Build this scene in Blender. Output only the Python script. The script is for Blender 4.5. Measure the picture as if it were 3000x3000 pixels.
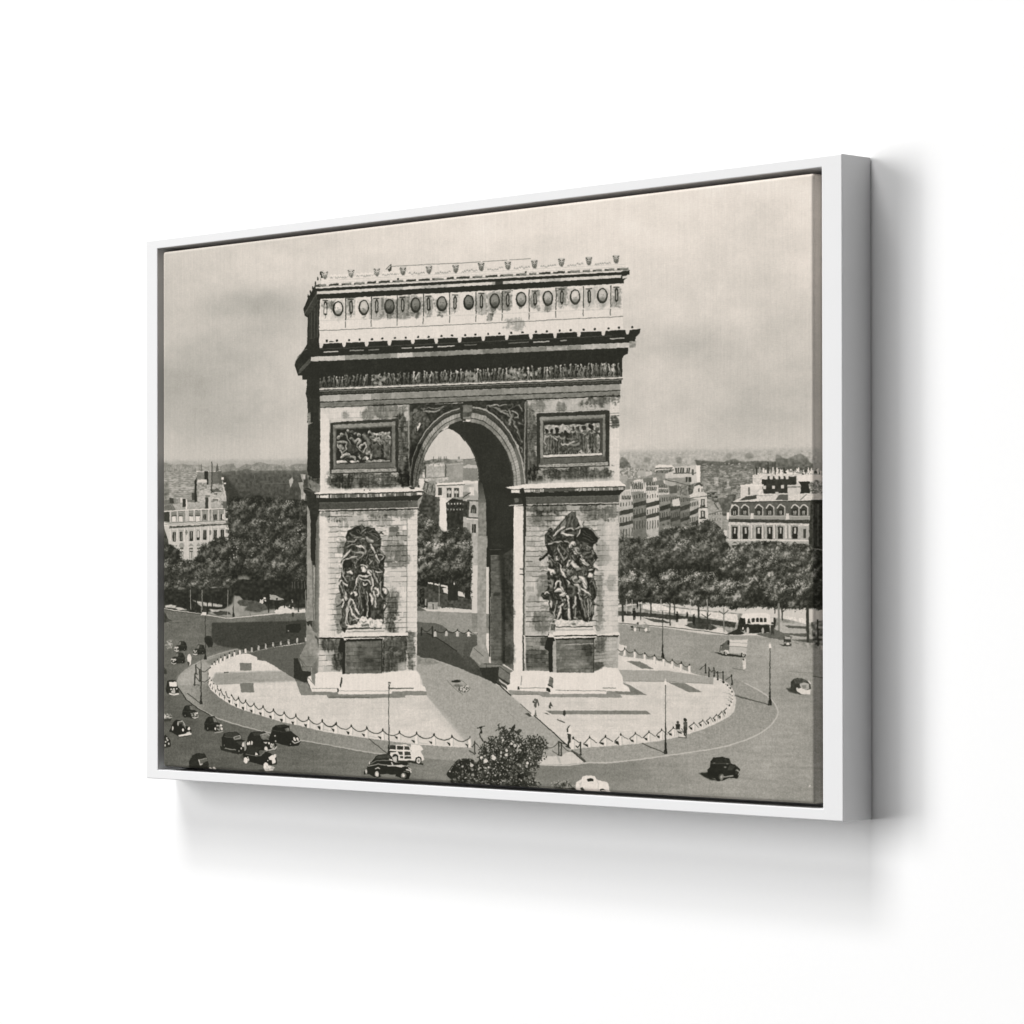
# light, ink and paint levels
LIGHTS = [(-0.58, 0.33, 0.30, 1.25, 0.035), (-0.88, 0.33, 0.30, 1.25, 0.13), (-1.2, 0.3, 0.32, 1.25, 0.165), (-1.52, 0.3, 0.32, 1.25, 0.225), (-1.9, 0.33, 0.40, 1.25, 0.13),
          (-0.44, 2.55, 1.15, 0.6, 0.155), (-0.44, 1.95, 1.15, 0.5, 0.11), (-0.44, 1.45, 1.15, 0.45, 0.095), (1.3, -0.4, 0.8, 0.9, 0.04)]
FRAME, INK = 0.74, 0.89
# A framed canvas print hanging on a bright white wall, seen from the right.
import bpy, bmesh, math
from mathutils import Matrix, Vector

scene = bpy.context.scene
col = scene.collection
for o in list(bpy.data.objects): bpy.data.objects.remove(o)

# ------------------------------------------------------------------ camera
cam = bpy.data.cameras.new('camera')
cam.sensor_fit = 'HORIZONTAL'; cam.sensor_width = 36.0
cam.lens = 9744.478 / 3000 * 36
cam.shift_x, cam.shift_y = 0.0, 0.061017
cam.clip_start, cam.clip_end = 0.05, 100
camo = bpy.data.objects.new('camera', cam); col.objects.link(camo)
camo.matrix_world = Matrix(((0.6953315, 0.0055271, 0.7186679, 2.69511), (0.7186876, -0.0032537, -0.6953255, -2.565378), (-0.0015048, 0.9999794, -0.0062347, -0.106211), (0, 0, 0, 1)))
scene.camera = camo

# ------------------------------------------------------------------ world, exposure, studio lights
world = bpy.data.worlds.new('World'); scene.world = world; world.use_nodes = True
bg = world.node_tree.nodes['Background']; bg.inputs[0].default_value = (1, 1, 1, 1); bg.inputs[1].default_value = 0.0
vs = scene.view_settings
vs.view_transform = 'Standard'; vs.look = 'None'; vs.exposure = 0.0; vs.gamma = 1.0; vs.use_curve_mapping = False
scene.cycles.max_bounces = 6; scene.cycles.diffuse_bounces = 4; scene.cycles.use_denoising = True

# Softboxes high above and to the left of the picture, plus a weak fill added at lower right to lift the frame's side, all facing the wall: (u, v) is the slope of the light, du, dv its spread
YD = 30.0
LEVEL = 1.09
for u, v, du, dv, w in LIGHTS:
    s2 = 1 + u * u + v * v
    l = bpy.data.lights.new('softbox', 'AREA'); l.shape = 'RECTANGLE'
    l.size, l.size_y = du * YD, dv * YD
    l.energy = LEVEL * w * math.pi ** 2 * YD ** 2 * s2 * s2
    l.color = (1.0, 0.998, 0.995)
    lo = bpy.data.objects.new('softbox', l); col.objects.link(lo)
    lo.location = (u * YD, -YD, v * YD); lo.rotation_euler = (math.radians(90), 0, 0)

# ------------------------------------------------------------------ helpers
def mat(name): 
    m = bpy.data.materials.new(name); m.use_nodes = True
    return m, m.node_tree.nodes, m.node_tree.links, m.node_tree.nodes['Principled BSDF']
def link(name, bm, m, parent=None, smooth=False):
    me = bpy.data.meshes.new(name); bm.normal_update(); bm.to_mesh(me); bm.free(); me.materials.append(m)
    if smooth:
        for p in me.polygons: p.use_smooth = True
    o = bpy.data.objects.new(name, me); col.objects.link(o)
    if parent: o.parent = parent
    return o

# ------------------------------------------------------------------ wall
m_wall, n, k, b = mat('white_plaster')
b.inputs['Roughness'].default_value = 1.0; b.inputs['Specular IOR Level'].default_value = 0.0
tc = n.new('ShaderNodeTexCoord'); nz = n.new('ShaderNodeTexNoise'); nz.inputs['Scale'].default_value = 160; nz.inputs['Detail'].default_value = 4
cr = n.new('ShaderNodeValToRGB'); cr.color_ramp.elements[0].color = (0.885, 0.885, 0.885, 1); cr.color_ramp.elements[1].color = (0.9, 0.9, 0.9, 1)
bp = n.new('ShaderNodeBump'); bp.inputs['Strength'].default_value = 0.03; bp.inputs['Distance'].default_value = 0.0005
k.new(tc.outputs['Object'], nz.inputs['Vector']); k.new(nz.outputs['Fac'], cr.inputs['Fac']); k.new(cr.outputs['Color'], b.inputs['Base Color']); k.new(nz.outputs['Fac'], bp.inputs['Height']); k.new(bp.outputs['Normal'], b.inputs['Normal'])
bm = bmesh.new()
bmesh.ops.create_cube(bm, size=1.0, matrix=Matrix.Translation((0, 0.06, 0)) @ Matrix.Diagonal((14, 0.12, 8, 1)))
wall = link('wall', bm, m_wall); wall['kind'] = 'structure'; wall['label'] = 'bright white plain wall behind the framed print'

# ------------------------------------------------------------------ printed picture
# The canvas carries a printed black-and-white photograph of a triumphal arch.  It is drawn here as ink
# tones on a sheet (0 = black ink, 255 = bare cloth), then pulled straight to the rectangle of the canvas.
import numpy as np
rng = np.random.default_rng(7)
OX, OY, GW, GH = 470, 500, 1960, 1880
G = np.full((GH, GW), 200.0, np.float32)
YY, XX = np.mgrid[0:GH, 0:GW].astype(np.float32)
XX += OX; YY += OY

def vnoise(cx, cy, seed):
    r = np.random.default_rng(seed)
    gh, gw = int(GH / cy) + 3, int(GW / cx) + 3
    g = r.random((gh, gw), dtype=np.float32)
    y = np.arange(GH, dtype=np.float32) / cy; x = np.arange(GW, dtype=np.float32) / cx
    yi, xi = y.astype(int), x.astype(int); fy, fx = y - yi, x - xi
    fy = fy * fy * (3 - 2 * fy); fx = fx * fx * (3 - 2 * fx)
    rows = g[yi] * (1 - fy)[:, None] + g[yi + 1] * fy[:, None]
    return rows[:, xi] * (1 - fx) + rows[:, xi + 1] * fx
N2 = vnoise(2.2, 2.2, 1); N3 = vnoise(3.5, 3.5, 12); N6 = vnoise(6, 6, 2); N14 = vnoise(14, 14, 3); N30 = vnoise(30, 30, 4); N80 = vnoise(80, 80, 5); N160 = vnoise(200, 110, 6)
NH = vnoise(16, 4, 13); NV = vnoise(4, 18, 14)
FB = N80 * .22 + N30 * .22 + N14 * .16 + N6 * .14 + N3 * .10 + NH * .10 + NV * .08          # blotchy stain field, 0..1
FB = np.clip((FB - .5) * 2.7 + .5, 0, 1)
VST = vnoise(5, 60, 9)                                     # vertical rain streaks

class Sheet:                                               # a working window on the sheet with its own scale
    def __init__(s, ox, oy, k): s.o, s.k = np.array([ox, oy], float), k
    def __call__(s, t):
        if isinstance(t, str): t = [[float(c) for c in p.split(',')] for p in t.split()]
        return np.array(t, float).reshape(-1, 2) * s.k + s.o
K = 500 / 1932; KB = 640 / 1932
A, B, C, D = Sheet(860, 740, K), Sheet(1360, 740, K), Sheet(860, 1160, K), Sheet(1360, 1160, K)
E, F, S, H = Sheet(860, 1580, K), Sheet(1360, 1580, K), Sheet(470, 1320, K), Sheet(1780, 1280, KB)
I, J, Q, M = Sheet(470, 1760, K), Sheet(940, 1880, K), Sheet(1340, 1900, K), Sheet(1780, 1760, KB)
O = Sheet(0, 0, 1)

def box_of(p, pad=0):
    x0 = max(int(np.floor(p[:, 0].min() - OX)) - pad, 0); x1 = min(int(np.ceil(p[:, 0].max() - OX)) + pad + 1, GW)
    y0 = max(int(np.floor(p[:, 1].min() - OY)) - pad, 0); y1 = min(int(np.ceil(p[:, 1].max() - OY)) + pad + 1, GH)
    return x0, x1, y0, y1
def blur(m, r):
    r = int(r)
    if r < 1: return m
    for ax in (0, 1):
        for _ in range(2):
            pd = [(0, 0), (0, 0)]; pd[ax] = (r + 1, r)
            c = np.cumsum(np.pad(m, pd, mode='edge'), axis=ax, dtype=np.float64)
            n = m.shape[ax]
            m = ((np.take(c, np.arange(2 * r + 1, 2 * r + 1 + n), axis=ax) - np.take(c, np.arange(0, n), axis=ax)) / (2 * r + 1)).astype(np.float32)
    return m
def cover(p, pad=0):
    x0, x1, y0, y1 = box_of(p, pad)
    if x1 <= x0 or y1 <= y0: return None
    T = np.zeros((y1 - y0, x1 - x0 + 1), np.int32)
    q = p - [OX, OY]
    for (ax, ay), (bx, by) in zip(q, np.roll(q, -1, axis=0)):
        if ay == by: continue
        if ay > by: ax, ay, bx, by = bx, by, ax, ay
        r0 = max(int(np.ceil(ay - .5)), y0); r1 = min(int(np.ceil(by - .5)), y1)
        if r1 <= r0: continue
        r = np.arange(r0, r1)
        xs = ax + (r + .5 - ay) * (bx - ax) / (by - ay)
        ix = np.clip(np.ceil(xs - .5).astype(int) - x0, 0, x1 - x0)
        np.add.at(T, (r - y0, ix), 1)
    m = (np.cumsum(T, axis=1)[:, :-1] % 2).astype(np.float32)
    return x0, x1, y0, y1, m
def lay(c, tone, op=1.0, nz=0, nf=None, soft=0):
    if c is None: return
    x0, x1, y0, y1, m = c
    if soft: m = blur(m, soft)
    if isinstance(tone, tuple):
        if len(tone) == 2: tone = np.linspace(tone[0], tone[1], y1 - y0)[:, None]
        else: tone = np.linspace(tone[0], tone[1], x1 - x0)[None, :]
    t = tone
    if nz: t = t + nz * ((nf if nf is not None else FB)[y0:y1, x0:x1] - .5) * 2
    g = G[y0:y1, x0:x1]
    g += (t - g) * (m * op)
def P(w, pts, tone, op=1.0, nz=0, nf=None, soft=0): lay(cover(w(pts), soft * 2 + (1 if soft else 0)), tone, op, nz, nf, soft)
def L(w, pts, wd, tone, op=1.0, soft=0):
    p = w(pts)
    x0, x1, y0, y1 = box_of(p, int(wd) + 2 + soft * 2)
    if x1 <= x0 or y1 <= y0: return
    X, Y = XX[y0:y1, x0:x1] + .5, YY[y0:y1, x0:x1] + .5
    d = np.full(X.shape, 1e9, np.float32)
    for (ax, ay), (bx, by) in zip(p[:-1], p[1:]):
        vx, vy = bx - ax, by - ay
        t = np.clip(((X - ax) * vx + (Y - ay) * vy) / (vx * vx + vy * vy + 1e-9), 0, 1)
        d = np.minimum(d, np.hypot(X - ax - t * vx, Y - ay - t * vy))
    m = np.clip(wd / 2 + .5 - d, 0, 1)
    lay((x0, x1, y0, y1, m.astype(np.float32)), tone, op, soft=soft)
def limb(w, pts, wd, tone):                                  # a carved limb or fold: rounded, tapering, with its shadow on one side
    p = w(pts)
    if len(p) > 2:                                          # round off the bends
        q = [p[0]]
        for a, b, c in zip(p[:-2], p[1:-1], p[2:]): q += [a * .25 + b * .75 if len(q) > 1 else a * .35 + b * .65, b * .75 + c * .25]
        p = np.array(q + [p[-1]])
    s = np.r_[0, np.cumsum(np.hypot(*np.diff(p, axis=0).T))]; n = max(int(s[-1] / 1.6), 3); t = np.linspace(0, 1, n)
    X, Y = np.interp(t * s[-1], s, p[:, 0]), np.interp(t * s[-1], s, p[:, 1])
    r = wd * .5 * (.45 + .55 * np.sin(np.pi * np.clip(t * .86 + .1, 0, 1)) ** .7)
    def run(dx, dy, k, tn, op):
        x0, x1, y0, y1 = box_of(np.c_[X, Y], int(wd) + 4)
        if x1 <= x0 or y1 <= y0: return
        U, V = XX[y0:y1, x0:x1] + .5, YY[y0:y1, x0:x1] + .5
        d = np.full(U.shape, 1e9, np.float32)
        for a, b, c in zip(X, Y, r): d = np.minimum(d, np.hypot(U - a - dx, V - b - dy) - c * k)
        lay((x0, x1, y0, y1, np.clip(.5 - d, 0, 1).astype(np.float32)), tn, op, nz=10, nf=N3)
    run(1.4, 1.5, 1.25, 36, .75); run(0, 0, 1, tone * .74, .95); run(-.22 * wd * .5, -.3 * wd * .5, .5, min(tone * 1.1, 222), .85)
def ell(w, cx, cy, rx, ry, tone, op=1.0, rot=0, nz=0, soft=0):
    a = np.linspace(0, 2 * np.pi, 28, endpoint=False); c, s = np.cos(rot), np.sin(rot)
    ex, ey = np.cos(a) * rx, np.sin(a) * ry
    P(w, np.c_[cx + ex * c - ey * s, cy + ex * s + ey * c], tone, op, nz, None, soft)
def R(w, x0, y0, x1, y1, tone, **k): P(w, [(x0, y0), (x1, y0), (x1, y1), (x0, y1)], tone, **k)
def stain(w, pts, amt, soft=8, lo=.35, f=None):             # soot and rain marks that the stone itself wears
    c = cover(w(pts), soft * 2)
    if c is None: return
    x0, x1, y0, y1, m = c; m = blur(m, soft)
    f = FB if f is None else f
    s = np.clip((m - .52 + (f[y0:y1, x0:x1] - .5) * 1.25 + (.33 - lo) * .8) * 2.6, 0, 1) * np.clip(m * 5, 0, 1)
    s *= .55 + .45 * np.clip((N3[y0:y1, x0:x1] * .5 + NV[y0:y1, x0:x1] * .5 - .25) * 2.2, 0, 1)
    G[y0:y1, x0:x1] *= 1 - amt * s
def rumple(w, pts, amp=3.0, cell=8, soft=2):                # break up traced strokes into rougher carved forms
    c = cover(w(pts), soft * 2 + 6)
    if c is None: return
    x0, x1, y0, y1, m = c; m = blur(m, soft)
    a, b = vnoise(cell, cell, 301)[y0:y1, x0:x1], vnoise(cell, cell, 302)[y0:y1, x0:x1]
    h, k = np.mgrid[0:y1 - y0, 0:x1 - x0]
    yy = np.clip(h + (a - .5) * 2 * amp, 0, y1 - y0 - 1.01); xx = np.clip(k + (b - .5) * 2 * amp, 0, x1 - x0 - 1.01)
    g = G[y0:y1, x0:x1].copy(); yi, xi = yy.astype(int), xx.astype(int); fy, fx = yy - yi, xx - xi
    q = (g[yi, xi] * (1 - fx) + g[yi, xi + 1] * fx) * (1 - fy) + (g[yi + 1, xi] * (1 - fx) + g[yi + 1, xi + 1] * fx) * fy
    q = q * (.88 + .24 * (N3[y0:y1, x0:x1] * .5 + N6[y0:y1, x0:x1] * .5)); q = q.astype(np.float32); q = blur(q, 1) * .5 + q * .5 + (q - blur(q, 6)) * .22; q = np.clip(q, 34, 222)
    G[y0:y1, x0:x1] += (q - g) * m
def smooth(p, n=6):                                        # ease a traced outline through its points
    p = np.asarray(p, float); q = np.vstack([p[0], p, p[-1]]); out = []
    for a, b, c, d in zip(q[:-3], q[1:-2], q[2:-1], q[3:]):
        for t in np.linspace(0, 1, n, endpoint=False): out.append(.5 * (2 * b + (c - a) * t + (2 * a - 5 * b + 4 * c - d) * t * t + (3 * b - a - 3 * c + d) * t ** 3))
    return np.array(out + [p[-1]])
def folds(w, x0, y0, x1, y1, n, seed, lo=70, hi=150, ln=40):  # loose drapery and limbs in half tone, kept inside the dark group
    r = np.random.default_rng(seed); done = 0
    while done < n:
        x, y = x0 + (x1 - x0) * r.random(), y0 + (y1 - y0) * r.random(); done += 1
        g = w_at(w, x, y)
        if g is None or g > 110: continue
        a = r.normal(1.3, .6); l = ln * (.4 + r.random())
        limb(w, [(x, y), (x + l * .5 * np.cos(a) + 5, y + l * .5 * np.sin(a)), (x + l * np.cos(a), y + l * np.sin(a))], 2.5 + 3.5 * r.random(), lo + (hi - lo) * r.random())
def quad(w, pts):
    p = w(pts)
    def at(u, v): return (p[0] * (1 - u) + p[1] * u) * (1 - v) + (p[3] * (1 - u) + p[2] * u) * v
    return at
def courses(w, pts, rows, line=.45, blk=.5, var=.16, seed=0, wd=1.0, nb=9):   # courses of stone blocks in a four-sided face
    at = quad(w, pts); r = np.random.default_rng(seed)
    for i in range(rows):
        v0, v1 = i / rows, (i + 1) / rows
        u = -r.random() / nb
        while u < 1:
            du = (.6 + r.random() * .9) / nb
            a, b = max(u, 0), min(u + du, 1)
            if b > a and r.random() < blk:
                c = cover(np.array([at(a, v0), at(b, v0), at(b, v1), at(a, v1)]))
                if c is not None:
                    x0, x1, y0, y1, m = c
                    G[y0:y1, x0:x1] *= 1 - m * var * (r.random() * 1.5 - .45)
            if 0 < u < 1 and r.random() < .55: L(O, [at(u, v0), at(u, v1)], wd * .8, 70, line * .45)
            u += du
        u = 0.0
        while u < 1:
            du = .06 + r.random() * .3
            if r.random() < .86: L(O, [at(u, v0), at(min(u + du, 1), v0)], wd * (1.0 + r.random() * 1.0), 46, min(line * (.7 + .9 * r.random()), .95))
            u += du + r.random() * .08
def leaves(x0, x1, y0, y1, m, base, hi, shade, light=(-.5, -.8), g=1.0):
    a = N14[y0:y1, x0:x1] * .5 + N30[y0:y1, x0:x1] * .5
    ax = np.roll(a, 6, 1) - np.roll(a, -6, 1); ay = np.roll(a, 6, 0) - np.roll(a, -6, 0)
    em = np.clip(.48 + (ax * light[0] * -1 + ay * light[1] * -1) * -2.6 * g, 0, 1.15)
    lf = np.clip((N3[y0:y1, x0:x1] * .38 + N2[y0:y1, x0:x1] * .22 + N6[y0:y1, x0:x1] * .5 - .44) * 3.8, 0, 1)
    k = em * shade
    t = base * (.86 + .30 * np.clip(k, 0, 1)) + hi * np.clip(k, 0, 1.05) * (.14 + .40 * lf) + (lf - .4) * 15
    sp = np.clip((N2[y0:y1, x0:x1] - .74) * 5, 0, 1) * (N14[y0:y1, x0:x1] > .48) * hi * .42 * np.clip(shade, 0, 1)
    gap = np.clip((.22 - N6[y0:y1, x0:x1] * .6 - N14[y0:y1, x0:x1] * .3 + .06) * 6, 0, 1)
    return t + sp * .8 - gap * 14
def bush(w, pts, base=48, hi=70, rough=7, top=1.0, bot=.55):  # a mass of foliage with a ragged edge
    p = w(pts); pad = rough * 2 + 2
    x0, x1, y0, y1 = box_of(p, pad)
    c = cover(p, pad)
    if c is None: return
    x0, x1, y0, y1, m = c
    m = blur(m, rough) + (N6[y0:y1, x0:x1] * .5 + N14[y0:y1, x0:x1] * .3 + N2[y0:y1, x0:x1] * .4 - .6) * .8
    m = np.clip((m - .42) * 4.5, 0, 1)
    sh = np.linspace(top, bot, y1 - y0)[:, None]
    lay((x0, x1, y0, y1, m), leaves(x0, x1, y0, y1, m, base, hi, sh))
def crown(w, cx, cy, rx, ry, base=46, hi=80, rough=.28, dirx=-.45):   # one round tree crown, its sunny side up and to the left
    c = w([(cx, cy)])[0]; rx *= w.k; ry *= w.k
    x0, x1, y0, y1 = box_of(np.array([[c[0] - rx * 1.3, c[1] - ry * 1.3], [c[0] + rx * 1.3, c[1] + ry * 1.3]]))
    if x1 <= x0 or y1 <= y0: return
    X, Y = (XX[y0:y1, x0:x1] - c[0]) / rx, (YY[y0:y1, x0:x1] - c[1]) / ry
    nn = (N14[y0:y1, x0:x1] * .5 + N30[y0:y1, x0:x1] * .3 + N6[y0:y1, x0:x1] * .35 - .55)
    d = np.hypot(X, Y) + nn * rough * 3.4
    m = np.clip((1 - d) * 5 + (N2[y0:y1, x0:x1] - .5) * 2.4, 0, 1)
    sh = np.clip(.72 + dirx * X * .75 - .72 * Y, .06, 1.4) * (1 - .6 * np.clip((np.hypot(X, Y) - .62) / .4, 0, 1) * np.clip(.5 + Y * .9 - dirx * X * .8, 0, 1))
    rim = 1 - .34 * np.clip((np.hypot(X, Y) - .6) / .42, 0, 1) * np.clip(.4 + Y * 1.1 - dirx * X * .8, 0, 1)
    lay((x0, x1, y0, y1, m), leaves(x0, x1, y0, y1, m, base, hi, sh) * rim)
def speck(w, x0, y0, x1, y1, n, r0, r1, t0, t1, seed=0, op=1.0, asp=1.0):
    r = np.random.default_rng(seed)
    for _ in range(n):
        ell(w, x0 + r.random() * (x1 - x0), y0 + r.random() * (y1 - y0), r0 + r.random() * (r1 - r0), (r0 + r.random() * (r1 - r0)) * asp, t0 + r.random() * (t1 - t0), op, r.random() * 3)
def figure(w, x, y, h, tone=40, legs=None, lean=0, wd=.26):   # a small standing figure, feet at x, y
    legs = tone if legs is None else legs
    ell(w, x + lean, y - h * .92, h * .085, h * .09, tone)
    P(w, [(x + lean - h * wd * .5, y - h * .8), (x + lean + h * wd * .5, y - h * .8), (x + h * wd * .45, y - h * .42), (x - h * wd * .45, y - h * .42)], tone)
    P(w, [(x - h * wd * .42, y - h * .44), (x + h * wd * .42, y - h * .44), (x + h * wd * .3, y), (x + h * .02, y), (x, y - h * .25), (x - h * .03, y), (x - h * wd * .36, y)], legs)
def picture_sky():
    t = np.interp(YY, [500, 640, 800, 1000, 1150, 1330], [223, 217, 208, 197, 192, 199])
    t += np.interp(XX, [477, 700, 1000, 1900, 2400], [-7, -5, 0, 6, 4])
    for cx, cy, sx, sy, a in ((735, 890, 130, 40, -26), (690, 1010, 150, 90, -14), (560, 1140, 130, 90, -12), (640, 1230, 180, 60, -8), (600, 700, 90, 40, 4), (860, 800, 60, 60, 4), (930, 700, 120, 40, -7), (720, 760, 130, 35, 6), (520, 960, 60, 60, 3), (880, 1060, 40, 100, 7), (2000, 1010, 200, 40, -9), (2250, 1150, 200, 70, -8), (2050, 1200, 200, 50, -3), (2330, 980, 90, 120, -4), (2200, 760, 200, 70, 5), (1900, 860, 90, 90, 5), (2150, 930, 130, 25, 5), (1430, 680, 150, 40, 3)):
        t += a * np.exp(-((XX - cx) / sx) ** 2 - ((YY - cy) / sy) ** 2)
    cl = vnoise(190, 105, 41) * .36 + vnoise(85, 52, 42) * .27 + vnoise(40, 26, 43) * .19 + vnoise(19, 13, 44) * .12 + vnoise(9, 7, 45) * .06
    t += (N160 - .5) * 8 + np.clip((cl - .5) * 3, -1, 1) * 11 * np.interp(YY, [500, 1250, 1340], [1, .9, .3])
    G[:] = t

def far_city():
    # hazy plain on the horizon: left of the arch, through the arch, right of the arch
    P(S, "0,118 700,108 1700,92 1700,260 0,260", (184, 128), nz=6, nf=N30, soft=3); P(S, "0,250 1700,230 1700,700 0,700", (128, 110), nz=8, nf=N30)
    P(S, "0,150 60,135 150,160 260,150 350,165 440,160 520,185 600,170 700,185 700,400 0,400", (132, 118), nz=24, nf=N6)
    for x in range(30, 700, 26): R(S, x + 8 * N6[x, x], 170 + 50 * N2[x, 2 * x + 40], x + 18, 200 + 40 * N2[x, 2 * x], 165, op=.6)
    P(S, "680,180 740,160 830,145 860,200 900,190 960,150 1030,165 1110,130 1200,150 1290,160 1380,170 1400,150 1420,190 1520,150 1650,150 1700,260 1700,700 680,700", (118, 95), nz=16, nf=N6)
    for x, y in ((1040, 195), (1100, 180), (1350, 200), (1440, 185), (1545, 200), (1590, 175)): P(S, [(x - 30, y + 30), (x, y - 12), (x + 26, y + 30)], 150, op=.6)
    P(S, "870,235 960,210 1100,235 1300,225 1640,228 1700,225 1700,900 740,900 690,250 720,240", (84, 62), nz=12, nf=N6)
    P(S, "690,250 735,290 830,380 880,470 900,560 780,620 745,480", 56, op=.8, soft=3)
    L(S, "735,270 870,430", 5, 110, .35, 3)
    P(S, "1180,370 1460,365 1460,380 1180,385", 100, op=.7); L(S, "1065,280 1066,320", 2, 120, .7)
    for x in range(1230, 1460, 36): R(S, x, 410, x + 20, 500, 92, op=.4)
    P(S, "1480,250 1490,300 1450,340 1470,420 1500,360 1560,360 1590,470 1585,580 1640,590 1640,430 1615,430 1620,330 1640,330 1640,270 1585,270 1590,310 1540,300 1500,330", 165, nz=24, nf=N6)
    P(S, "1505,330 1530,300 1590,310 1610,360 1500,360", 75, nz=10, nf=N6)
    P(S, "1530,470 1580,480 1585,590 1520,560", 90, nz=20, nf=N6)
    r = np.random.default_rng(17)
    for _ in range(120):
        x, y = 30 + 1600 * r.random(), 128 + 95 * r.random(); R(S, x, y, x + 5 + 16 * r.random(), y + 3 + 7 * r.random(), 182 if r.random() < .6 else 104, op=.5)
    P(S, "-60,80 1800,60 1800,235 -60,245", 186, op=.34, soft=12)
    # light rooftops at far left
    P(S, "28,250 410,245 400,560 28,560", 160, nz=34, nf=vnoise(7, 2.4, 51))
    for i, y in enumerate(range(260, 540, 22)): L(S, [(30, y + 4 * (i % 3)), (200, y - 4), (400, y + 5)], 1.4, 95, .5)
    P(S, "28,380 75,360 90,470 70,560 28,540", 120, nz=30, nf=N6, soft=2)
    # seen through the arch: rooftops and pale houses
    P(C, "1380,760 1600,730 1930,715 1930,2000 1380,2000", 150, nz=10, nf=N6)
    P(C, "1450,760 1500,735 1560,720 1640,712 1740,715 1830,735 1930,715 1930,780 1450,800", 122, nz=34, nf=N6)
    for x in (1640, 1662, 1700, 1722, 1860, 1872, 1580): L(C, [(x, 690), (x, 740)], 1.6, 75)
    P(C, "1840,720 1930,715 1930,770 1850,775", 165); L(C, "1840,752 1930,748", 1.5, 80)
    P(C, "1480,780 1930,760 1930,960 1480,960", 168, nz=14, nf=N3)
    P(C, "1700,790 1930,770 1930,960 1700,960", 148, nz=8); R(C, 1455, 830, 1488, 930, 214); L(C, "1488,790 1488,930", 3, 70); L(C, "1716,780 1716,930", 2.4, 60)
    P(C, "1470,780 1700,750 1700,800 1470,800", 178, nz=40, nf=N3); R(C, 1600, 870, 1700, 925, 190, nz=16); R(C, 1805, 800, 1925, 920, 158)
    P(C, "1470,930 1740,915 1760,950 1620,990 1580,940 1490,990", 182, nz=26, nf=N3); L(C, "1470,935 1750,918", 2, 90, .7)
    P(D, "-20,730 130,725 160,990 -20,990", 132, nz=8); P(D, "-20,800 30,780 135,788 140,818 -20,820", 188); L(D, "-20,725 125,715", 2.2, 80)
    P(D, "-20,960 155,968 155,992 -20,992", 215)
    # pale town house with a long balcony
    P(C, "1415,940 1470,1080 1440,1190 1400,1290 1600,1500 1640,1540 1640,1140 1560,1000 1480,960", 70, nz=22, nf=N6)
    P(C, "1405,940 1470,940 1480,1010 1440,1060 1405,1060", 216)
    P(C, "1470,990 1520,985 1600,1010 1590,1130 1520,1120 1450,1070", 128, nz=30, nf=N3)
    for x in (1462, 1500, 1555, 1590): L(C, [(x + 20, 1000), (x, 1090)], 3, 60, .8)
    P(C, "1600,1000 1930,980 1930,1660 1640,1560 1640,1180 1600,1130", 200, nz=8)
    P(C, "1620,990 1930,975 1930,1000 1620,1015", 225); L(C, "1620,1020 1930,1006", 2.4, 70)
    R(C, 1632, 1040, 1672, 1132, 72)
    for x in (1728, 1810): 
        R(C, x, 1045, x + 55, 1150, 70); R(C, x + 4, 1075, x + 24, 1105, 190); R(C, x + 30, 1075, x + 50, 1105, 190); R(C, x + 22, 1060, x + 31, 1150, 195)
    R(C, 1596, 1130, 1680, 1145, 226); R(C, 1720, 1185, 1800, 1210, 220)
    P(C, "1595,1145 1645,1150 1645,1350 1600,1330", 85, nz=25, nf=N6)
    P(C, "1648,1150 1720,1160 1725,1330 1735,1480 1730,1540 1650,1480", 222)
    P(C, "1720,1215 1800,1150 1930,1180 1930,1560 1735,1540 1725,1330", 52, nz=14, nf=N6)
    for x in range(1740, 1930, 34): R(C, x, 1215, x + 14, 1232, 190); R(C, x - 6, 1280, x + 8, 1300, 150)
    P(C, "1790,1150 1850,1155 1900,1140 1935,1120 1935,1185 1800,1165", 140)
    # mansard corner house at the right of the opening
    P(D, "-20,1010 90,1005 105,1020 100,1060 130,1080 150,1120 150,1920 -20,1920", 176, nz=12, nf=N6)
    R(D, 50, 1035, 105, 1130, 215); P(D, "-20,1085 40,1090 55,1150 0,1175 -20,1170", 140); L(D, "-20,1150 60,1100", 3, 60); P(D, "40,1180 95,1130 150,1140 150,1185", 168); L(D, "30,1185 150,1192", 3, 70)
    P(D, "-20,1190 50,1195 45,1370 -20,1370", 66, nz=20, nf=N6)
    P(D, "65,1330 65,1270 80,1240 100,1232 118,1240 130,1270 130,1332", 66); R(D, 80, 1285, 112, 1330, 120); L(D, "97,1240 97,1330", 1.6, 60)
    L(D, "22,1375 150,1385", 3.5, 70); L(D, "22,1395 150,1398", 2.5, 225); R(D, 78, 1452, 122, 1552, 50); L(D, "100,1452 100,1552", 1.6, 150); R(D, 22, 1440, 60, 1560, 150)

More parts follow.
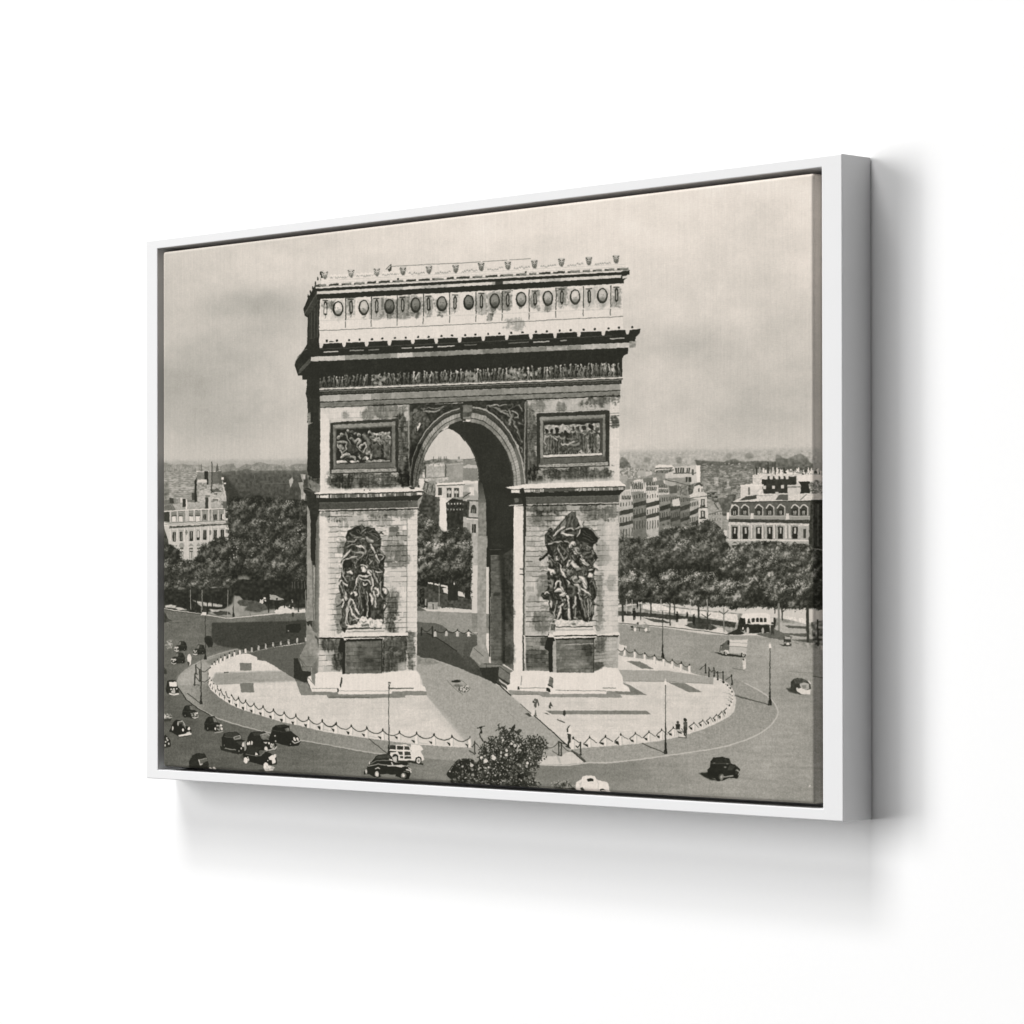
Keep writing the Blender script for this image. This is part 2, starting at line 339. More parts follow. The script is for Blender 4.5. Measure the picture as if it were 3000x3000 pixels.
def house_left():
    P(S, "425,240 680,230 700,330 740,480 755,610 390,590 395,400 425,330", 152, nz=30, nf=N3)
    R(S, 400, 232, 690, 246, 200, nz=60, nf=N2)
    R(S, 425, 250, 500, 330, 120, nz=10); R(S, 500, 236, 542, 388, 48); R(S, 545, 245, 580, 385, 132); P(S, "582,240 640,236 668,370 582,385", 104); P(S, "640,240 690,232 700,385 668,385", 92)
    R(S, 420, 330, 525, 362, 205); R(S, 425, 365, 520, 412, 150, nz=40, nf=N3)
    P(S, "385,350 410,300 412,582 386,585", 46); R(S, 350, 480, 385, 560, 70)
    P(S, "440,460 560,420 720,470 735,560 420,585", 178, nz=20, nf=N3); P(S, "560,440 640,430 700,470 580,475", 92, nz=30, nf=N3)
    R(S, 590, 545, 660, 590, 115); L(S, "590,545 660,545 660,592", 2, 220); R(S, 605, 485, 640, 500, 60)
    L(S, "582,130 578,480", 2.4, 52); L(S, "462,160 462,235", 1.8, 90); P(S, "625,235 640,145 655,190 655,235", 90); R(S, 575, 460, 590, 475, 60)
    R(S, 686, 302, 714, 332, 226); R(S, 715, 368, 740, 384, 226); L(S, "705,395 752,590", 3, 205)
    P(S, "28,690 35,620 130,610 290,585 440,590 560,590 640,570 722,640 728,662", (176, 152), nz=12, nf=N3)
    P(S, "28,690 40,625 120,615 165,672 150,685", 112, nz=10, nf=N3); L(S, "130,612 168,675", 2, 90)
    R(S, 150, 545, 225, 600, 130, nz=20); R(S, 225, 535, 250, 590, 205); R(S, 105, 540, 150, 600, 66)
    R(S, 250, 550, 286, 640, 56); R(S, 286, 552, 302, 668, 218); R(S, 505, 535, 540, 655, 62); R(S, 540, 525, 572, 656, 190); R(S, 510, 505, 560, 530, 120)
    L(S, "28,692 728,658", 3.5, 222); L(S, "28,702 728,668", 2.5, 60)
    P(S, "28,700 728,668 740,800 100,830 28,815", 140, nz=10, nf=N6)
    P(S, "28,702 105,698 105,812 28,800", 62)
    for x in (112, 190, 290, 308, 382, 458, 545, 580, 650, 725): R(S, x - 6, 690 - x * .03, x + 8, 815 - x * .03, 196)
    for x, y, t in ((130, 742, 214), (208, 742, 214), (325, 740, 214), (400, 738, 214)): R(S, x, y - 30, x + 46, y, 120); R(S, x, y, x + 45, y + 64, t); L(S, [(x, y), (x + 45, y)], 2.4, 55)
    for x in (485, 598, 680): R(S, x, 722, x + 34, 790, 48); L(S, [(x + 17, 722), (x + 17, 790)], 1.5, 130)
    R(S, 698, 722, 714, 780, 220)
    P(S, "28,812 100,838 775,800 778,822 100,862 28,845", 214); L(S, "40,835 100,845 770,812", 1.4, 120)
    P(S, "100,860 775,822 772,845 100,886", 92, nz=26, nf=N3)
    P(S, "85,885 772,843 778,925 745,995 600,1060 420,1230 240,1235 180,1100 85,1075", 194, nz=7)
    for x in (115, 190, 275, 305, 385, 460, 545, 580, 655, 740): L(S, [(x, 892 - x * .05), (x, 1030)], 2.6, 222, .7); L(S, [(x + 7, 892 - x * .05), (x + 7, 1030)], 1.6, 150, .7)
    for x, y in ((135, 922), (215, 920), (328, 915), (408, 908), (484, 905), (598, 900), (680, 896)):
        R(S, x, y, x + 38, y + 108, 48); L(S, [(x + 19, y), (x + 19, y + 80)], 2, 110); R(S, x - 8, y - 14, x + 46, y - 8, 150)
    R(S, 412, 912, 440, 985, 190); R(S, 345, 925, 350, 990, 170); R(S, 600, 905, 604, 960, 140); P(S, "160,925 172,1025 150,1025", 130); P(S, "240,925 250,1020 225,1010", 110)
    for x in (292, 563): ell(S, x, 930, 13, 30, 120)
    for i, x in enumerate((240, 346, 432, 508)):
        P(S, [(x - 32, 1085), (x, 1045), (x + 32, 1085)], 146) if i in (1, 2) else ell(S, x, 1078, 30, 30, 150)
        R(S, x - 20, 1102, x + 20, 1225, 84); R(S, x - 18, 1120, x - 2, 1138, 205); R(S, x + 2, 1120, x + 18, 1138, 205); R(S, x - 16, 1150, x - 3, 1225, 190); R(S, x + 4, 1150, x + 16, 1225, 190)
    P(S, "85,1010 28,840 28,1110 90,1080", 66, nz=20, nf=N6)
    for y in (620, 690, 770, 870): R(S, 738, y, 770, y + 24, 216); R(S, 738, y + 26, 772, y + 60, 110, nz=30, nf=N3)
    R(S, 706, 580, 752, 655, 96, nz=20)

def houses_right():
    # hazy plain
    P(H, "70,126 300,118 900,112 1900,102 1900,320 70,320", (188, 150), nz=8, nf=N30, soft=4); P(H, "70,300 1900,300 1900,760 70,760", 142, nz=10, nf=N30)
    P(H, "85,150 180,146 300,140 500,142 700,136 900,130 1200,130 1500,115 1850,110 1850,260 85,290", 164, op=.8, nz=24, nf=N6, soft=5)
    r = np.random.default_rng(3)
    for _ in range(330):
        x, y = 100 + r.random() * 1720, 125 + r.random() * 110
        R(H, x, y, x + 4 + r.random() * 16, y + 2 + r.random() * 7, (198 if r.random() < .5 else 118) + r.random() * 20, op=.5)
    P(H, "85,215 110,180 150,185 190,250 200,280 85,275", 96, nz=26, nf=N6, soft=1)
    for x, y, w in ((620, 190, 30), (1240, 150, 40), (1060, 150, 28), (340, 190, 30)): ell(H, x, y + 20, w, 28, 105, .8, nz=20, soft=2)
    P(H, "760,205 880,215 1000,225 1110,195 1180,225 1290,215 1480,220 1480,160 1510,170 1560,200 1620,180 1690,150 1740,175 1760,220 1800,240 1800,300 1260,290 900,330 800,330", 84, nz=18, nf=N6, soft=1)
    P(H, "1470,170 1500,160 1560,230 1620,190 1680,150 1750,190 1790,260 1600,290 1480,290", 98, nz=22, nf=N6, soft=2)
    P(H, "800,260 1290,240 1290,420 1180,420 800,420", (104, 112), nz=16, nf=vnoise(9, 3, 77))
    P(H, "800,330 1270,300 1230,420 1100,560 860,560 820,420", 128, nz=34, nf=N6)
    for x, y, w, h, t in ((830, 330, 140, 40, 112), (930, 360, 40, 80, 175), (1040, 380, 34, 80, 168), (980, 400, 60, 60, 100), (1060, 380, 160, 60, 110), (870, 490, 90, 60, 70), (960, 500, 110, 90, 150), (1050, 505, 70, 70, 82), (1160, 430, 60, 60, 95)): R(H, x, y, x + w, y + h, t, nz=14, nf=N3)
    for _ in range(120):
        x, y = 820 + r.random() * 420, 300 + r.random() * 300
        L(H, [(x, y), (x + 20 + r.random() * 50, y + (r.random() - .5) * 14)], 1.2, 70 if r.random() < .6 else 200, .55)
    P(H, "900,560 1100,520 1080,700 1000,700 960,600", 96, nz=22, nf=N6)
    P(H, "-60,70 2000,50 2000,215 -60,235", 190, op=.36, soft=12)
    for _ in range(210):
        x, y = 820 + r.random() * 440, 235 + r.random() * 330; b = 10 + 26 * r.random() * (y / 560)
        R(H, x, y, x + b, y + b * .55, 96 + 70 * r.random(), op=.7); L(H, [(x, y), (x + b, y - 2)], 1.6, 186, .7); R(H, x + b * .2, y + b * .2, x + b * .35, y + b * .4, 70)
    # far roofs and the white modern block
    P(H, "85,290 240,270 420,300 420,400 95,400", 158, nz=46, nf=N3)
    R(H, 250, 255, 340, 285, 140, nz=20); R(H, 255, 300, 325, 350, 170); R(H, 325, 310, 380, 352, 192); R(H, 100, 345, 165, 410, 160)
    P(H, "412,262 440,248 560,250 580,275 580,320 412,310", 220); P(H, "412,278 565,270 565,282 412,290", 90); P(H, "415,300 575,285 580,318 420,325", 110, nz=40, nf=N3)
    P(H, "575,268 770,255 808,255 808,400 720,420 720,360 500,370 500,330 575,300", 196, nz=8); P(H, "768,255 808,255 808,405 780,405", 226)
    for x in (590, 632, 684): R(H, x, 275, x + 32, 320, 74); L(H, [(x + 16, 275), (x + 16, 320)], 2, 190)
    R(H, 735, 288, 752, 340, 90); R(H, 680, 360, 732, 402, 66); L(H, "700,360 700,402", 2, 180); L(H, "575,325 770,322", 2.4, 70)
    # receding row of town houses
    P(H, "95,500 165,375 300,360 420,330 520,380 600,400 700,420 720,560 720,820 90,930", 140, nz=12, nf=N6)
    fac = ((95, 220, 560, 930, 184, 150), (215, 333, 490, 910, 132, 108), (333, 446, 490, 880, 208, 176), (446, 545, 520, 850, 140, 112), (545, 632, 520, 800, 118, 100), (632, 716, 520, 790, 128, 112), (716, 790, 560, 800, 176, 170))
    for i, (x0, x1, y0, y1, t, t2) in enumerate(fac):
        P(H, [(x0, y0 + 12), (x1, y0 - 6), (x1, y1 - 10), (x0, y1)], (t, t2), nz=7, nf=N6)
        for b, hh in ((100, 40), (205, 32)):
            yb = y0 + b
            if yb < y1 - 30: P(H, [(x0, yb), (x1, yb - 28), (x1, yb - 28 + hh), (x0, yb + hh)], 66, nz=8)
        n = 5
        for j in range(n):
            x = x0 + (j + .45) * (x1 - x0) / n
            for yy, hh in ((y0 + 25, 34), (y0 + 155, 44), (y0 + 260, 70)):
                if yy + hh < y1: R(H, x - 4, yy - 16 * (j / n), x + 4, yy + hh - 16 * (j / n), 84 if t > 150 else 76)
        L(H, [(x1, y0 - 10), (x1, y1)], 1.6, 60, .6)
    # mansard roofs with dormers
    for x0, x1, y0, y1 in ((95, 210, 475, 575), (185, 320, 385, 490), (310, 440, 370, 500), (420, 540, 390, 520)):
        P(H, [(x0, y1), (x0 + 10, y0 + 40), (x0 + 40, y0), (x1 - 20, y0 - 10), (x1, y1 - 10)], 208, nz=12, nf=N6)
        for j in range(6):
            x = x0 + 22 + j * (x1 - x0 - 34) / 6
            for yy in ((y1 - 56),) if x0 < 100 else (y1 - 60, y0 + 26): P(H, [(x, yy + 36), (x + 2, yy + 6), (x + 7, yy), (x + 11, yy + 6), (x + 12, yy + 36)], 84)
            L(H, [(x - 4, y1 - 5), (x - 1, y0 + 10)], 1.4, 110, .6)
    P(H, "300,370 390,362 385,400 310,404", 110); P(H, "410,395 480,385 490,420 415,430", 118)
    for x in (200, 215, 240, 265, 280, 340, 365): L(H, [(x, 405), (x, 435)], 2.2, 70)
    P(H, "480,340 560,430 600,420 690,420 715,540 540,520", 150, nz=26, nf=N6); P(H, "530,440 600,430 600,500 540,500", 82, nz=10); P(H, "600,440 690,430 690,520 610,520", 120, nz=40, nf=N3)
    P(H, "560,560 620,545 632,610 565,620", 206); R(H, 505, 385, 590, 432, 170); L(H, "500,380 700,430", 2, 70)
    # round corner tower
    P(H, "755,460 762,430 790,410 815,412 832,440 836,490 866,510 868,640 880,650 880,740 790,790 790,560 715,540 712,500", 206, nz=10, nf=N3)
    P(H, "755,440 770,415 800,405 830,430 828,445 795,425 765,440", 76); P(H, "700,430 750,420 745,500 705,520", 84, nz=30, nf=N3)
    R(H, 790, 455, 800, 490, 74); R(H, 818, 458, 828, 488, 74); R(H, 812, 552, 845, 628, 80); R(H, 822, 560, 836, 610, 180); R(H, 812, 655, 848, 728, 70); R(H, 824, 660, 836, 705, 190)
    L(H, "715,545 868,525", 2, 80); L(H, "780,632 868,628", 3, 70); L(H, "805,722 850,722", 4, 60); R(H, 806, 605, 850, 630, 76, nz=50, nf=N2)
    P(H, "870,600 970,580 1000,660 1000,800 880,760", 158, nz=14, nf=N3); L(H, "930,590 965,640", 4, 90); L(H, "880,690 1000,655", 2, 90)
    for x in range(890, 1000, 22): R(H, x, 672, x + 7, 690, 90); R(H, x, 720, x + 7, 742, 100)
    P(H, "1000,690 1060,760 1040,830 1000,820", 150, nz=20)
    # big hotel at the right
    P(H, "1268,340 1330,320 1400,330 1560,310 1690,330 1860,335 1900,335 1900,520 1160,520 1165,430 1270,415", 206, nz=24, nf=N3)
    r = np.random.default_rng(8)
    for _ in range(90):
        x = 1290 + r.random() * 600; R(H, x, 268 + r.random() * 60, x + 4 + r.random() * 14, 300 + r.random() * 40, 225 if r.random() < .6 else 60)
    L(H, "1405,225 1408,320", 2.4, 60); L(H, "1467,225 1467,270", 2.4, 60); L(H, "1330,260 1330,330", 1.4, 90)
    P(H, "1348,378 1655,350 1655,420 1578,500 1365,505 1350,430", 54, nz=8)
    for x, y in ((1440, 434), (1518, 430), (1362, 436)): R(H, x, y, x + 24, y + 28, 205)
    for x in (1375, 1420, 1470, 1515, 1560): R(H, x, 350, x + 26, 378, 210); R(H, x + 26, 350, x + 40, 378, 60)
    P(H, "1655,345 1870,335 1870,395 1670,398", 222); P(H, "1672,398 1770,396 1790,440 1770,500 1690,505 1696,440", 46)
    P(H, "1760,420 1820,385 1900,395 1900,500 1780,505", 150, nz=70, nf=N3)
    P(H, "1165,440 1350,428 1362,445 1305,455 1305,548 1160,535", 210, nz=10); R(H, 1230, 450, 1246, 515, 110); L(H, "1165,432 1362,430", 3.5, 228)
    R(H, 1468, 490, 1500, 520, 190); P(H, "1575,430 1690,425 1690,570 1580,570", 200, nz=8); L(H, "1575,448 1690,444", 3, 110)
    P(H, "1120,560 1180,530 1900,505 1900,580 1085,580", 208, nz=14, nf=N3); P(H, "1150,565 1210,530 1305,516 1305,548 1230,562", 74); P(H, "1470,560 1500,515 1580,512 1578,566", 92); L(H, "1690,560 1740,515", 2.5, 110)
    P(H, "1085,580 1900,562 1900,720 1065,700", 92, nz=8, nf=N6)
    L(H, "1085,582 1900,568", 2.6, 50); P(H, "1065,650 1085,600 1095,600 1085,692 1065,700", 206)
    for x in (1110, 1200, 1322, 1420, 1515, 1640, 1718):
        P(H, [(x - 34, 695), (x - 34, 640), (x - 14, 612), (x, 606), (x + 16, 612), (x + 38, 635), (x + 38, 695)], 66)
        L(H, [(x - 30, 632), (x - 12, 606), (x + 4, 602), (x + 36, 626)], 3.4, 206); L(H, [(x + 36, 628), (x + 36, 694)], 2.6, 205)
        R(H, x - 18, 642, x + 18, 694, 44); R(H, x - 10, 655, x - 4, 690, 205); R(H, x + 4, 655, x + 10, 690, 205); L(H, [(x - 14, 668), (x + 14, 668)], 1.6, 170)
    P(H, "1040,672 1062,668 1066,745 1040,730", 222); P(H, "1060,700 1900,705 1900,740 1060,728", 150); L(H, "1060,700 1900,704", 1.5, 200)
    for x in (1250, 1562): R(H, x, 680, x + 28, 738, 210)
    P(H, "1055,728 1900,740 1900,775 1060,756", 66, nz=10, nf=N3); P(H, "1060,756 1900,772 1900,800 1060,785", 196, nz=26, nf=N3)
    P(H, "1040,790 1900,790 1900,1000 1040,980", 168, nz=10, nf=N6)
    for x in (1072, 1155, 1262, 1360, 1462, 1565, 1600): R(H, x - 10, 785, x + 6, 900, 208, nz=8); L(H, [(x + 8, 785), (x + 8, 900)], 2, 110)
    for x in (1112, 1205, 1322, 1418, 1514, 1640):
        R(H, x - 24, 796, x + 24, 906, 50); R(H, x - 8, 806, x + 8, 856, 190); R(H, x - 30, 786, x + 30, 795, 140); R(H, x - 22, 862, x + 22, 902, 40)
    L(H, "1050,912 1760,920", 4, 212)
    for x in (1112, 1210, 1322, 1430, 1520, 1640): P(H, [(x - 36, 945), (x, 918), (x + 36, 945)], 190); P(H, [(x - 26, 944), (x, 926), (x + 26, 944)], 96)
    R(H, 1085, 960, 1140, 1060, 60); R(H, 1104, 975, 1120, 1060, 190)
    P(H, "1780,560 1900,555 1900,1000 1760,980", 60, nz=14, nf=N6)
    for x in (1800, 1840, 1880): L(H, [(x, 600), (x, 960)], 2.4, 120, .6)
    for x in (1715, 1770, 1800): R(H, x, 815, x + 22, 900, 66)

def trees_left():
    bush(S, "740,560 820,520 960,530 1090,500 1250,540 1400,560 1560,540 1700,590 1700,1700 740,1700 760,1000 770,700", 42, 44, 9, .9, .7)
    for i, (x, y, rx, ry) in enumerate(((830, 700, 90, 150), (960, 680, 110, 150), (1110, 700, 120, 170), (1290, 690, 120, 150), (1450, 690, 110, 140), (1590, 720, 100, 140), (880, 880, 110, 130), (1040, 900, 120, 150), (1210, 920, 130, 150), (1400, 880, 120, 150), (1560, 960, 100, 150), (860, 1100, 110, 130), (1000, 1120, 120, 140), (1180, 1150, 140, 160), (1360, 1140, 110, 150), (1500, 1120, 110, 170), (1620, 1150, 80, 190), (1200, 1350, 150, 150), (1040, 1300, 110, 120), (1340, 1320, 120, 140), (1530, 1350, 110, 150), (1240, 1480, 120, 110), (1600, 1420, 80, 130))):
        crown(S, x, y, rx, ry, 60 - (i % 3) * 3, 78 + (i % 5) * 13, .24)
    bush(S, "28,1040 120,1060 200,1100 260,1240 380,1250 440,1130 560,1050 620,1010 700,960 740,1000 800,1040 880,1120 900,1400 880,1640 700,1760 28,1760", 40, 46, 9, .95, .6)
    for i, (x, y, rx, ry) in enumerate(((90, 1180, 110, 130), (60, 1400, 110, 150), (640, 1080, 110, 110), (520, 1180, 110, 120), (740, 1140, 100, 130), (330, 1370, 130, 120), (200, 1400, 120, 140), (500, 1360, 150, 130), (700, 1340, 130, 130), (840, 1280, 90, 120), (250, 1560, 140, 120), (430, 1530, 150, 130), (640, 1530, 150, 130), (790, 1540, 100, 110), (90, 1600, 110, 120))):
        crown(S, x, y, rx, ry, 55 + (i % 3) * 2, 86 + (i % 4) * 15, .26)
    speck(S, 780, 1090, 900, 1220, 16, 3, 9, 140, 190, 5); speck(S, 1380, 1080, 1450, 1140, 8, 3, 8, 150, 190, 6); speck(S, 1550, 850, 1650, 960, 8, 3, 8, 160, 210, 7); speck(S, 1000, 1120, 1080, 1190, 9, 3, 8, 120, 170, 8)
    P(S, "860,1462 890,1430 950,1418 1010,1432 1020,1462 960,1470", 128, nz=12, soft=3)

def trees_centre():
    bush(C, "1380,1310 1450,1300 1500,1380 1560,1420 1640,1480 1700,1560 1760,1500 1850,1500 1930,1490 2010,1560 2010,1930 2010,2400 1380,2400", 42, 70, 7, 1, .8)
    for i, (x, y, rx, ry) in enumerate(((1440, 1420, 80, 100), (1540, 1500, 90, 110), (1440, 1600, 90, 120), (1640, 1610, 90, 110), (1780, 1580, 90, 90), (1900, 1570, 90, 90), (1480, 1760, 110, 120), (1630, 1770, 110, 130), (1790, 1740, 110, 130), (1930, 1760, 90, 130), (1450, 1930, 90, 110), (1600, 1930, 110, 120), (1780, 1930, 120, 120), (1920, 1930, 90, 110))):
        crown(C, x, y, rx, ry, 60, 135 + (i % 4) * 18, .24)

def trees_right():
    bush(H, "80,860 200,900 330,900 440,880 520,820 600,790 720,800 830,770 890,740 960,770 1010,830 1040,940 1100,1000 1180,960 1290,930 1450,925 1600,960 1740,940 1800,1000 1900,1010 1900,1530 1500,1520 1150,1510 900,1500 700,1490 500,1480 300,1470 80,1500", 44, 70, 7, 1, .6)
    for i, (x, y, rx, ry, hi) in enumerate(((140, 980, 90, 110, 60), (260, 1000, 110, 110, 66), (400, 960, 100, 110, 62), (540, 900, 120, 120, 66), (690, 890, 120, 120, 70), (850, 840, 110, 110, 66), (950, 920, 90, 120, 56), (640, 1040, 140, 130, 74), (820, 1030, 140, 140, 62), (970, 1080, 110, 120, 58), (460, 1080, 130, 120, 60), (280, 1120, 120, 110, 60), (130, 1140, 90, 120, 54), (1180, 1040, 130, 100, 80), (1330, 1030, 130, 110, 84), (1490, 1030, 140, 110, 84), (1640, 1060, 130, 120, 78), (1760, 1090, 90, 130, 66), (1100, 1160, 110, 110, 76), (1260, 1180, 130, 120, 84), (1460, 1170, 140, 130, 86), (1640, 1220, 130, 130, 80), (1770, 1260, 90, 130, 76))):
        crown(H, x, y, rx, ry, 66, hi * 1.85, .26)
    for i, (x, y, rx, ry, hi) in enumerate(((240, 1250, 150, 90, 108), (140, 1330, 80, 100, 70), (350, 1310, 100, 70, 96), (560, 1270, 110, 100, 106), (470, 1370, 100, 80, 92), (760, 1290, 130, 110, 104), (680, 1390, 90, 80, 82), (930, 1320, 120, 110, 100), (1060, 1370, 120, 110, 96), (1250, 1330, 140, 110, 86), (1420, 1300, 110, 120, 92), (1150, 1440, 140, 80, 84), (920, 1450, 110, 60, 74), (800, 1450, 110, 60, 66), (1500, 1400, 120, 110, 84), (1720, 1350, 130, 100, 112), (1650, 1450, 110, 90, 78), (240, 1400, 90, 60, 84), (1820, 1330, 60, 110, 70))):
        crown(H, x, y, rx, ry, 62, hi * 1.95, .30, -.6)
    for x, y in ((190, 1250), (540, 1230), (720, 1260), (900, 1290), (1040, 1350), (1700, 1310)): speck(H, x - 60, y - 60, x + 60, y + 30, 26, 2, 6, 120, 185, int(x))
    # pavement and lawns behind the trees
    P(H, "85,1510 300,1475 500,1490 800,1530 1130,1560 1440,1600 1730,1630 1860,1680 1860,1900 1300,1740 1060,1740 850,1705 500,1660 80,1635", 150, nz=26, nf=N6)
    P(H, "300,1485 420,1475 520,1510 800,1540 1130,1570 1140,1650 1000,1620 700,1570 420,1545 300,1520", 216, nz=14, nf=N3)
    P(H, "80,1590 210,1580 420,1600 640,1640 1000,1690 1060,1740 500,1670 80,1640", 206, nz=12)
    P(H, "80,1540 300,1555 700,1590 1000,1630 1120,1640 1110,1690 900,1660 600,1620 300,1590 80,1580", 62, nz=14, nf=N6)
    P(H, "640,1660 760,1640 900,1660 960,1690 900,1712 760,1700", 72, nz=16, nf=N6); P(H, "300,1600 480,1620 560,1650 400,1640", 84, nz=10); R(H, 606, 1612, 690, 1665, 205)
    P(H, "1500,1580 1730,1610 1740,1660 1560,1610", 214, nz=20, nf=N3); P(H, "1500,1640 1730,1660 1740,1800 1620,1770 1440,1740", 176, nz=8)
    for q in ("1550,1665 1740,1680 1740,1700 1580,1690", "1520,1735 1740,1740 1740,1770 1590,1755", "1600,1795 1840,1790 1840,1830 1700,1812"): P(H, q, 92, nz=10)
    P(H, "1780,1640 1900,1620 1900,1850 1800,1840", 120, nz=70, nf=N6)
    for x, y0, y1, wd in ((122, 1450, 1630, 6), (370, 1420, 1590, 4), (278, 1480, 1620, 2.5), (538, 1470, 1680, 3.5), (578, 1430, 1610, 3), (790, 1480, 1620, 5.5), (868, 1440, 1700, 4.5), (1012, 1520, 1720, 3.5), (1496, 1480, 1740, 6), (1525, 1480, 1620, 4), (1750, 1500, 1810, 8), (1460, 1420, 1560, 3), (1835, 1620, 1850, 4)):
        L(H, [(x, y0), (x + 2, y1)], wd, 58 if x not in (1012, 1496) else 130)
    for x, y in ((1012, 1560), (860, 1590)): L(H, [(x - 40, y - 20), (x, y + 10), (x + 40, y - 24)], 2, 60)
    for x in (155, 205, 460, 718, 866): L(H, [(x, 1440), (x, 1560)], 2.2, 190)
    L(H, "85,1640 500,1672 850,1712 1060,1745 1300,1745", 3, 212); L(H, "85,1648 500,1680 850,1720 1060,1752", 2, 70)
    for x, y, h in ((225, 1620, 105), (252, 1522, 60), (602, 1640, 95), (748, 1665, 95), (690, 1610, 60), (1460, 1690, 90)): figure(H, x, y, h, 36)
def ground():
    # asphalt of the round place: darker at the near left, paler to the right
    t = np.interp(XX, [470, 800, 1200, 1700, 2000, 2400], [98, 98, 116, 140, 149, 153]) + np.interp(YY, [1780, 2000, 2200, 2370], [6, 2, 0, -4]) + (N160 - .5) * 16 + (N80 - .5) * 12 + (N30 - .5) * 7 + (N2 - .5) * 12 + (vnoise(70, 7, 401) - .5) * 9 + (vnoise(26, 5, 402) - .5) * 6
    c = cover(O("470,1783 502,1786 585,1800 660,1812 760,1805 900,1792 1216,1788 1310,1795 1400,1797 1800,1828 1945,1840 2060,1858 2130,1862 2210,1862 2300,1880 2400,1905 2460,1900 2460,2400 470,2400"))
    x0, x1, y0, y1, m = c
    G[y0:y1, x0:x1] += (t[y0:y1, x0:x1] - G[y0:y1, x0:x1]) * m
    for k in range(26):                                     # tyre marks and worn tracks
        r = np.random.default_rng(500 + k); x, y = 500 + 1850 * r.random(), 2190 + 130 * r.random() if k % 2 else 1860 + 60 * r.random()
        if 880 < x < 1800 and y < 2100: continue
        L(O, [(x, y), (x + 90, y + 8 * (r.random() - .4)), (x + 200, y + 16 * (r.random() - .4))], 2 + 5 * r.random(), 84 if r.random() < .6 else 150, .16, 2)
    # far pavement left with trees' shade
    P(S, "28,1580 760,1560 880,1470 1650,1480 1650,1832 1260,1850 760,1905 500,1858 28,1790", 50, nz=14, nf=N6)
    P(S, "832,1642 900,1650 945,1690 870,1712 920,1748 1010,1750 950,1800 1100,1835 1215,1800 1640,1786 1640,1830 1260,1848 780,1898 520,1850 600,1800 740,1780 810,1740", 150, nz=12, nf=N14, soft=2)
    P(S, "28,1610 830,1600 820,1650 760,1700 730,1790 640,1800 400,1810 250,1780 28,1760", 44, nz=16, nf=N6)
    P(S, "870,1460 1300,1470 1650,1490 1650,1700 1380,1700 1240,1640 1180,1720 1000,1750 940,1690 900,1650 830,1640", 44, nz=14, nf=N6)
    P(S, "860,1715 940,1690 1060,1700 1180,1740 1210,1790 1100,1830 950,1810 1000,1770 900,1760", 82, nz=12, nf=N6)
    P(S, "1230,1630 1300,1640 1400,1690 1330,1700 1240,1690", 165); P(S, "1290,1820 1350,1770 1400,1750 1500,1820 1640,1790 1640,1828 1300,1845", 212, nz=6)
    for q in ("360,1690 430,1710 700,1750 700,1762 430,1735", "420,1735 560,1742 700,1760 690,1775 450,1760", "540,1800 640,1805 720,1820 600,1830", "50,1760 110,1745 180,1760 160,1785 60,1780", "150,1775 240,1780 300,1808 200,1808", "560,1555 600,1548 650,1550 600,1562"): P(S, q, 196, nz=22, nf=N6, soft=1)
    P(S, "585,1838 680,1815 780,1830 800,1858 640,1868", 66, nz=8)
    for x, y0, y1 in ((410, 1600, 1800), (475, 1620, 1760), (530, 1660, 1845), (585, 1640, 1770), (300, 1600, 1800), (1220, 1580, 1830), (1560, 1690, 1830), (1640, 1600, 1800), (1500, 1480, 1600), (1540, 1480, 1620), (1580, 1480, 1640), (1615, 1480, 1640), (710, 1680, 1780)): L(S, [(x, y0), (x, y1)], 3.2, 40)
    for x in (1490, 1512, 1555, 1600, 1630): L(S, [(x, 1490), (x, 1560)], 1.8, 96)
    for x in (340, 470, 760, 1640): L(S, [(x, 1580), (x, 1800 if x != 760 else 1880)], 1.8, 160)
    L(S, "28,1790 180,1815 460,1852 760,1902 1000,1878 1260,1850 1640,1832", 2.6, 206); L(S, "28,1798 180,1824 460,1858", 2.2, 60)
    speck(S, 1120, 1660, 1190, 1740, 8, 5, 12, 190, 225, 4, asp=1.6); figure(S, 1316, 1805, 135, 40, wd=.4); figure(S, 1400, 1785, 66, 44); figure(S, 1496, 1890, 115, 205, 60); speck(S, 1440, 1690, 1500, 1790, 8, 4, 12, 80, 215, 9)
    L(S, "985,1720 1018,1870", 1.4, 90)
    # shadow of the arch thrown over the far roadway
    P(I, "580,252 1100,240 1500,232 1560,218 1700,220 1700,490 1640,478 1260,530 1040,580 890,548 740,528 650,505 575,455", 63, nz=3, soft=1)
    P(I, "1420,280 1480,262 1580,262 1590,330 1560,365 1420,365", 44); R(I, 1436, 340, 1452, 348, 200)
    L(I, "100,250 250,246 330,240", 2, 76, .7); L(I, "530,215 640,218", 1.6, 76, .6)
    # pavement ring round the island
    ring = np.vstack([I("895,548 800,552 540,640 350,740 220,830 190,900 205,980 290,1110 420,1210 560,1290 700,1352 1000,1442 1300,1512 1600,1582"), J("0,1155 300,1212 600,1262 900,1295 1150,1318 1500,1348"), Q("880,1312 1200,1322 1480,1292"), M("0,1432 250,1405 500,1370 900,1312 1150,1250 1350,1160 1450,1070 1488,990 1450,900 1350,810 1200,730 1000,650 850,590 700,555 500,500 80,425 -200,400"), F("1000,1100 200,1000"), E("1700,1060 1390,1060 300,1050"), I("1700,470 1260,528 1040,578")])
    ring = smooth(ring, 4)
    P(O, ring, (128, 150), nz=5, nf=N3)
    c = cover(ring); x0, x1, y0, y1, m = c
    G[y0:y1, x0:x1] += m * (np.interp(XX[y0:y1, x0:x1], [555, 620, 1000, 1400, 2200], [10, -22, -6, 8, 10]) + (N2[y0:y1, x0:x1] - .5) * 10 - (YY[y0:y1, x0:x1] - 2050) * .02)
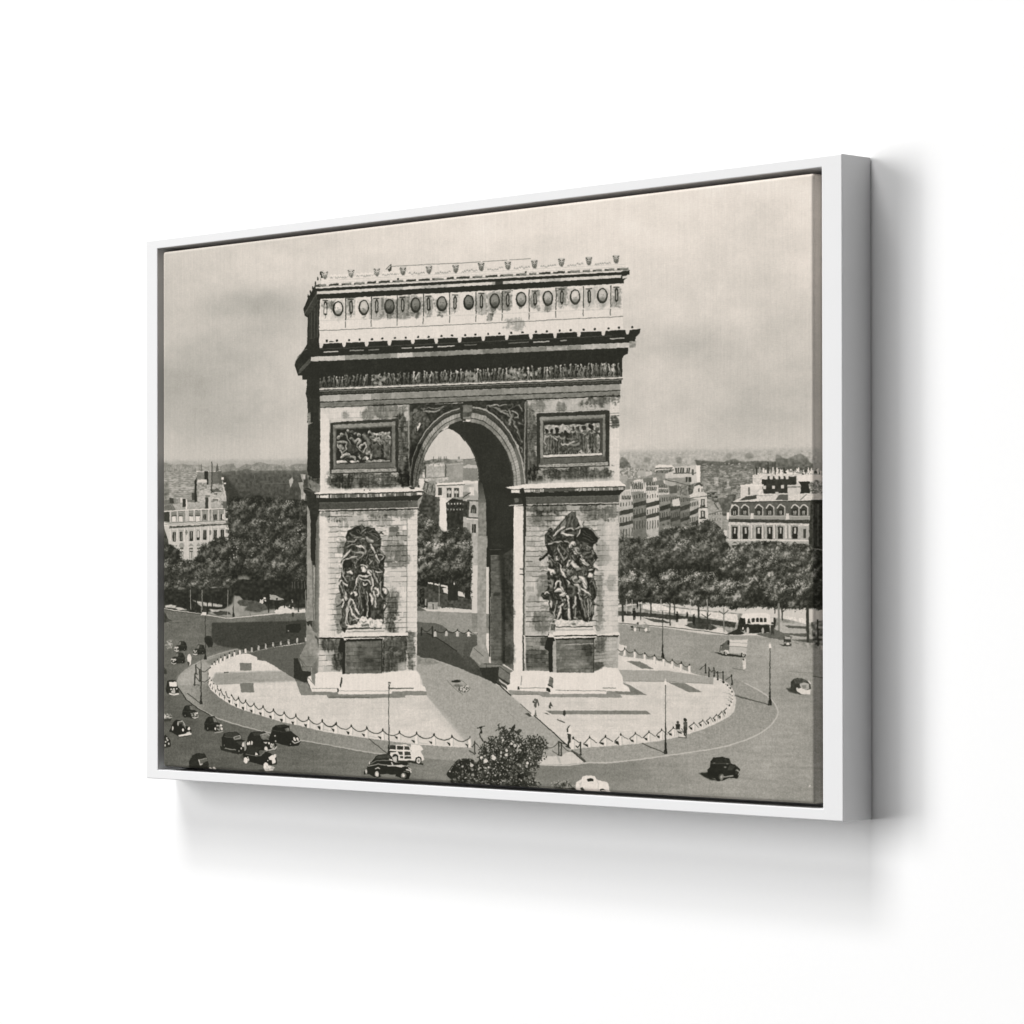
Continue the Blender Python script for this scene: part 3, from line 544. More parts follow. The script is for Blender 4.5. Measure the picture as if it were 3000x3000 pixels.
    P(I, "890,548 540,645 350,745 215,835 188,905 200,960 400,945 540,940 545,770 700,690 860,560", 168, op=.75, soft=5, nz=5)
    P(I, "500,690 860,552 900,548 870,570 700,640 560,730", 120, op=.8, soft=2)
    L(O, smooth(np.vstack([I("205,980 290,1110 420,1210 560,1290 700,1352 1000,1442 1300,1512 1600,1582"), J("0,1155 300,1212 600,1262 900,1295 1150,1318")])), 3.0, 176); L(O, I("205,990 290,1118 420,1220 560,1298"), 2.6, 40)
    L(O, I("870,548 700,590 540,642 350,740"), 2.2, 170)
    L(O, smooth(np.vstack([Q("880,1312 1200,1322 1480,1292"), M("0,1432 250,1405 500,1370 900,1312 1150,1250 1350,1160 1450,1070 1488,990 1450,900 1350,810 1200,730")])), 3.6, 190)
    P(Q, "900,1222 1150,1212 1285,1150 1440,1288 1200,1312 880,1310", 203, nz=5)
    P(Q, "1285,1150 1440,1280 1420,1290 1270,1160", 70); P(Q, "1100,1195 1130,1200 1160,1295 1140,1300", 178)
    # island floor
    isl = smooth(np.vstack([I("545,960 545,770 600,720 700,680 820,630 950,600 1040,582 1260,532 1640,478"), E("1390,1060 1930,1060"), F("140,1060 1720,1180"), M("80,475 230,505 500,545 725,640 920,680 1000,700 1060,745 1112,830 1112,940 1080,1005 980,1068 860,1122 720,1172 560,1217 320,1257 0,1285"), Q("1640,1107 1450,1122 1280,1142"), Q("880,1190 200,1200"), J("1900,1230 1680,1202 1450,1190 1060,1160 720,1120 500,1090 290,1062 0,1012"), I("1640,1432 1370,1372 1130,1302 940,1237 770,1162 650,1082 570,1010")]), 4)
    P(O, isl, 209, nz=4, nf=N30)
    c = cover(isl); x0, x1, y0, y1, m = c
    G[y0:y1, x0:x1] += m * ((N2[y0:y1, x0:x1] - .5) * 9 + (vnoise(60, 8, 403)[y0:y1, x0:x1] - .5) * 9 + (N14[y0:y1, x0:x1] - .5) * 5 + np.interp(YY[y0:y1, x0:x1], [1900, 2060, 2250], [6, -4, 4]))
    P(I, "620,820 1230,796 1390,800 1560,905 1400,918 1100,928 620,948 575,900", 150, nz=4, soft=2); P(I, "900,810 1390,800 1560,905 1300,910", 172, op=.5, soft=8)
    P(I, "940,604 1040,583 1260,532 1700,474 1700,940 1600,905 1530,892 1400,812 1280,735 1190,684 1095,672 1090,640 1000,602", 92, nz=3)
    R(I, 895, 708, 1029, 792, 116, nz=4); P(I, "898,934 1050,930 1058,1038 912,1040", 116, nz=4); P(I, "718,808 768,806 768,814 718,818", 48)
    L(I, "620,948 900,935", 1.4, 120)
    r = np.random.default_rng(55)
    for yy in np.arange(2040, 2250, 17):                  # joints of the paving
        for xx in np.arange(660, 2150, 60): L(O, [(xx + 30 * r.random(), yy + 3 * r.random()), (xx + 40 + 30 * r.random(), yy + 3 * r.random())], .9, 150, .28 if r.random() < .6 else 0)
    # right side paving bands (sheet M)
    P(M, "80,612 520,620 920,680 920,735 520,715 130,712 80,690", 162, nz=4); L(M, "130,712 520,716 920,736", 1.4, 120)
    P(M, "155,535 270,537 400,605 290,603", 120, nz=4); P(M, "520,722 665,728 820,808 700,808", 122, nz=4)
    P(M, "120,722 180,745 335,835 60,830 0,835 -20,800", 120, nz=4); P(M, "-100,836 100,834 115,856 -100,856", 112, nz=4); P(M, "-560,972 325,972 372,1006 -500,1006", 124, nz=5)
    L(M, "1110,830 1390,915", 1.3, 105); L(M, "980,720 1040,742", 1, 140, .6)
    for x, y in ((1000, 808), (1020, 860)): L(M, [(x, y), (x + 60, y + 18)], 1, 120, .6)

def axis_road():
    # the roadway that runs under the arch
    P(E, "1386,812 1930,830 2010,830 2010,1060 1386,1060", 146, nz=5, nf=N3); P(E, "1386,750 1470,790 1560,806 1930,812 1930,832 1500,812 1386,790", 205, nz=8)
    P(E, "1386,748 1470,796 1500,812 1386,812", 90)
    P(E, "1515,485 1740,520 1745,620 1720,630 1600,590 1500,545", 60, nz=12); P(E, "1510,486 1735,528 1735,550 1640,528 1518,505", 214); P(E, "1680,560 1740,545 1740,620 1690,605", 208); P(E, "1855,590 1930,610 1930,660 1855,640", 206)
    P(E, "1386,520 1500,540 1600,600 1740,640 2010,680 2010,800 1700,770 1560,720 1400,740", 74, nz=18, nf=N6); R(E, 1738, 520, 1855, 690, 46); R(E, 1510, 715, 1625, 795, 160, nz=14); R(E, 1565, 735, 1575, 795, 66)
    L(E, "1580,430 1580,560", 3, 48); L(E, "1655,430 1655,600", 3, 52); L(E, "1640,500 1640,790", 1.8, 150); R(E, 1480, 680, 1495, 755, 150); R(E, 1420, 560, 1475, 745, 46, nz=30, nf=N3)
    figure(E, 1918, 630, 70, 60); ell(E, 1812, 505, 8, 14, 210)
    P(E, "1386,930 1460,946 1600,950 1680,975 1740,1030 1800,1062 1930,1065 2010,1065 2010,1500 1930,1484 1700,1400 1560,1352 1440,1342 1386,1312", (96, 84), nz=4, nf=N3)
    P(E, "1386,1065 1500,1060 1590,1100 1840,1268 1930,1370 1930,1484 1700,1400 1560,1352 1440,1342 1386,1312", 70, nz=3); L(E, "1500,1062 1590,1100 1840,1268", 2, 34)
    P(F, "-20,1060 140,1085 150,1300 60,1330 180,1460 400,1420 520,1700 340,1630 140,1545 -20,1485", (92, 58), nz=5, nf=N3)
    road = np.vstack([E("1386,1312 1440,1342 1560,1352 1930,1484"), F("0,1490 140,1545 340,1632 515,1768"), Q("700,625 840,752 1230,1105 1285,1150 1150,1212 900,1222 860,1210 200,1215"), J("1700,1205 1620,1120 1500,1000 1190,612 1170,560 1110,370 1075,330 1070,150")])
    P(O, road, 160, nz=5, nf=N3, soft=1)
    P(J, "1180,600 1260,700 1420,850 1560,1010 1700,1190 1640,1200 1500,1060 1300,860", 190, op=.6, soft=5)
    P(E, "1390,1320 1440,1345 1560,1356 1640,1400 1500,1425 1400,1410", 138, nz=18, soft=1)
    L(Q, "700,625 840,752", 1.6, 60); L(Q, "845,750 1230,1095", 2.8, 38); L(Q, "530,690 680,830", 1.2, 120, .6); L(Q, "30,700 250,930", 1.2, 130, .5)
    # wreaths on the flame stone
    L(J, "1420,440 1520,545 1600,600", 1.3, 100); L(J, "1560,430 1600,450 1690,530", 1.3, 110); ell(J, 1522, 448, 54, 15, 48); ell(J, 1545, 500, 60, 18, 118, nz=30); ell(J, 1610, 540, 66, 32, 84, nz=20)
    speck(J, 1500, 485, 1640, 530, 26, 4, 9, 70, 180, 3); speck(J, 1565, 500, 1665, 565, 34, 6, 13, 130, 205, 4); speck(J, 1570, 520, 1680, 570, 12, 3, 7, 40, 70, 5)

def arch_side():
    # shaded left flank of the arch and the ends of its cornices
    P(A, "245,370 305,355 310,212 335,205 340,360 330,1100 330,1930 150,1930 160,1830 150,1650 135,1600 150,1500 145,1440 95,1440 95,1395 50,1395 10,1275 20,1235 110,1110 150,1040 160,740 125,715 110,640 160,520", 46, nz=5)
    P(A, "275,455 150,650 130,690 160,720 305,520", 62, nz=6); L(A, "265,455 125,690", 3, 96, .7); L(A, "250,400 115,640", 2, 30)
    for i in range(6): L(A, [(185 + i * 18, 700 - i * 24), (180 + i * 18, 980 - i * 4)], 2.6, 74 if i % 2 else 58)
    P(A, "240,370 165,520 150,560 235,385", 40); 
    for x, y in ((165, 500), (190, 450), (218, 405), (248, 350), (275, 300), (305, 240)): ell(A, x, y, 9, 17, 44); ell(A, x - 2, y - 18, 6, 6, 44)
    P(A, "175,1068 285,1062 300,1100 180,1104", 140, nz=24, nf=N3); R(A, 182, 1122, 285, 1136, 222)
    P(A, "55,1370 60,1330 180,1200 195,1240 70,1370", 84, nz=10); L(A, "20,1230 110,1110 150,1095", 2, 110, .8); L(A, "65,1160 70,1185", 1.6, 60); L(A, "45,1185 120,1105", 1.4, 80)
    P(C, "150,200 240,175 305,148 305,268 160,332", 136, nz=12, nf=N3); courses(C, "155,205 305,150 305,268 160,332", 4, .3, .5, .14, 5)
    P(C, "160,332 305,268 300,930 240,940 165,900 150,860", 46, nz=5)
    P(C, "160,900 230,935 300,930 300,1085 240,1088 160,1040", 118, nz=22, nf=N6); stain(C, "160,900 300,930 300,1000 160,960", .6, 3)
    P(C, "105,1052 160,1040 240,1090 305,1085 305,1190 290,1300 290,1940 150,1940 150,1240 150,1140 110,1085", 50, nz=6); L(C, "110,1055 240,1092", 2.4, 80); L(C, "180,1000 190,1040", 2.2, 50)
    P(C, "150,1240 175,1290 188,1400 188,1940 148,1940", 150, nz=10, nf=N6); P(C, "188,1300 250,1380 248,1770 190,1770", 44); P(C, "262,1400 290,1320 292,1940 248,1940 250,1450", 104, nz=10); L(C, "190,1765 250,1765", 2, 130); P(C, "190,1770 250,1770 248,1900 215,1960 190,1900", 40)
    P(E, "148,-10 190,-10 188,200 235,300 235,920 205,925 125,840 148,760", 142, nz=12, nf=N6); P(E, "188,-10 250,-10 248,160 225,300 205,280 190,200", 42); P(E, "248,-10 292,-10 285,1080 245,1010 232,800", 112, nz=10)
    L(E, "212,250 222,1000", 2, 88); L(E, "245,300 240,900", 1.6, 80)
    P(E, "125,840 205,925 205,1010 210,1040 235,1050 270,1110 285,1120 280,1500 235,1530 200,1500 200,1440 95,1490 60,1340 105,1240 140,1190 140,930", 140, nz=12, nf=N6)
    P(E, "140,930 207,928 205,1010 178,960 165,985 148,970", 52, nz=12); P(E, "232,1080 270,1115 284,1130 280,1260 262,1130 240,1120", 66, soft=1)
    P(E, "60,1340 105,1240 140,1230 215,1330 240,1400 215,1440 95,1440", 128, nz=10); L(E, "60,1340 100,1430 95,1490", 2, 90); L(E, "100,1330 230,1330", 1.5, 100); L(E, "90,1445 225,1440", 1.6, 78); L(E, "60,1345 150,1450", 1.5, 92)
    P(E, "100,1450 200,1440 195,1495 100,1490", 116, nz=12); P(E, "0,1345 48,1350 95,1490 195,1500 190,1570 150,1560 145,1640 0,1570", 48)
    P(E, "205,1440 245,1400 282,1300 275,1510 240,1530 240,1655 200,1600 195,1520", 112, nz=10); P(E, "150,1555 195,1560 240,1660 205,1710 170,1640", 150); L(E, "150,1600 200,1715", 3, 52)

Y_attic = lambda x: 835.8 - .054 * (x - 923.4)
def along(xa, ya, xb, yb): return lambda x: ya + (yb - ya) * (x - xa) / (xb - xa)
def strip(x0, x1, f, d0, d1, tone, **k):
    xs = np.linspace(x0, x1, 24)
    P(O, np.r_[np.c_[xs, [f(x) + (d0(x) if callable(d0) else d0) for x in xs]], np.c_[xs[::-1], [f(x) + (d1(x) if callable(d1) else d1) for x in xs[::-1]]]], tone, **k)

def arch_top():
    # roof hut and the parapet with its row of carved heads
    P(A, "1105,158 1932,118 1932,300 1105,340", 217, nz=3); P(B, "0,118 745,72 760,250 0,290", 217, nz=3)
    L(A, "1110,158 1500,136 1932,118", 1.6, 96); L(B, "0,118 180,106", 1.4, 90); L(B, "205,104 480,88", 1.4, 90); L(B, "510,86 745,70", 1.4, 90); P(A, "1040,192 1085,145 1105,128 1105,205 1080,222 1060,190", 62, nz=12); P(A, "1048,190 1090,150 1098,150 1085,185", 190); L(A, "1105,160 1106,218", 1.6, 110)
    P(A, "308,300 420,300 700,275 1110,262 1110,345 305,358", 219, nz=3)
    strip(940, 1838, Y_attic, -20, 0, 221, nz=3)
    xs = [(A, x, y) for x, y in ((355, 258), (650, 240), (942, 226), (1236, 214), (1530, 200), (1832, 188))] + [(B, x, y) for x, y in ((190, 165), (490, 152), (790, 135), (1095, 118), (1405, 102), (1712, 82))]
    for i, (w, x, y) in enumerate(xs):
        lt = 206 if i < 3 else 186
        P(w, [(x - 40, y - 50), (x + 38, y - 52), (x + 34, y), (x + 20, y + 45), (x - 18, y + 45), (x - 34, y)], lt, nz=8)
        for dx, dy, r in ((-30, -34, 9), (28, -36, 9), (-14, -24, 8), (14, -26, 8)): ell(w, x + dx, y + dy, r, r * .7, 52)
        for q in ([(-32, -20), (-14, 2), (-22, 26)], [(30, -20), (14, 4), (22, 26)], [(-8, -8), (0, 22), (-4, 44)], [(8, -8), (6, 30), (12, 44)], [(-26, 6), (-8, 36)], [(24, 6), (8, 40)]): L(w, [(x + a, y + b) for a, b in q], 1.7, 84 if i > 2 else 110)
        ell(w, x, y + 28, 11, 18, 96, .7)
        if i < 11:
            r = np.random.default_rng(i)
            for j in range(7): a, b = x + 75 + j * 26, y + 8 + r.random() * 22 - j * 1.5; L(w, [(a, b), (a + 10 * r.random(), b + 12)], 1.6, 110, .7); ell(w, a + 8, b + 2, 11, 12, 232 if i < 3 else 206, .7); L(w, [(a - 8, b + 14), (a, b), (a + 12, b + 14)], 1.5, 128, .8)
            if i < 3:
                for j in range(9): ell(w, x + 70 + j * 24, y + 4 - j * 1.5 + 10 * (j % 2), 14, 14, 224)
                for j in range(8): L(w, [(x + 60 + j * 26, y + 30 - j), (x + 72 + j * 26, y + 16 - j)], 1.2, 160, .7)
    for d in (-12, -5): L(O, [(960, Y_attic(960) + d), (1830, Y_attic(1830) + d)], 1.0, 150, .5)
    for x, y, w in ((1180, 305, A), (690, 232, B)): R(w, x - 9, y - 16, x + 9, y + 12, 50)
    # upper cornice
    strip(922, 1840, Y_attic, -1, 5, 74)
    r = np.random.default_rng(2)
    x = 935
    while x < 1825:
        wd = 16 + r.random() * 16; strip(x, x + wd, Y_attic, -2.0, 3.2, 132 if r.random() < .6 else 62); strip(x + wd, x + wd + 8, Y_attic, -3, 4, 218); x += wd + 8 + r.random() * 14
    strip(924, 1838, Y_attic, 5.5, 10, 212, nz=8, nf=N6)
    strip(926, 1842, Y_attic, 10, 19.5, 42); strip(928, 1836, Y_attic, 18.5, 27, 205, nz=10, nf=N14)
    for a, b in ((1100, 1180), (1235, 1310), (1440, 1490), (1580, 1640)): strip(a, b, Y_attic, 19, 27, 150, op=.5, nz=30, nf=N6)
    strip(1450, 1472, Y_attic, 18, 28, 60)
    strip(928, 1826, Y_attic, 27, 44, 44)
    P(B, "1865,202 1855,225 1835,262 1800,270 1835,290 1795,318 1778,345 1770,360 1760,300 1780,215", 46); P(B, "1790,200 1866,200 1840,212 1780,216", 140); P(B, "1780,268 1836,276 1834,290 1780,300", 205)
    # attic storey
    f = along(938, 877, 1820, 832)
    P(O, [(938.5, 877), (1820, 832), (1823, 930), (1823, 968), (1842, 970), (934, 1008), (936, 945)], 219, nz=3, nf=N30)
    P(A, "288,870 300,760 305,530 300,530 285,880", 226)
    f2 = along(935, 969, 1823, 928)
    L(O, [(935, 969), (1360, 951), (1823, 928)], 1.5, 74); L(O, [(937, 940), (1360, 924), (1822, 905)], 1.0, 150, .55)
    ovals = [(A, 502, 637, 205), (A, 792, 625, 178), (A, 1083, 612, 96), (A, 1378, 597, 110), (A, 1673, 583, 128), (B, 45, 567, 104), (B, 338, 550, 116), (B, 638, 533, 150), (B, 940, 520, 160), (B, 1247, 505, 190), (B, 1555, 490, 172)]
    for i, (w, x, y, t) in enumerate(ovals):
        stain(w, [(x - 100, y - 90), (x + 100, y - 90), (x + 90, y + 130), (x - 90, y + 130)], .34 if i in (2, 3, 4, 5, 6) else .14, 7, .35)
        stain(w, [(x - 40, y + 60), (x + 40, y + 60), (x + 30, y + 150), (x - 30, y + 150)], .38 if 0 < i < 9 else .16, 4, .3)
        ell(w, x, y, 61, 87, 44, nz=6); ell(w, x + 2, y - 8, 44, 66, (t, t - 22) if False else t); ell(w, x - 4, y - 20, 34, 42, min(t + 26, 226), .8, soft=2); ell(w, x + 4, y + 42, 34, 26, t * .62, .7, soft=2)
        r = np.random.default_rng(60 + i)
        for _ in range(5): a = x - 22 + r.random() * 40; b = y - 16 + r.random() * 34; L(w, [(a, b), (a + 14 * r.random(), b + 10 * (r.random() - .5))], 1.8, t * .55, .6)
    for i, (w, x, y) in enumerate(((A, 360, 622), (A, 648, 612), (A, 938, 600), (A, 1232, 586), (A, 1525, 575), (A, 1825, 560), (B, 190, 545), (B, 488, 530), (B, 795, 515), (B, 1098, 500), (B, 1408, 490), (B, 1716, 475))):
        dark = (0, .6, .4, .6, .55, .5, .45, .7, .6, .65, .2, .55)[i]
        P(w, [(x - 52, y - 92), (x + 52, y - 98), (x + 54, y + 100), (x - 50, y + 106)], 206, nz=8, nf=N14)
        stain(w, [(x - 60, y - 90), (x + 60, y - 96), (x + 60, y + 150), (x - 60, y + 150)], dark * .62, 5, .25)
        L(w, [(x - 52, y - 92), (x + 52, y - 98)], 2.2, 226 if i not in (1, 7, 9) else 90); R(w, x - 36, y - 86, x + 32, y - 74, 66)
        P(w, [(x - 19, y + 70), (x - 19, y - 40), (x - 8, y - 70), (x + 8, y - 70), (x + 19, y - 40), (x + 19, y + 70), (x + 6, y + 90), (x - 6, y + 90)], 50); P(w, [(x - 7, y + 62), (x - 7, y - 34), (x, y - 52), (x + 7, y - 34), (x + 7, y + 62)], 150 if dark else 214)
        L(w, [(x, y + 88), (x + 4, y + 110), (x - 8, y + 124)], 1.4, 90)
        if i == 0: P(w, [(x - 13, y - 20), (x + 13, y - 20), (x + 13, y + 70), (x - 13, y + 70)], 216); L(w, [(x - 16, y - 40), (x - 16, y + 80)], 2, 90); L(w, [(x + 16, y - 40), (x + 16, y + 80)], 2, 90)
    for w, x, y in ((A, 590, 520), (A, 880, 505), (A, 1172, 490), (A, 1467, 478), (A, 1765, 462), (B, 130, 450), (B, 427, 440), (B, 730, 425), (B, 1034, 405), (B, 1343, 390), (B, 1652, 380)):
        L(w, [(x, y), (x - 2, y + 242)], 2.6, 56); L(w, [(x - 4, y + 262), (x - 5, y + 332)], 2.0, 66)
    stain(B, "430,700 700,690 700,900 430,900", .3, 8, .55); stain(B, "250,700 320,690 320,780 250,780", .5, 4, .4); stain(A, "300,530 480,530 480,700 300,640", .5, 6, .45)
    for w, x, y in [(A, *p) for p in ((375, 1003), (490, 998), (630, 995), (747, 990), (887, 983), (1002, 978), (1145, 972), (1265, 967), (1407, 962), (1525, 957), (1670, 950), (1790, 943))] + [(B, *p) for p in ((5, 937), (122, 932), (267, 926), (392, 920), (527, 912), (655, 908), (803, 900), (926, 893), (1074, 887), (1195, 882), (1345, 875), (1470, 868), (1625, 862), (1742, 856), (1893, 850))]: ell(w, x, y, 13, 14, 42)
    P(A, "390,1020 410,1006 440,1003 470,1012 485,1018", 48)

def arch_cornice():
    f = along(934, 1007.5, 1842, 966.5)
    strip(934, 1858, f, -1, 38, 44, nz=4); strip(900, 934, along(900, 1008, 934, 1010), 0, 30, 46)
    P(B, "1800,880 1932,868 1932,980 1800,1000", 46)
    P(O, '1846,967 1874,964 1872,976 1864,986 1848,990', 46); P(O, '1850,1004 1864,1000 1860,1014 1846,1020', 176, nz=20, nf=N6)
    strip(936, 1866, f, -3.2, .4, 216)
    for w, x, y in [(A, *p) for p in ((312, 1052), (570, 1040), (826, 1032), (1084, 1020), (1345, 1006), (1611, 1000), (1876, 990))] + [(B, *p) for p in ((210, 972), (476, 962), (748, 952), (1021, 938), (1290, 925), (1567, 912), (1840, 898))]:
        P(w, [(x - 24, y - 32), (x + 22, y - 34), (x + 20, y + 6), (x + 10, y + 30), (x - 14, y + 30), (x - 20, y + 6)], 214, nz=6)
    for w, a, b, y0, y1, t in ((A, 340, 500, 1128, 1120, 205), (A, 640, 790, 1113, 1108, 150), (A, 850, 960, 1104, 1100, 130), (A, 1220, 1330, 1086, 1080, 180), (A, 1370, 1570, 1080, 1070, 205), (A, 1630, 1815, 1068, 1058, 215), (B, 0, 130, 1050, 1045, 110), (B, 500, 720, 1028, 1018, 110), (B, 780, 955, 1018, 1008, 190), (B, 1080, 1150, 1003, 998, 160), (B, 1640, 1800, 980, 972, 180)):
        L(w, [(a, y0), (b, y1)], 3.0, t)
    strip(936, 1790, f, 15, 17, 74)
    # fascia of the main cornice
    g = along(910, 1046, 1860, 1005)
    strip(910, 1860, g, 0, 13.5, 140, nz=12, nf=N30)
    r = np.random.default_rng(11); x = 910
    while x < 1850:
        wd = 14 + r.random() * 46
        t = (208, 208, 200)[int(r.random() * 3)] if x < 1000 or x > 1790 else (112 + r.random() * 56)
        if 1160 < x < 1185: t = 205
        strip(x, min(x + wd, 1858), g, 0, 13.5, t, op=.8, nz=10, nf=N6); x += wd
    strip(1600, 1660, g, 2, 12, 190, op=.6, nz=30, nf=N6); strip(1700, 1858, g, 0, 13.5, 196, op=.6, nz=14, nf=N6)
    for w, p in ((B, "1858,1010 1932,1005 1932,1075 1860,1088"),): P(w, p, 150, nz=30, nf=N6)
    # deep shade under the cornice, frieze and its right profile
    P(O, [(908, 1060), (1838, 1019), (1838, 1025), (1837, 1037), (1826, 1042), (1820, 1052), (1820, 1105), (1815, 1108), (935, 1142), (932, 1060)], 43, nz=4)
    P(A, "195,1235 300,1230 300,1930 190,1930", 45, nz=4)
    P(B, "1780,1210 1770,1250 1782,1340 1770,1400 1750,1400 1750,1200", 44)

def frieze():
    top, bot = along(937, 1100, 1815, 1060), along(937, 1138, 1815, 1103)
    r = np.random.default_rng(21)
    for p in range(2):
        x = 938.0 + p * 4
        while x < 1813:
            yt, yb = top(x) + (1 - p) * 3 + r.random() * 8, bot(x) - (1 - p) * 2
            h = yb - yt; ln = (r.random() - .5) * 12; t = ((74, 112)[p] + (0 if x < 1200 else 20)) + r.random() * (60 if r.random() < .7 else 100)
            if r.random() < .24: ell(O, x + 5, yt + h * .5, 7, 6, t * .8, nz=26); limb(O, [(x + 10, yt + h * .35), (x + 14, yt + 5)], 5, t * .8); limb(O, [(x + 1, yt + h * .5), (x - 2, yb)], 2.6, t * .7); limb(O, [(x + 9, yt + h * .5), (x + 11, yb)], 2.6, t * .7)
            limb(O, [(x + ln, yt + 5), (x + ln * .6, yt + h * .4), (x, yt + h * .62)], 5.2, t * .85)
            limb(O, [(x - .5, yt + h * .5), (x - 2 + ln * .3, yt + h * .75), (x - 2.4, yb)], 2.8, t * .75); limb(O, [(x + 1, yt + h * .5), (x + 2.6, yb)], 2.8, t * .68)
            if r.random() < .6: a = r.normal(.6, 1.2); limb(O, [(x + ln, yt + 8), (x + ln + 6 * np.cos(a), yt + 8 + 5 * np.sin(a)), (x + ln + 10 * np.cos(a + .5), yt + 6 + 8 * np.sin(a))], 2.2, t * .95)
            ell(O, x + ln + .6, yt + 2.2, 2.3, 2.8, t * .6); ell(O, x + ln, yt + 1.6, 1.9, 2.3, min(t * 1.1, 214))
            if r.random() < .06: L(O, [(x, yt - 4), (x + 4 * (r.random() - .5), yt + 14)], 1.1, 170)
            x += 8.0 + 8.5 * r.random()
    for xx in np.arange(938, 1814, 3.1): ell(O, xx, bot(xx) - 1 + r.random(), 1.6, 1.2, 120 + 80 * r.random(), .8)
    for a, b, k in ((1085, 1130, .5), (1360, 1395, .9), (1480, 1540, .4)):
        xs = a + (b - a) * r.random(22)
        for xx in xs: ell(O, xx, top(xx) + 10 + 24 * r.random(), 3 + 3 * r.random(), 3 + 3 * r.random(), 110 + 60 * r.random(), .7)
    P(D, "-20,770 0,770", 60)
    rumple(O, [(936, 1094), (1814, 1054), (1814, 1103), (936, 1139)], 1.8, 5, 1)
    g = along(935, 1140, 1823, 1106.5)
    strip(935, 1823, g, -1.5, 3, 205, nz=14, nf=N6); strip(935, 1822, g, 3, 6, 46); strip(936, 1820, g, 5.5, 8.5, 116)
    strip(936, 1818, g, 8.5, 19.5, 50)
    x = 945
    while x < 1812: strip(x, x + 2.2, g, 11, 15, 92); x += 4.6
    h = along(937, 1160.5, 1816, 1126.5)
    strip(937, 1815, h, 0, 17, 150, nz=18, nf=N30)
    r = np.random.default_rng(31); x = 937
    while x < 1812:
        wd = 8 + 26 * r.random(); base = np.interp(x, [937, 1040, 1200, 1360, 1600, 1812], [196, 172, 128, 132, 142, 150])
        strip(x, min(x + wd, 1814), h, 0, 17, base + (r.random() - .5) * (56 if x < 1180 else 22), op=.75, nz=8, nf=N6); x += wd
    strip(937, 1815, h, 17, 19.6, 40)
    strip(938, 1814, h, 19.6, 33, 126, nz=14, nf=N6); strip(938, 1400, h, 22, 32, 112, op=.5, nz=30, nf=N14)
    strip(938, 1814, h, 32.5, 36, 42)
def arch_middle():
    # front walls above the impost: left pier, right pier
    P(C, "300,140 1300,100 1300,100 1310,780 1320,900 1400,1040 1395,1300 295,1300", 192, nz=14)
    courses(C, "410,135 1300,102 1300,1040 410,1070", 15, .32, .35, .13, 3); courses(C, "300,140 410,135 405,1080 300,1085", 15, .12, .2, .05, 8)
    P(C, "300,150 408,280 402,900 402,1080 300,1085", 221, op=.85, nz=3); P(C, "300,140 900,118 600,260 415,275 300,280", 214, op=.7, soft=4)
    stain(C, "780,120 1300,100 1300,250 800,270", .45, 10, .35); stain(C, "560,190 620,190 620,250 560,250", .35, 4, .1)
    stain(C, "1180,230 1310,230 1330,1040 1170,1040", .62, 10, .08); stain(C, "410,890 1400,880 1400,1040 420,1050", .66, 12, .05); stain(C, "420,900 700,890 640,1050 480,1030", .35, 8, .1)
    courses(C, "1185,240 1300,235 1300,1030 1185,1040", 14, .5, .9, .25, 13, nb=2); courses(C, "420,900 1300,885 1300,1035 420,1060", 4, .5, .9, .3, 17, nb=9)
    P(C, "300,1065 420,1060 900,1045 1390,1032 1400,1050 300,1090", 216, op=.9, soft=2)
    L(C, "408,280 404,900", 1.6, 120); L(C, "404,900 420,1000", 1.5, 130)
    # relief panel left
    P(C, "412,312 470,300 900,272 1183,262 1181,866 900,872 410,888", 52, nz=6)
    P(C, "443,332 1146,294 1146,800 1165,822 1160,862 430,882 425,850 447,822", 116, nz=14, nf=N6); P(C, "443,332 1146,294 1146,330 470,372", 138, nz=14, nf=N6)
    P(C, "470,372 1114,342 1112,752 472,775", 82); P(C, "482,385 1104,352 1103,742 482,768", 46)
    P(C, "890,420 1090,398 1095,560 880,520", 150, nz=50, nf=N3)
    P(C, "475,775 1112,752 1140,822 450,832", 98, nz=10); P(C, "425,838 1160,822 1160,850 425,876", 152, nz=26, nf=N3); L(C, "450,829 1150,818", 1.6, 45); L(C, "420,884 1165,866", 2.2, 30)
    melee(); rumple(C, "484,390 1104,356 1103,740 484,764", 3, 8, 1)
    # right wall
    P(D, "700,62 1745,18 1745,1010 1740,1300 660,1300 690,1000 672,850", 178, nz=14)
    courses(D, "705,60 1745,20 1745,970 705,1000", 15, .3, .4, .12, 23)
    P(D, "1640,20 1745,20 1745,1000 1635,1000", 218, op=.85, nz=5); P(D, "705,100 1640,60 1640,170 810,200", 196, op=.35, soft=6)
    stain(D, "760,60 950,60 930,190 720,190", .38, 10, .15); stain(D, "1040,90 1160,80 1160,170 1050,180", .4, 8, .2); stain(D, "1380,20 1740,15 1720,120 1300,110", .55, 10, .1); stain(D, "705,180 815,180 815,1000 700,1000", .6, 9, .0)
    stain(D, "720,830 1640,790 1630,960 740,1000", .68, 12, .0); stain(D, "1640,220 1740,220 1740,360 1640,380", .6, 4, .25); courses(D, "1640,200 1742,200 1742,360 1640,370", 6, .7, .6, .2, 6, nb=2)
    P(D, "705,975 1200,945 1745,930 1745,1000 705,1010", 205, op=.8, soft=4)
    P(D, "812,200 1200,185 1600,160 1635,172 1630,790 812,818", 54, nz=6)
    P(D, "848,242 1590,214 1590,745 1622,760 1618,790 835,812 835,780 850,765", 112, nz=14, nf=N6); P(D, "848,242 1590,214 1590,240 850,275", 140, nz=10); R(D, 850, 250, 880, 760, 140, nz=14); R(D, 1556, 240, 1588, 745, 128, nz=14)
    P(D, "885,285 1560,255 1556,660 885,680", 70); P(D, "892,300 1528,285 1526,655 892,668", 48); P(D, "895,335 1525,318 1525,420 895,430", 150, nz=40, nf=N3); P(D, "890,318 1528,292 1528,318 890,334", 46)
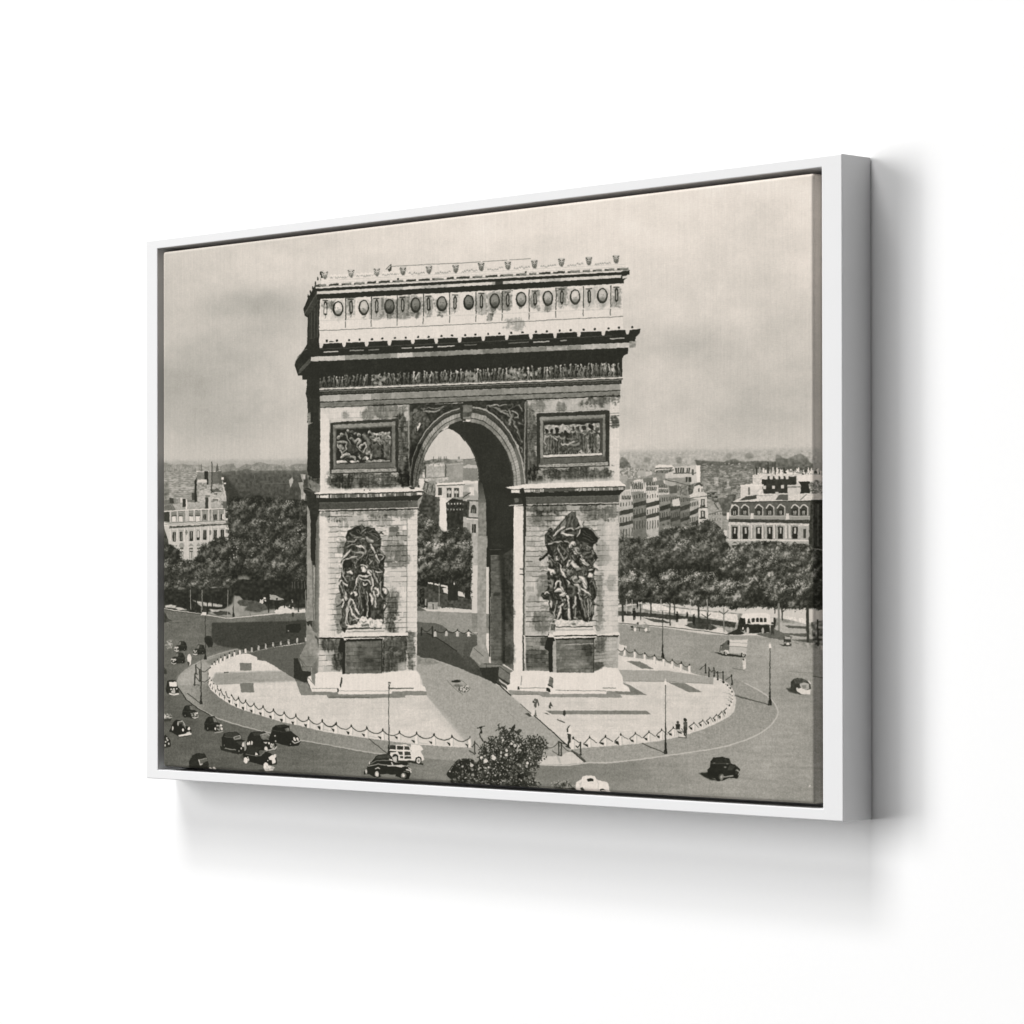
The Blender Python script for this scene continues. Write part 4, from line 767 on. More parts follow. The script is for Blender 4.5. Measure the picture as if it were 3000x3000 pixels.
    P(D, "850,710 1590,690 1590,745 850,768", 92, nz=8); P(D, "835,782 1610,746 1620,765 1618,792 838,812", 150, nz=28, nf=N3); L(D, "840,780 1600,745", 1.6, 45); L(D, "815,820 1630,793", 2.4, 36)
    council(); rumple(D, "894,320 1526,294 1525,652 894,664", 2.4, 7, 1)
    P(D, "885,672 1548,650 1552,676 886,700", 205, nz=12, nf=N3); L(D, "886,704 1552,680", 2.4, 40)
    # spandrels
    P(C, "1303,100 1932,85 1932,140 1790,165 1570,305 1400,545 1320,800 1300,800", 56, nz=10, nf=N6)
    P(D, "-20,78 100,72 700,48 705,1010 672,1000 660,760 600,560 430,300 240,150 -20,120", 54, nz=10, nf=N6)
    L(C, "1303,105 1298,700 1310,900", 3.6, 150); L(C, "1314,105 1308,600", 1.4, 80); L(D, "690,70 672,1000", 4, 92); L(D, "684,70 668,980", 1.5, 190); L(D, "706,60 708,990", 1.6, 60)
    P(C, "1310,180 1420,190 1540,280 1520,330 1400,420 1340,540 1310,600", 74, nz=22, nf=N6); P(C, "1305,560 1340,540 1400,430 1500,330 1420,480 1350,620 1310,680", 66, nz=16, nf=N6)
    # winged figures in the spandrels
    for q, wd, t in (("1350,190 1372,158 1400,170 1392,200", 5, 140), ("1445,150 1462,132 1478,145 1470,180", 4, 120), ("1478,150 1560,140 1640,145 1695,128", 4.5, 132), ("1475,190 1540,180 1600,188 1650,160 1690,155", 6, 150), ("1690,130 1670,160 1640,150", 3, 130), ("1400,185 1440,200 1480,240 1530,270", 5, 100), ("1335,200 1322,250 1345,300 1400,320", 5, 96), ("1345,240 1390,290 1400,330", 2.4, 190), ("1440,200 1510,250 1545,300", 2, 170), ("1430,300 1412,350 1405,385", 6, 200), ("1420,310 1385,370 1380,410", 4, 110), ("1345,200 1330,260 1320,330", 2.2, 130)): limb(C, q, wd, t)
    P(C, "1400,170 1480,190 1530,270 1470,330 1400,310 1350,250", 84, nz=26, nf=N3); P(C, "1410,310 1435,300 1425,360 1400,390", 205); ell(C, 1376, 165, 22, 20, 112); ell(C, 1462, 150, 16, 22, 100)
    for q, wd, t in (("275,118 340,112 400,110 470,102 482,112", 5, 170), ("280,130 340,140 390,160 440,180 490,175", 5, 130), ("350,150 420,185 480,220 520,240", 5, 140), ("470,190 500,160 520,140", 5, 120), ("500,120 520,95 550,100 540,140", 7, 84), ("540,180 580,190 615,220 600,250 560,240", 5, 150), ("560,130 590,105 640,130 660,180", 6, 84), ("610,110 640,140 655,180", 4, 150), ("510,170 540,250 500,310 540,330", 9, 128), ("545,270 580,340 620,440 645,515", 7, 110), ("560,300 600,400 640,510", 2.4, 168), ("520,300 560,400 610,500 640,560", 5, 78), ("590,300 620,320 665,330", 1.8, 190), ("600,290 640,330", 2, 150), ("655,265 660,300", 3, 180), ("640,515 655,520", 5, 140), ("630,580 650,600 640,630 655,640", 4, 150), ("620,450 660,520", 1.6, 120), ("640,200 665,280", 2, 110)): limb(D, q, wd, t)
    P(D, "255,115 300,150 440,300 520,400 490,300 420,240 340,170", 70, nz=20, nf=N3); L(D, "240,160 245,120 280,110", 2, 150)
    rumple(C, "1310,110 1880,95 1790,160 1570,300 1400,540 1320,760", 3, 8, 2); rumple(D, "110,90 660,60 655,740 590,540 430,290 240,140", 3, 8, 2)
    # the barrel of the vault seen inside, and the rings of voussoirs
    P(C, "1400,1040 1395,960 1420,850 1460,720 1510,600 1580,490 1660,400 1740,368 1760,330 1880,270 1932,290 1932,520 1870,440 1800,392 1745,372 1700,385 1640,430 1560,530 1490,660 1440,800 1412,950 1410,1040", 60, nz=5)
    P(D, "-20,270 60,295 75,300 200,330 300,400 400,510 480,640 530,790 552,900 555,1040 560,1500 545,1940 150,1940 158,960 145,830 110,690 60,590 0,505 -20,490", 48, nz=3, nf=N30)
    P(C, "1740,368 1800,390 1870,440 1932,505 1932,270 1880,268 1780,330", 50)
    P(D, "-20,485 0,505 60,590 110,690 145,830 158,960 172,960 160,830 125,680 75,580 -20,460", 62)
    outer = np.vstack([C("1305,1010 1312,900 1322,800 1347,680 1402,540 1482,400 1572,300 1682,210 1790,160 1897,135"), D("90,122 160,132 240,152 330,212 430,302 520,422 590,552 642,702 672,852 690,1000")])
    inner = np.vstack([C("1400,1040 1405,940 1425,845 1462,720 1512,598 1582,488 1662,398 1740,340 1820,302 1890,278"), D("72,300 200,330 300,402 400,512 480,642 530,792 552,902 556,1022")])
    def even(p, n=48):
        s = np.r_[0, np.cumsum(np.hypot(*np.diff(p, axis=0).T))]; q = np.linspace(0, s[-1], n)
        return np.c_[np.interp(q, s, p[:, 0]), np.interp(q, s, p[:, 1])]
    outer, inner = even(outer), even(inner)
    def ring(t): return outer * (1 - t) + inner * t
    def band(t0, t1, tone, **k): P(O, np.vstack([ring(t0), ring(t1)[::-1]]), tone, **k)
    band(-.0, 1.0, 120, nz=12, nf=N6); band(0, .10, 158, nz=10); band(.10, .38, 60, nz=6); band(.38, .40, 30); band(.40, .72, 158, nz=26, nf=N14); band(.72, .78, 62); band(.78, 1.0, 136, nz=24, nf=N14)
    P(D, "480,640 530,790 552,902 556,1022 690,1000 672,860 640,700 590,552 560,600", 190, op=.35, soft=4)
    o2, i2 = ring(.40), ring(1.0)
    seg = np.cumsum(np.r_[0, np.hypot(*np.diff(o2, axis=0).T)]); r = np.random.default_rng(4)
    for s in np.arange(6, seg[-1], 9.0):
        a = [np.interp(s, seg, o2[:, 0]), np.interp(s, seg, o2[:, 1])]; b = [np.interp(s, seg, i2[:, 0]), np.interp(s, seg, i2[:, 1])]
        L(O, [a, [a[0] * .45 + b[0] * .55, a[1] * .45 + b[1] * .55]] if r.random() < .5 else [a, b], 1.0, 70, .35 + .4 * r.random())
    for s in np.arange(3, seg[-1], 4.0):
        a = [np.interp(s, seg, ring(.2)[:, 0]), np.interp(s, seg, ring(.2)[:, 1])]; ell(O, a[0], a[1], 1.2, 1.2, 96)
    # lower ends of the ring in the left pier are lost in soot
    stain(C, "1290,560 1480,560 1420,1040 1290,1040", .5, 10, .0)
    # keystone
    P(C, "1878,108 1960,105 1960,275 1885,272", 62, nz=8); P(D, "-20,108 88,104 92,150 75,230 70,290 -20,292", 78, nz=14, nf=N6); P(C, "1910,110 1960,105 1960,180 1915,190", 104, nz=12); P(D, "-20,110 85,106 88,140 70,190 -20,190", 110, nz=14, nf=N6)
    P(D, "-20,245 68,235 66,262 -20,268", 130); P(D, "-20,272 68,268 66,290 -20,296", 220); P(C, "1895,262 1945,262 1945,290 1900,285", 66)
    # impost cornices
    P(C, "228,1100 300,1084 900,1062 1310,1045 1395,1040 1468,1066 1466,1078 900,1098 400,1112 250,1114", 222, nz=3)
    for x in (798, 860): ell(C, x, 1068, 5, 9, 50)
    P(C, "1305,1040 1320,1030 1335,1045 1358,1032 1368,1055 1320,1058", 48)
    P(C, "245,1112 900,1098 1460,1078 1455,1130 900,1152 255,1160", 56); P(C, "256,1124 900,1112 1452,1094 1452,1126 900,1146 256,1158", 178, nz=40, nf=N14)
    r = np.random.default_rng(6)
    for x in np.arange(262, 1450, 13):
        if r.random() < .6: L(C, [(x, 1118 - (x - 256) * .02), (x + 2, 1156 - (x - 256) * .025)], 1.6 + 1.6 * r.random(), 60, .9)
    for a, b in ((480, 560), (640, 710), (1040, 1130)): P(C, [(a, 1118), (b, 1116), (b, 1146), (a, 1150)], 80, op=.8)
    R(C, 258, 1128, 385, 1156, 222); R(C, 1395, 1096, 1450, 1124, 220); L(C, "290,1122 292,1156", 3, 50); L(C, "270,1122 272,1156", 2, 60); L(C, "400,1120 402,1156", 3, 50)
    P(C, "255,1160 900,1152 1455,1130 1400,1185 900,1205 290,1215", 46); P(C, "290,1214 900,1203 1400,1186 1400,1262 290,1292", 76, nz=6, nf=N3); L(C, "290,1214 1290,1192", 1.6, 110); P(C, "1290,1190 1400,1186 1400,1262 1292,1268", 92, nz=14)
    L(C, "288,1297 900,1283 1402,1268", 3.2, 212); P(C, "286,1302 1402,1273 1402,1284 286,1314", 36)
    P(D, "455,1036 560,1022 700,1000 1740,960 1818,1018 1816,1026 1300,1038 700,1054 520,1060", 223, nz=3)
    P(D, "520,1060 700,1054 1300,1038 1805,1024 1800,1070 1240,1085 660,1098 520,1100", 52); R(D, 522, 1066, 620, 1096, 222); P(D, "662,1064 890,1060 890,1088 662,1094", 196, nz=20, nf=N3); P(D, "890,1058 1240,1050 1240,1078 890,1086", 84, nz=10); P(D, "1240,1050 1795,1036 1792,1066 1240,1080", 176, nz=30, nf=N3)
    for x in np.arange(725, 1795, 12):
        if (x < 880 or x > 1250) and r.random() < .55: L(D, [(x, 1060 - (x - 660) * .02), (x, 1094 - (x - 660) * .024)], 1.8, 66, .85)
    P(D, "400,1035 520,1062 522,1100 660,1100 1240,1086 1800,1068 1745,1128 1200,1140 690,1156 500,1160", 44); P(D, "690,1150 1740,1128 1738,1212 690,1230", 86, nz=6, nf=N3); L(D, "690,1152 1740,1130", 1.4, 116); P(D, "552,1155 660,1150 660,1230 552,1235", 56); P(D, "560,1160 605,1158 605,1205 565,1212", 96, nz=10)
    L(D, "500,1245 550,1240 680,1238", 2.6, 200); L(D, "690,1234 1200,1222 1740,1213", 2.8, 190); P(D, "520,1248 700,1244 1200,1228 1740,1219 1740,1236 700,1254", 40); P(D, "640,1045 662,1045 690,1160 690,1260 660,1260 630,1100", 44)

def melee():
    # left relief: riders and foot soldiers in a crowded fight
    r = np.random.default_rng(14)
    for x, y, s, t in ((510, 470, 22, 170), (545, 440, 20, 150), (590, 430, 18, 120), (620, 400, 14, 200), (655, 410, 18, 96), (690, 430, 18, 130), (735, 440, 20, 150), (800, 430, 22, 90), (855, 405, 14, 206), (880, 470, 22, 130), (915, 450, 14, 80), (950, 460, 14, 76), (985, 470, 14, 80), (1020, 480, 14, 120), (1060, 470, 16, 150), (1085, 440, 10, 120)): ell(C, x, y, s, s, t); ell(C, x + s * .3, y + s * .4, s * .6, s * .6, t * .6)
    for q, wd, t in (("495,520 520,515 600,530 600,600 560,640", 9, 150), ("500,540 520,600 545,640 540,680", 6, 190), ("600,430 610,500 640,540 660,550", 5, 140), ("640,480 680,500 700,540 740,500", 8, 130), ("700,520 740,480 760,520 720,560", 9, 160), ("790,440 830,470 850,560 830,640 780,660", 14, 112), ("740,600 800,520 830,560 770,650", 6, 176), ("720,570 750,640 800,640", 6, 120), ("820,660 860,630 885,660 880,710", 12, 160), ("880,520 900,560 960,560 940,690", 9, 96), ("900,500 940,520 980,540", 8, 176), ("930,520 960,510 975,540 1000,600", 5, 150), ("1000,500 1040,560 1030,700", 8, 110), ("1050,520 1085,500 1095,560", 8, 140), ("1060,540 1040,640 1045,710", 6, 120), ("540,700 570,670 620,660 640,690", 9, 170), ("560,720 620,700 640,680", 4, 90), ("510,745 560,740 600,760", 9, 200), ("640,740 700,745 720,730 735,750", 8, 205), ("650,690 690,690 700,720", 9, 150), ("740,690 780,720 820,690 830,730", 8, 160), ("760,650 770,700 750,740", 5, 70), ("860,560 870,640", 5, 80), ("980,560 990,680", 6, 70), ("860,400 890,430 910,450", 4, 150), ("850,370 870,390", 4, 90), ("1000,480 1080,500", 3, 150), ("530,560 560,600", 12, 150)): limb(C, q, wd, t)
    P(C, "600,540 690,550 720,620 660,650 600,620", 66, nz=14); P(C, "880,560 970,560 990,690 890,715", 78, nz=20, nf=N6); P(C, "1040,560 1095,540 1100,720 1040,720", 84, nz=24, nf=N6)
    P(C, "480,745 500,735 520,765 485,772", 205); P(C, "800,742 1000,722 1095,728 1090,745 820,758", 150, nz=30, nf=N3); L(C, "480,772 1105,748", 1.6, 40); ell(C, 500, 755, 18, 14, 210); ell(C, 830, 720, 16, 16, 206)
    for _ in range(60):
        x, y = 490 + 600 * r.random(), 420 + 320 * r.random(); L(C, [(x, y), (x + 24 * (r.random() - .5), y + 30 * r.random())], 1.4 + r.random(), 60 + 130 * r.random(), .6)

def council():
    # right relief: standing robed men round a group in the middle
    r = np.random.default_rng(15)
    P(D, "1065,345 1110,325 1150,355 1160,420 1080,430 1060,400", 172, nz=16, nf=N6)
    for x, y, h, t, hd in ((925, 660, 290, 92, 60), (985, 660, 290, 84, 52), (1045, 655, 280, 70, 48), (1105, 640, 230, 84, 60), (1225, 560, 210, 76, 56), (1275, 560, 220, 88, 66), (1350, 655, 320, 80, 58), (1400, 655, 260, 100, 80), (1480, 655, 280, 96, 66), (1440, 600, 260, 70, 60)):
        P(D, [(x - 30, y - h * .78), (x + 28, y - h * .8), (x + 36, y - h * .3), (x + 26, y), (x - 28, y), (x - 36, y - h * .4)], t, nz=22, nf=N6)
        for k in range(4): a = x - 24 + 14 * k; L(D, [(a, y - h * .66), (a + 6 * (r.random() - .5), y - 8)], 1.8, t + (50 if k % 2 else -34), .7)
        ell(D, x, y - h * .88, 20, 24, hd); L(D, [(x - 22, y - h * .72), (x, y - h * .66), (x + 24, y - h * .72)], 2.4, 160)
    P(D, "1090,560 1160,500 1260,480 1310,520 1330,640 1100,655 1080,600", 78, nz=30, nf=N3); L(D, "1100,545 1160,550 1240,515", 5, 176); L(D, "1160,480 1200,500 1240,480", 4, 110); L(D, "1190,545 1250,560 1300,540", 4, 130); L(D, "1290,650 1310,620 1345,655", 4, 170); ell(D, 1140, 415, 16, 18, 46); ell(D, 1195, 460, 20, 22, 66); ell(D, 1045, 385, 22, 24, 42); ell(D, 920, 395, 18, 18, 44); ell(D, 1425, 350, 26, 26, 46); ell(D, 1345, 365, 26, 26, 56); ell(D, 1495, 385, 22, 24, 80)
    for q in ("1500,440 1520,480 1510,640", "1440,400 1470,420", "1385,560 1410,620 1380,660", "905,450 895,520 915,560", "1000,470 1040,500"): L(D, q, 2.6, 170)
    for _ in range(70):
        x, y = 895 + 630 * r.random(), 360 + 290 * r.random(); L(D, [(x, y), (x + 18 * (r.random() - .5), y + 26 * r.random())], 1.4 + r.random(), 50 + 110 * r.random(), .55)
    for x in np.arange(900, 1525, 26): L(D, [(x, 640), (x + 2, 662)], 2, 150, .7)

def arch_lower():
    # left pier below the impost
    P(C, "296,1312 1392,1285 1390,1990 290,1990", 207, nz=9); P(E, "292,-30 1390,-30 1386,1300 1380,1485 275,1510 285,1080", 207, nz=9)
    w = O
    courses(O, [C("390,1310")[0], C("1278,1290")[0], E("1272,1060")[0], E("385,1090")[0]], 24, .75, .6, .13, 33, nb=8)
    courses(O, [C("1284,1290")[0], C("1392,1285")[0], E("1386,1060")[0], E("1278,1060")[0]], 24, .5, .4, .07, 35, nb=1.2)
    courses(O, [C("296,1320")[0], C("392,1312")[0], E("400,1090")[0], E("288,1095")[0]], 22, .10, .15, .04, 36, nb=1.2)
    P(O, [C("296,1318")[0], C("385,1316")[0], E("400,300")[0], E("420,1000")[0], E("430,1095")[0], E("286,1100")[0]], 222, op=.75, soft=4, nz=3)
    P(O, [C("1284,1290")[0], C("1392,1285")[0], E("1386,1300")[0], E("1280,1060")[0]], 216, op=.6, soft=1)
    stain(C, "300,1300 1390,1280 1390,1370 300,1380", .4, 6, .25); stain(C, "380,1350 640,1340 640,1440 400,1440", .55, 5, .2); stain(C, "1080,1480 1180,1480 1170,1600 1070,1600", .5, 3, .0); stain(C, "980,1560 1275,1560 1275,1930 1000,1930", .28, 9, .1); stain(C, "500,1640 620,1640 600,1800 500,1800", .4, 6, .15); stain(C, "460,1370 1100,1360 1100,1500 500,1500", .3, 7, .3)
    R(C, 1080, 1490, 1170, 1538, 96, nz=10); R(C, 1068, 1540, 1150, 1590, 140, op=.7, nz=10)
    stain(E, "1010,60 1275,40 1272,300 1020,300", .3, 10, .05); stain(E, "1030,520 1200,500 1180,760 1150,1060 1010,1060", .42, 12, .0); stain(E, "1040,640 1180,640 1160,1050 1020,1050", .42, 12, .1); stain(E, "470,620 540,620 540,1060 480,1080", .42, 6, .1)
    P(E, "1170,660 1275,650 1275,820 1180,840", 205, op=.6, soft=4); P(E, "1030,300 1270,290 1260,520 1030,560", 190, op=.4, soft=8)
    L(O, [C("1280,1300")[0], E("1274,1050")[0]], 2.6, 110, .7); L(O, [C("1393,1290")[0], E("1386,1300")[0]], 1.5, 226)
    # base storey of the left pier
    P(E, "285,1125 560,1120 545,1500 275,1510", 176, nz=14); stain(E, "290,1130 555,1125 550,1300 290,1240", .6, 6, .15, VST); stain(E, "440,1280 548,1280 540,1500 420,1490", .72, 6, .0); P(E, "282,1230 420,1330 430,1500 275,1505", 220, op=.7, soft=5)
    courses(E, "290,1130 550,1125 545,1490 280,1500", 6, .5, .5, .2, 41, nb=3)
    P(E, "990,1125 1270,1112 1272,1480 990,1505", 150, nz=16); stain(E, "1000,1120 1270,1115 1270,1490 990,1500", .6, 6, .1); courses(E, "995,1125 1268,1115 1268,1480 992,1500", 8, .45, .9, .22, 43, nb=4); P(E, "1180,1420 1270,1380 1275,1490 1170,1500", 208, op=.7, soft=4, nz=20, nf=N3)
    P(E, "1275,1060 1386,1050 1380,1485 1272,1480", 198, nz=10); stain(E, "1280,1050 1350,1050 1350,1490 1285,1490", .6, 5, .1); courses(E, "1275,1060 1384,1055 1380,1480 1272,1480", 9, .45, .3, .15, 44, nb=1.2)
    P(E, "588,1150 992,1135 990,1520 580,1525", 106, nz=26); courses(E, "590,1150 990,1140 990,1515 585,1522", 9, .4, .9, .22, 45, nb=5); stain(E, "760,1200 980,1180 980,1460 760,1460", .35, 12, .1); P(E, "800,1220 930,1220 900,1320 780,1330", 140, op=.4, soft=8); P(E, "600,1180 990,1160 990,1190 600,1210", 150, op=.4, soft=3)
    P(E, "540,1080 560,1110 590,1140 580,1525 545,1535 548,1282 500,1280 498,1240 525,1130", 40); L(E, "585,1180 582,1500", 2.4, 120)
    L(E, "992,1150 990,1515", 2.6, 50)
    P(E, "270,1105 540,1100 545,1078 560,1060 1030,1060 1285,1060 1288,1095 1030,1108 1010,1140 570,1148 560,1118 280,1124", 218, nz=4)
    P(E, "275,1114 540,1112 540,1126 290,1134", 36); P(E, "1025,1098 1285,1092 1284,1106 1020,1116", 40); P(E, "560,1108 1000,1096 1025,1100 1020,1114 570,1120", 40); P(E, "590,1134 1010,1124 1000,1150 590,1160", 36)
    P(E, "560,1060 1025,1055 1025,1098 562,1108", 220); P(E, "600,1010 1000,1002 1030,1060 560,1066 580,1030", 206, nz=8); L(E, "610,1048 1020,1042", 1.6, 90); L(E, "620,1015 990,1008", 3.4, 50); P(E, "520,1080 560,1020 600,1010 580,1070 545,1100", 212)
    # plinth
    P(E, "275,1508 400,1500 540,1502 545,1532 560,1526 990,1522 1100,1500 1275,1492 1380,1486 1420,1548 1428,1640 1480,1668 1494,1718 1100,1720 1098,1748 497,1756 492,1728 198,1724 150,1592 165,1556 240,1530", 222, nz=3, nf=N30)
    P(E, "195,1520 240,1530 240,1660 200,1600", 130, nz=8)
    P(E, "535,1560 550,1570 530,1685 515,1660", 52, nz=16); P(E, "488,1690 500,1694 510,1738 490,1735", 44); L(E, "205,1690 490,1690", 1.3, 110); L(E, "500,1718 1090,1718", 1.2, 130); L(E, "1085,1690 1340,1688", 2.4, 80); P(E, "505,1722 1090,1722 1095,1750 500,1756", 224)
    P(E, "150,1592 200,1722 185,1720 140,1600", 60); L(E, "155,1560 235,1655", 2, 110)
    P(E, "20,1606 150,1622 200,1726 492,1730 500,1758 1100,1752 1110,1722 1496,1720 1500,1764 1255,1768 1260,1794 850,1800 388,1800 368,1766 78,1766", 128, nz=5, nf=N6); P(E, "400,1780 850,1784 850,1800 390,1800", 104); P(E, "0,1570 145,1640 150,1625 20,1606", 92)
    # right pier
    P(D, "552,1255 660,1250 655,1940 545,1940", 222, nz=3); P(F, "550,-30 660,-30 655,1500 520,1500", 221, nz=4); P(D, "545,1265 662,1260 662,1310 590,1270", 190, op=.5)
    P(D, "660,1250 690,1250 695,1940 655,1940", 66, nz=6); P(F, "660,-30 684,-30 678,1090 650,1090", 130, nz=10); L(F, "664,-30 660,1490", 2.2, 46); L(D, "676,1255 668,1940", 3.2, 50)
    for y in (340, 398): L(F, [(625, y), (668, y)], 2.6, 40)
    P(D, "695,1250 1730,1232 1730,1990 690,1990", 184, nz=14); P(F, "684,-30 1730,-30 1726,1090 1745,1090 1722,1480 690,1490 680,1090", 186, nz=12)
    courses(O, [D("697,1250")[0], D("1500,1240")[0], F("1490,1040")[0], F("690,1050")[0]], 25, .72, .6, .14, 53, nb=9)
    courses(O, [D("1500,1240")[0], D("1730,1234")[0], F("1728,1040")[0], F("1490,1040")[0]], 25, .5, .4, .10, 54, nb=2.4)
    P(O, [D("1600,1240")[0], D("1730,1234")[0], F("1728,1060")[0], F("1530,1060")[0]], 214, op=.55, soft=5)
    stain(D, "697,1250 1200,1240 1100,1330 697,1330", .55, 8, .2); stain(D, "1300,1240 1730,1240 1700,1420 1350,1450", .5, 10, .2); stain(D, "700,1330 1000,1320 1000,1460 700,1480", .4, 10, .2); stain(D, "1480,1640 1640,1640 1640,1900 1480,1900", .2, 9, .1)
    R(F, 840, 300, 935, 345, 110, op=.6, nz=16); R(F, 830, 395, 930, 450, 120, op=.45, nz=16); stain(F, "830,440 950,440 950,640 840,640", .36, 7, .1); R(F, 850, 745, 935, 800, 112, op=.45, nz=20); stain(F, "790,820 950,820 960,1040 790,1040", .42, 8, .0); R(F, 815, 980, 950, 1040, 100, op=.6, nz=12); stain(F, "1490,400 1560,400 1560,1040 1490,1040", .34, 7, .1); stain(F, "1580,440 1680,440 1680,560 1580,560", .24, 9, .1); stain(F, "700,650 830,650 830,720 700,720", .25, 5, .2)
    # inner reveal of the right pier and the far piers
    P(D, "150,1190 240,1200 245,1940 148,1940", 128, nz=14, nf=N6); P(F, "145,-30 242,-30 240,1210 268,1320 270,1400 190,1460 50,1325 95,1225 135,1200", 150, nz=12, nf=N6); P(D, "150,960 200,1000 240,1210 150,1215", (56, 110))
    P(D, "242,1190 288,1200 288,1940 244,1940", 44); P(F, "244,-30 290,-30 290,150 285,1330 272,1330 270,150", 44); L(F, "250,-30 246,100", 2.4, 150)
    P(D, "290,1760 420,1740 440,1940 290,1940", 60, nz=6); R(F, 290, 180, 436, 1415, 96, nz=12, nf=N6); courses(F, "290,200 432,200 428,1410 290,1410", 30, .3, .6, .14, 61, nb=2); P(F, "250,100 440,100 440,185 290,190 255,150", 42); L(F, "280,120 400,118", 2, 76); L(F, "290,188 430,184", 1.6, 120)
    P(F, "380,150 545,150 540,1000 430,1000", (50, 66), soft=3); P(F, "432,180 545,100 548,1490 420,1400", (58, 104), nz=12, nf=N6); P(F, "420,200 452,200 450,1400 412,1400", 44, op=.8, soft=2); L(F, "452,600 440,1380", 3, 56)
    P(F, "315,610 400,600 395,640 320,650", 44, op=.7, soft=1); R(F, 320, 650, 395, 1140, 82, op=.6, nz=8); stain(F, "430,300 545,300 540,1400 430,1400", .4, 8, .25); ell(F, 490, 860, 16, 70, 60, .6, soft=2); ell(F, 485, 1260, 18, 60, 56, .6, soft=2)
    P(F, "95,1225 130,1205 250,1310 270,1330 268,1400 170,1440 180,1400 40,1322 90,1320", 142, nz=8); L(F, "100,1235 210,1325", 1.6, 70); L(F, "45,1325 185,1450", 1.8, 80); P(F, "180,1405 270,1400 425,1415 420,1440 160,1455", 118, nz=10); L(F, "215,1410 415,1420", 2, 60); L(F, "240,1410 242,1450", 1.6, 60); P(F, "160,1455 420,1440 380,1560 340,1640 200,1560", 50)
    P(F, "380,1440 420,1425 540,1492 512,1510 505,1640 375,1560", 112, nz=8); L(F, "385,1442 510,1530", 2, 66); L(F, "378,1560 505,1642", 2.4, 50); P(F, "370,1578 480,1640 475,1700 350,1620", 70); P(F, "385,1580 480,1655 475,1672 380,1600", 190); L(F, "345,1615 515,1768", 3.4, 36)
    # base storey of the right pier
    P(F, "684,1120 945,1115 945,1490 690,1490", 142, nz=16); courses(F, "688,1120 942,1118 942,1488 690,1488", 8, .5, .9, .22, 63, nb=4); stain(F, "690,1250 945,1250 945,1490 690,1490", .45, 7, .1); P(F, "755,1395 870,1400 930,1440 900,1470 760,1470", 92, op=.7, nz=16, soft=1); stain(F, "850,1110 945,1110 945,1200 860,1200", .5, 5, .1); P(F, "690,1470 940,1470 945,1492 690,1492", 190, op=.5, soft=3)
    P(F, "1455,1115 1720,1105 1725,1460 1560,1450 1500,1490 1455,1495", 164, nz=14); courses(F, "1458,1118 1715,1110 1700,1450 1460,1480", 9, .4, .7, .18, 65, nb=4); stain(F, "1460,1110 1600,1110 1580,1300 1460,1300", .45, 8, .1); P(F, "1455,1400 1560,1390 1565,1440 1500,1480 1455,1490", 92, nz=20, soft=1); P(F, "1600,1120 1722,1115 1725,1460 1580,1440", 200, op=.5, soft=6)
    P(F, "1025,1140 1455,1125 1452,1512 1030,1515", 112, nz=24); courses(F, "1030,1145 1450,1135 1450,1505 1032,1512", 10, .4, .9, .2, 67, nb=5); P(F, "1115,1190 1450,1175 1450,1188 1130,1200", 176, op=.8, nz=10); P(F, "1060,1220 1320,1260 1300,1480 1080,1480", 136, op=.35, soft=9); stain(F, "1320,1180 1450,1180 1450,1340 1330,1340", .45, 8, .0)
    P(F, "945,1055 985,1075 1002,1105 1020,1150 990,1200 992,1500 960,1508 945,1495 942,1270 895,1235", 38); P(F, "992,1160 1028,1145 1030,1512 990,1505", 166, nz=10)
    L(F, "1453,1135 1452,1505", 2.4, 50)
    P(F, "650,1085 680,1090 945,1088 945,1060 1000,1080 1500,1080 1730,1050 1748,1070 1745,1090 1495,1092 1470,1120 1020,1135 1000,1108 680,1112", 219, nz=4)
    P(F, "675,1095 940,1095 935,1108 685,1110", 36); P(F, "1000,1090 1480,1082 1495,1092 1740,1086 1725,1104 1500,1106 1470,1096 1005,1102", 38); P(F, "1015,1126 1475,1112 1462,1134 1030,1140", 36)
    P(F, "985,1060 1025,1040 1460,1040 1495,1078 1005,1092", 221); P(F, "1010,940 1420,935 1445,1040 1020,1045", 204, nz=10); L(F, "1030,992 1440,990", 3.4, 44); L(F, "1025,1030 1450,1024", 1.5, 130); P(F, "1440,990 1460,980 1490,1050 1450,1040", 210)
    L(F, "652,1090 655,1490", 2.2, 60); L(F, "668,1120 680,1110 684,1490", 2.2, 190)
    P(F, "540,1494 640,1495 690,1488 945,1490 955,1525 1030,1512 1455,1512 1470,1490 1540,1470 1565,1448 1720,1460 1775,1555 1788,1640 1842,1666 1862,1722 1590,1720 1592,1748 960,1750 945,1728 480,1706 470,1660 505,1640 512,1510", 222, nz=3, nf=N30)
    L(F, "640,1550 630,1650", 2.2, 100, .8); P(F, "595,1670 610,1668 615,1705 592,1705", 44); P(F, "955,1555 992,1575 990,1680 935,1650", 116, nz=20); L(F, "960,1560 990,1580", 2, 60); L(F, "940,1648 985,1678", 3, 50); P(F, "915,1680 930,1675 962,1700 960,1734 915,1715", 40); L(F, "620,1685 910,1684", 1.8, 110); L(F, "1025,1712 1590,1716", 1.5, 110); ell(F, 1160, 1713, 6, 5, 60); L(F, "1555,1683 1700,1686", 2, 90)
    P(F, "480,1708 945,1730 960,1753 1592,1750 1600,1722 1680,1718 1775,1788 1540,1790 1000,1790 880,1786 830,1762 560,1760 520,1768", 140, nz=5, nf=N6); L(F, "560,1758 830,1756", 1.4, 90)
    P(F, "1720,1470 1775,1550 1790,1640 1862,1690 1862,1722 1880,1724", 150, op=.4)

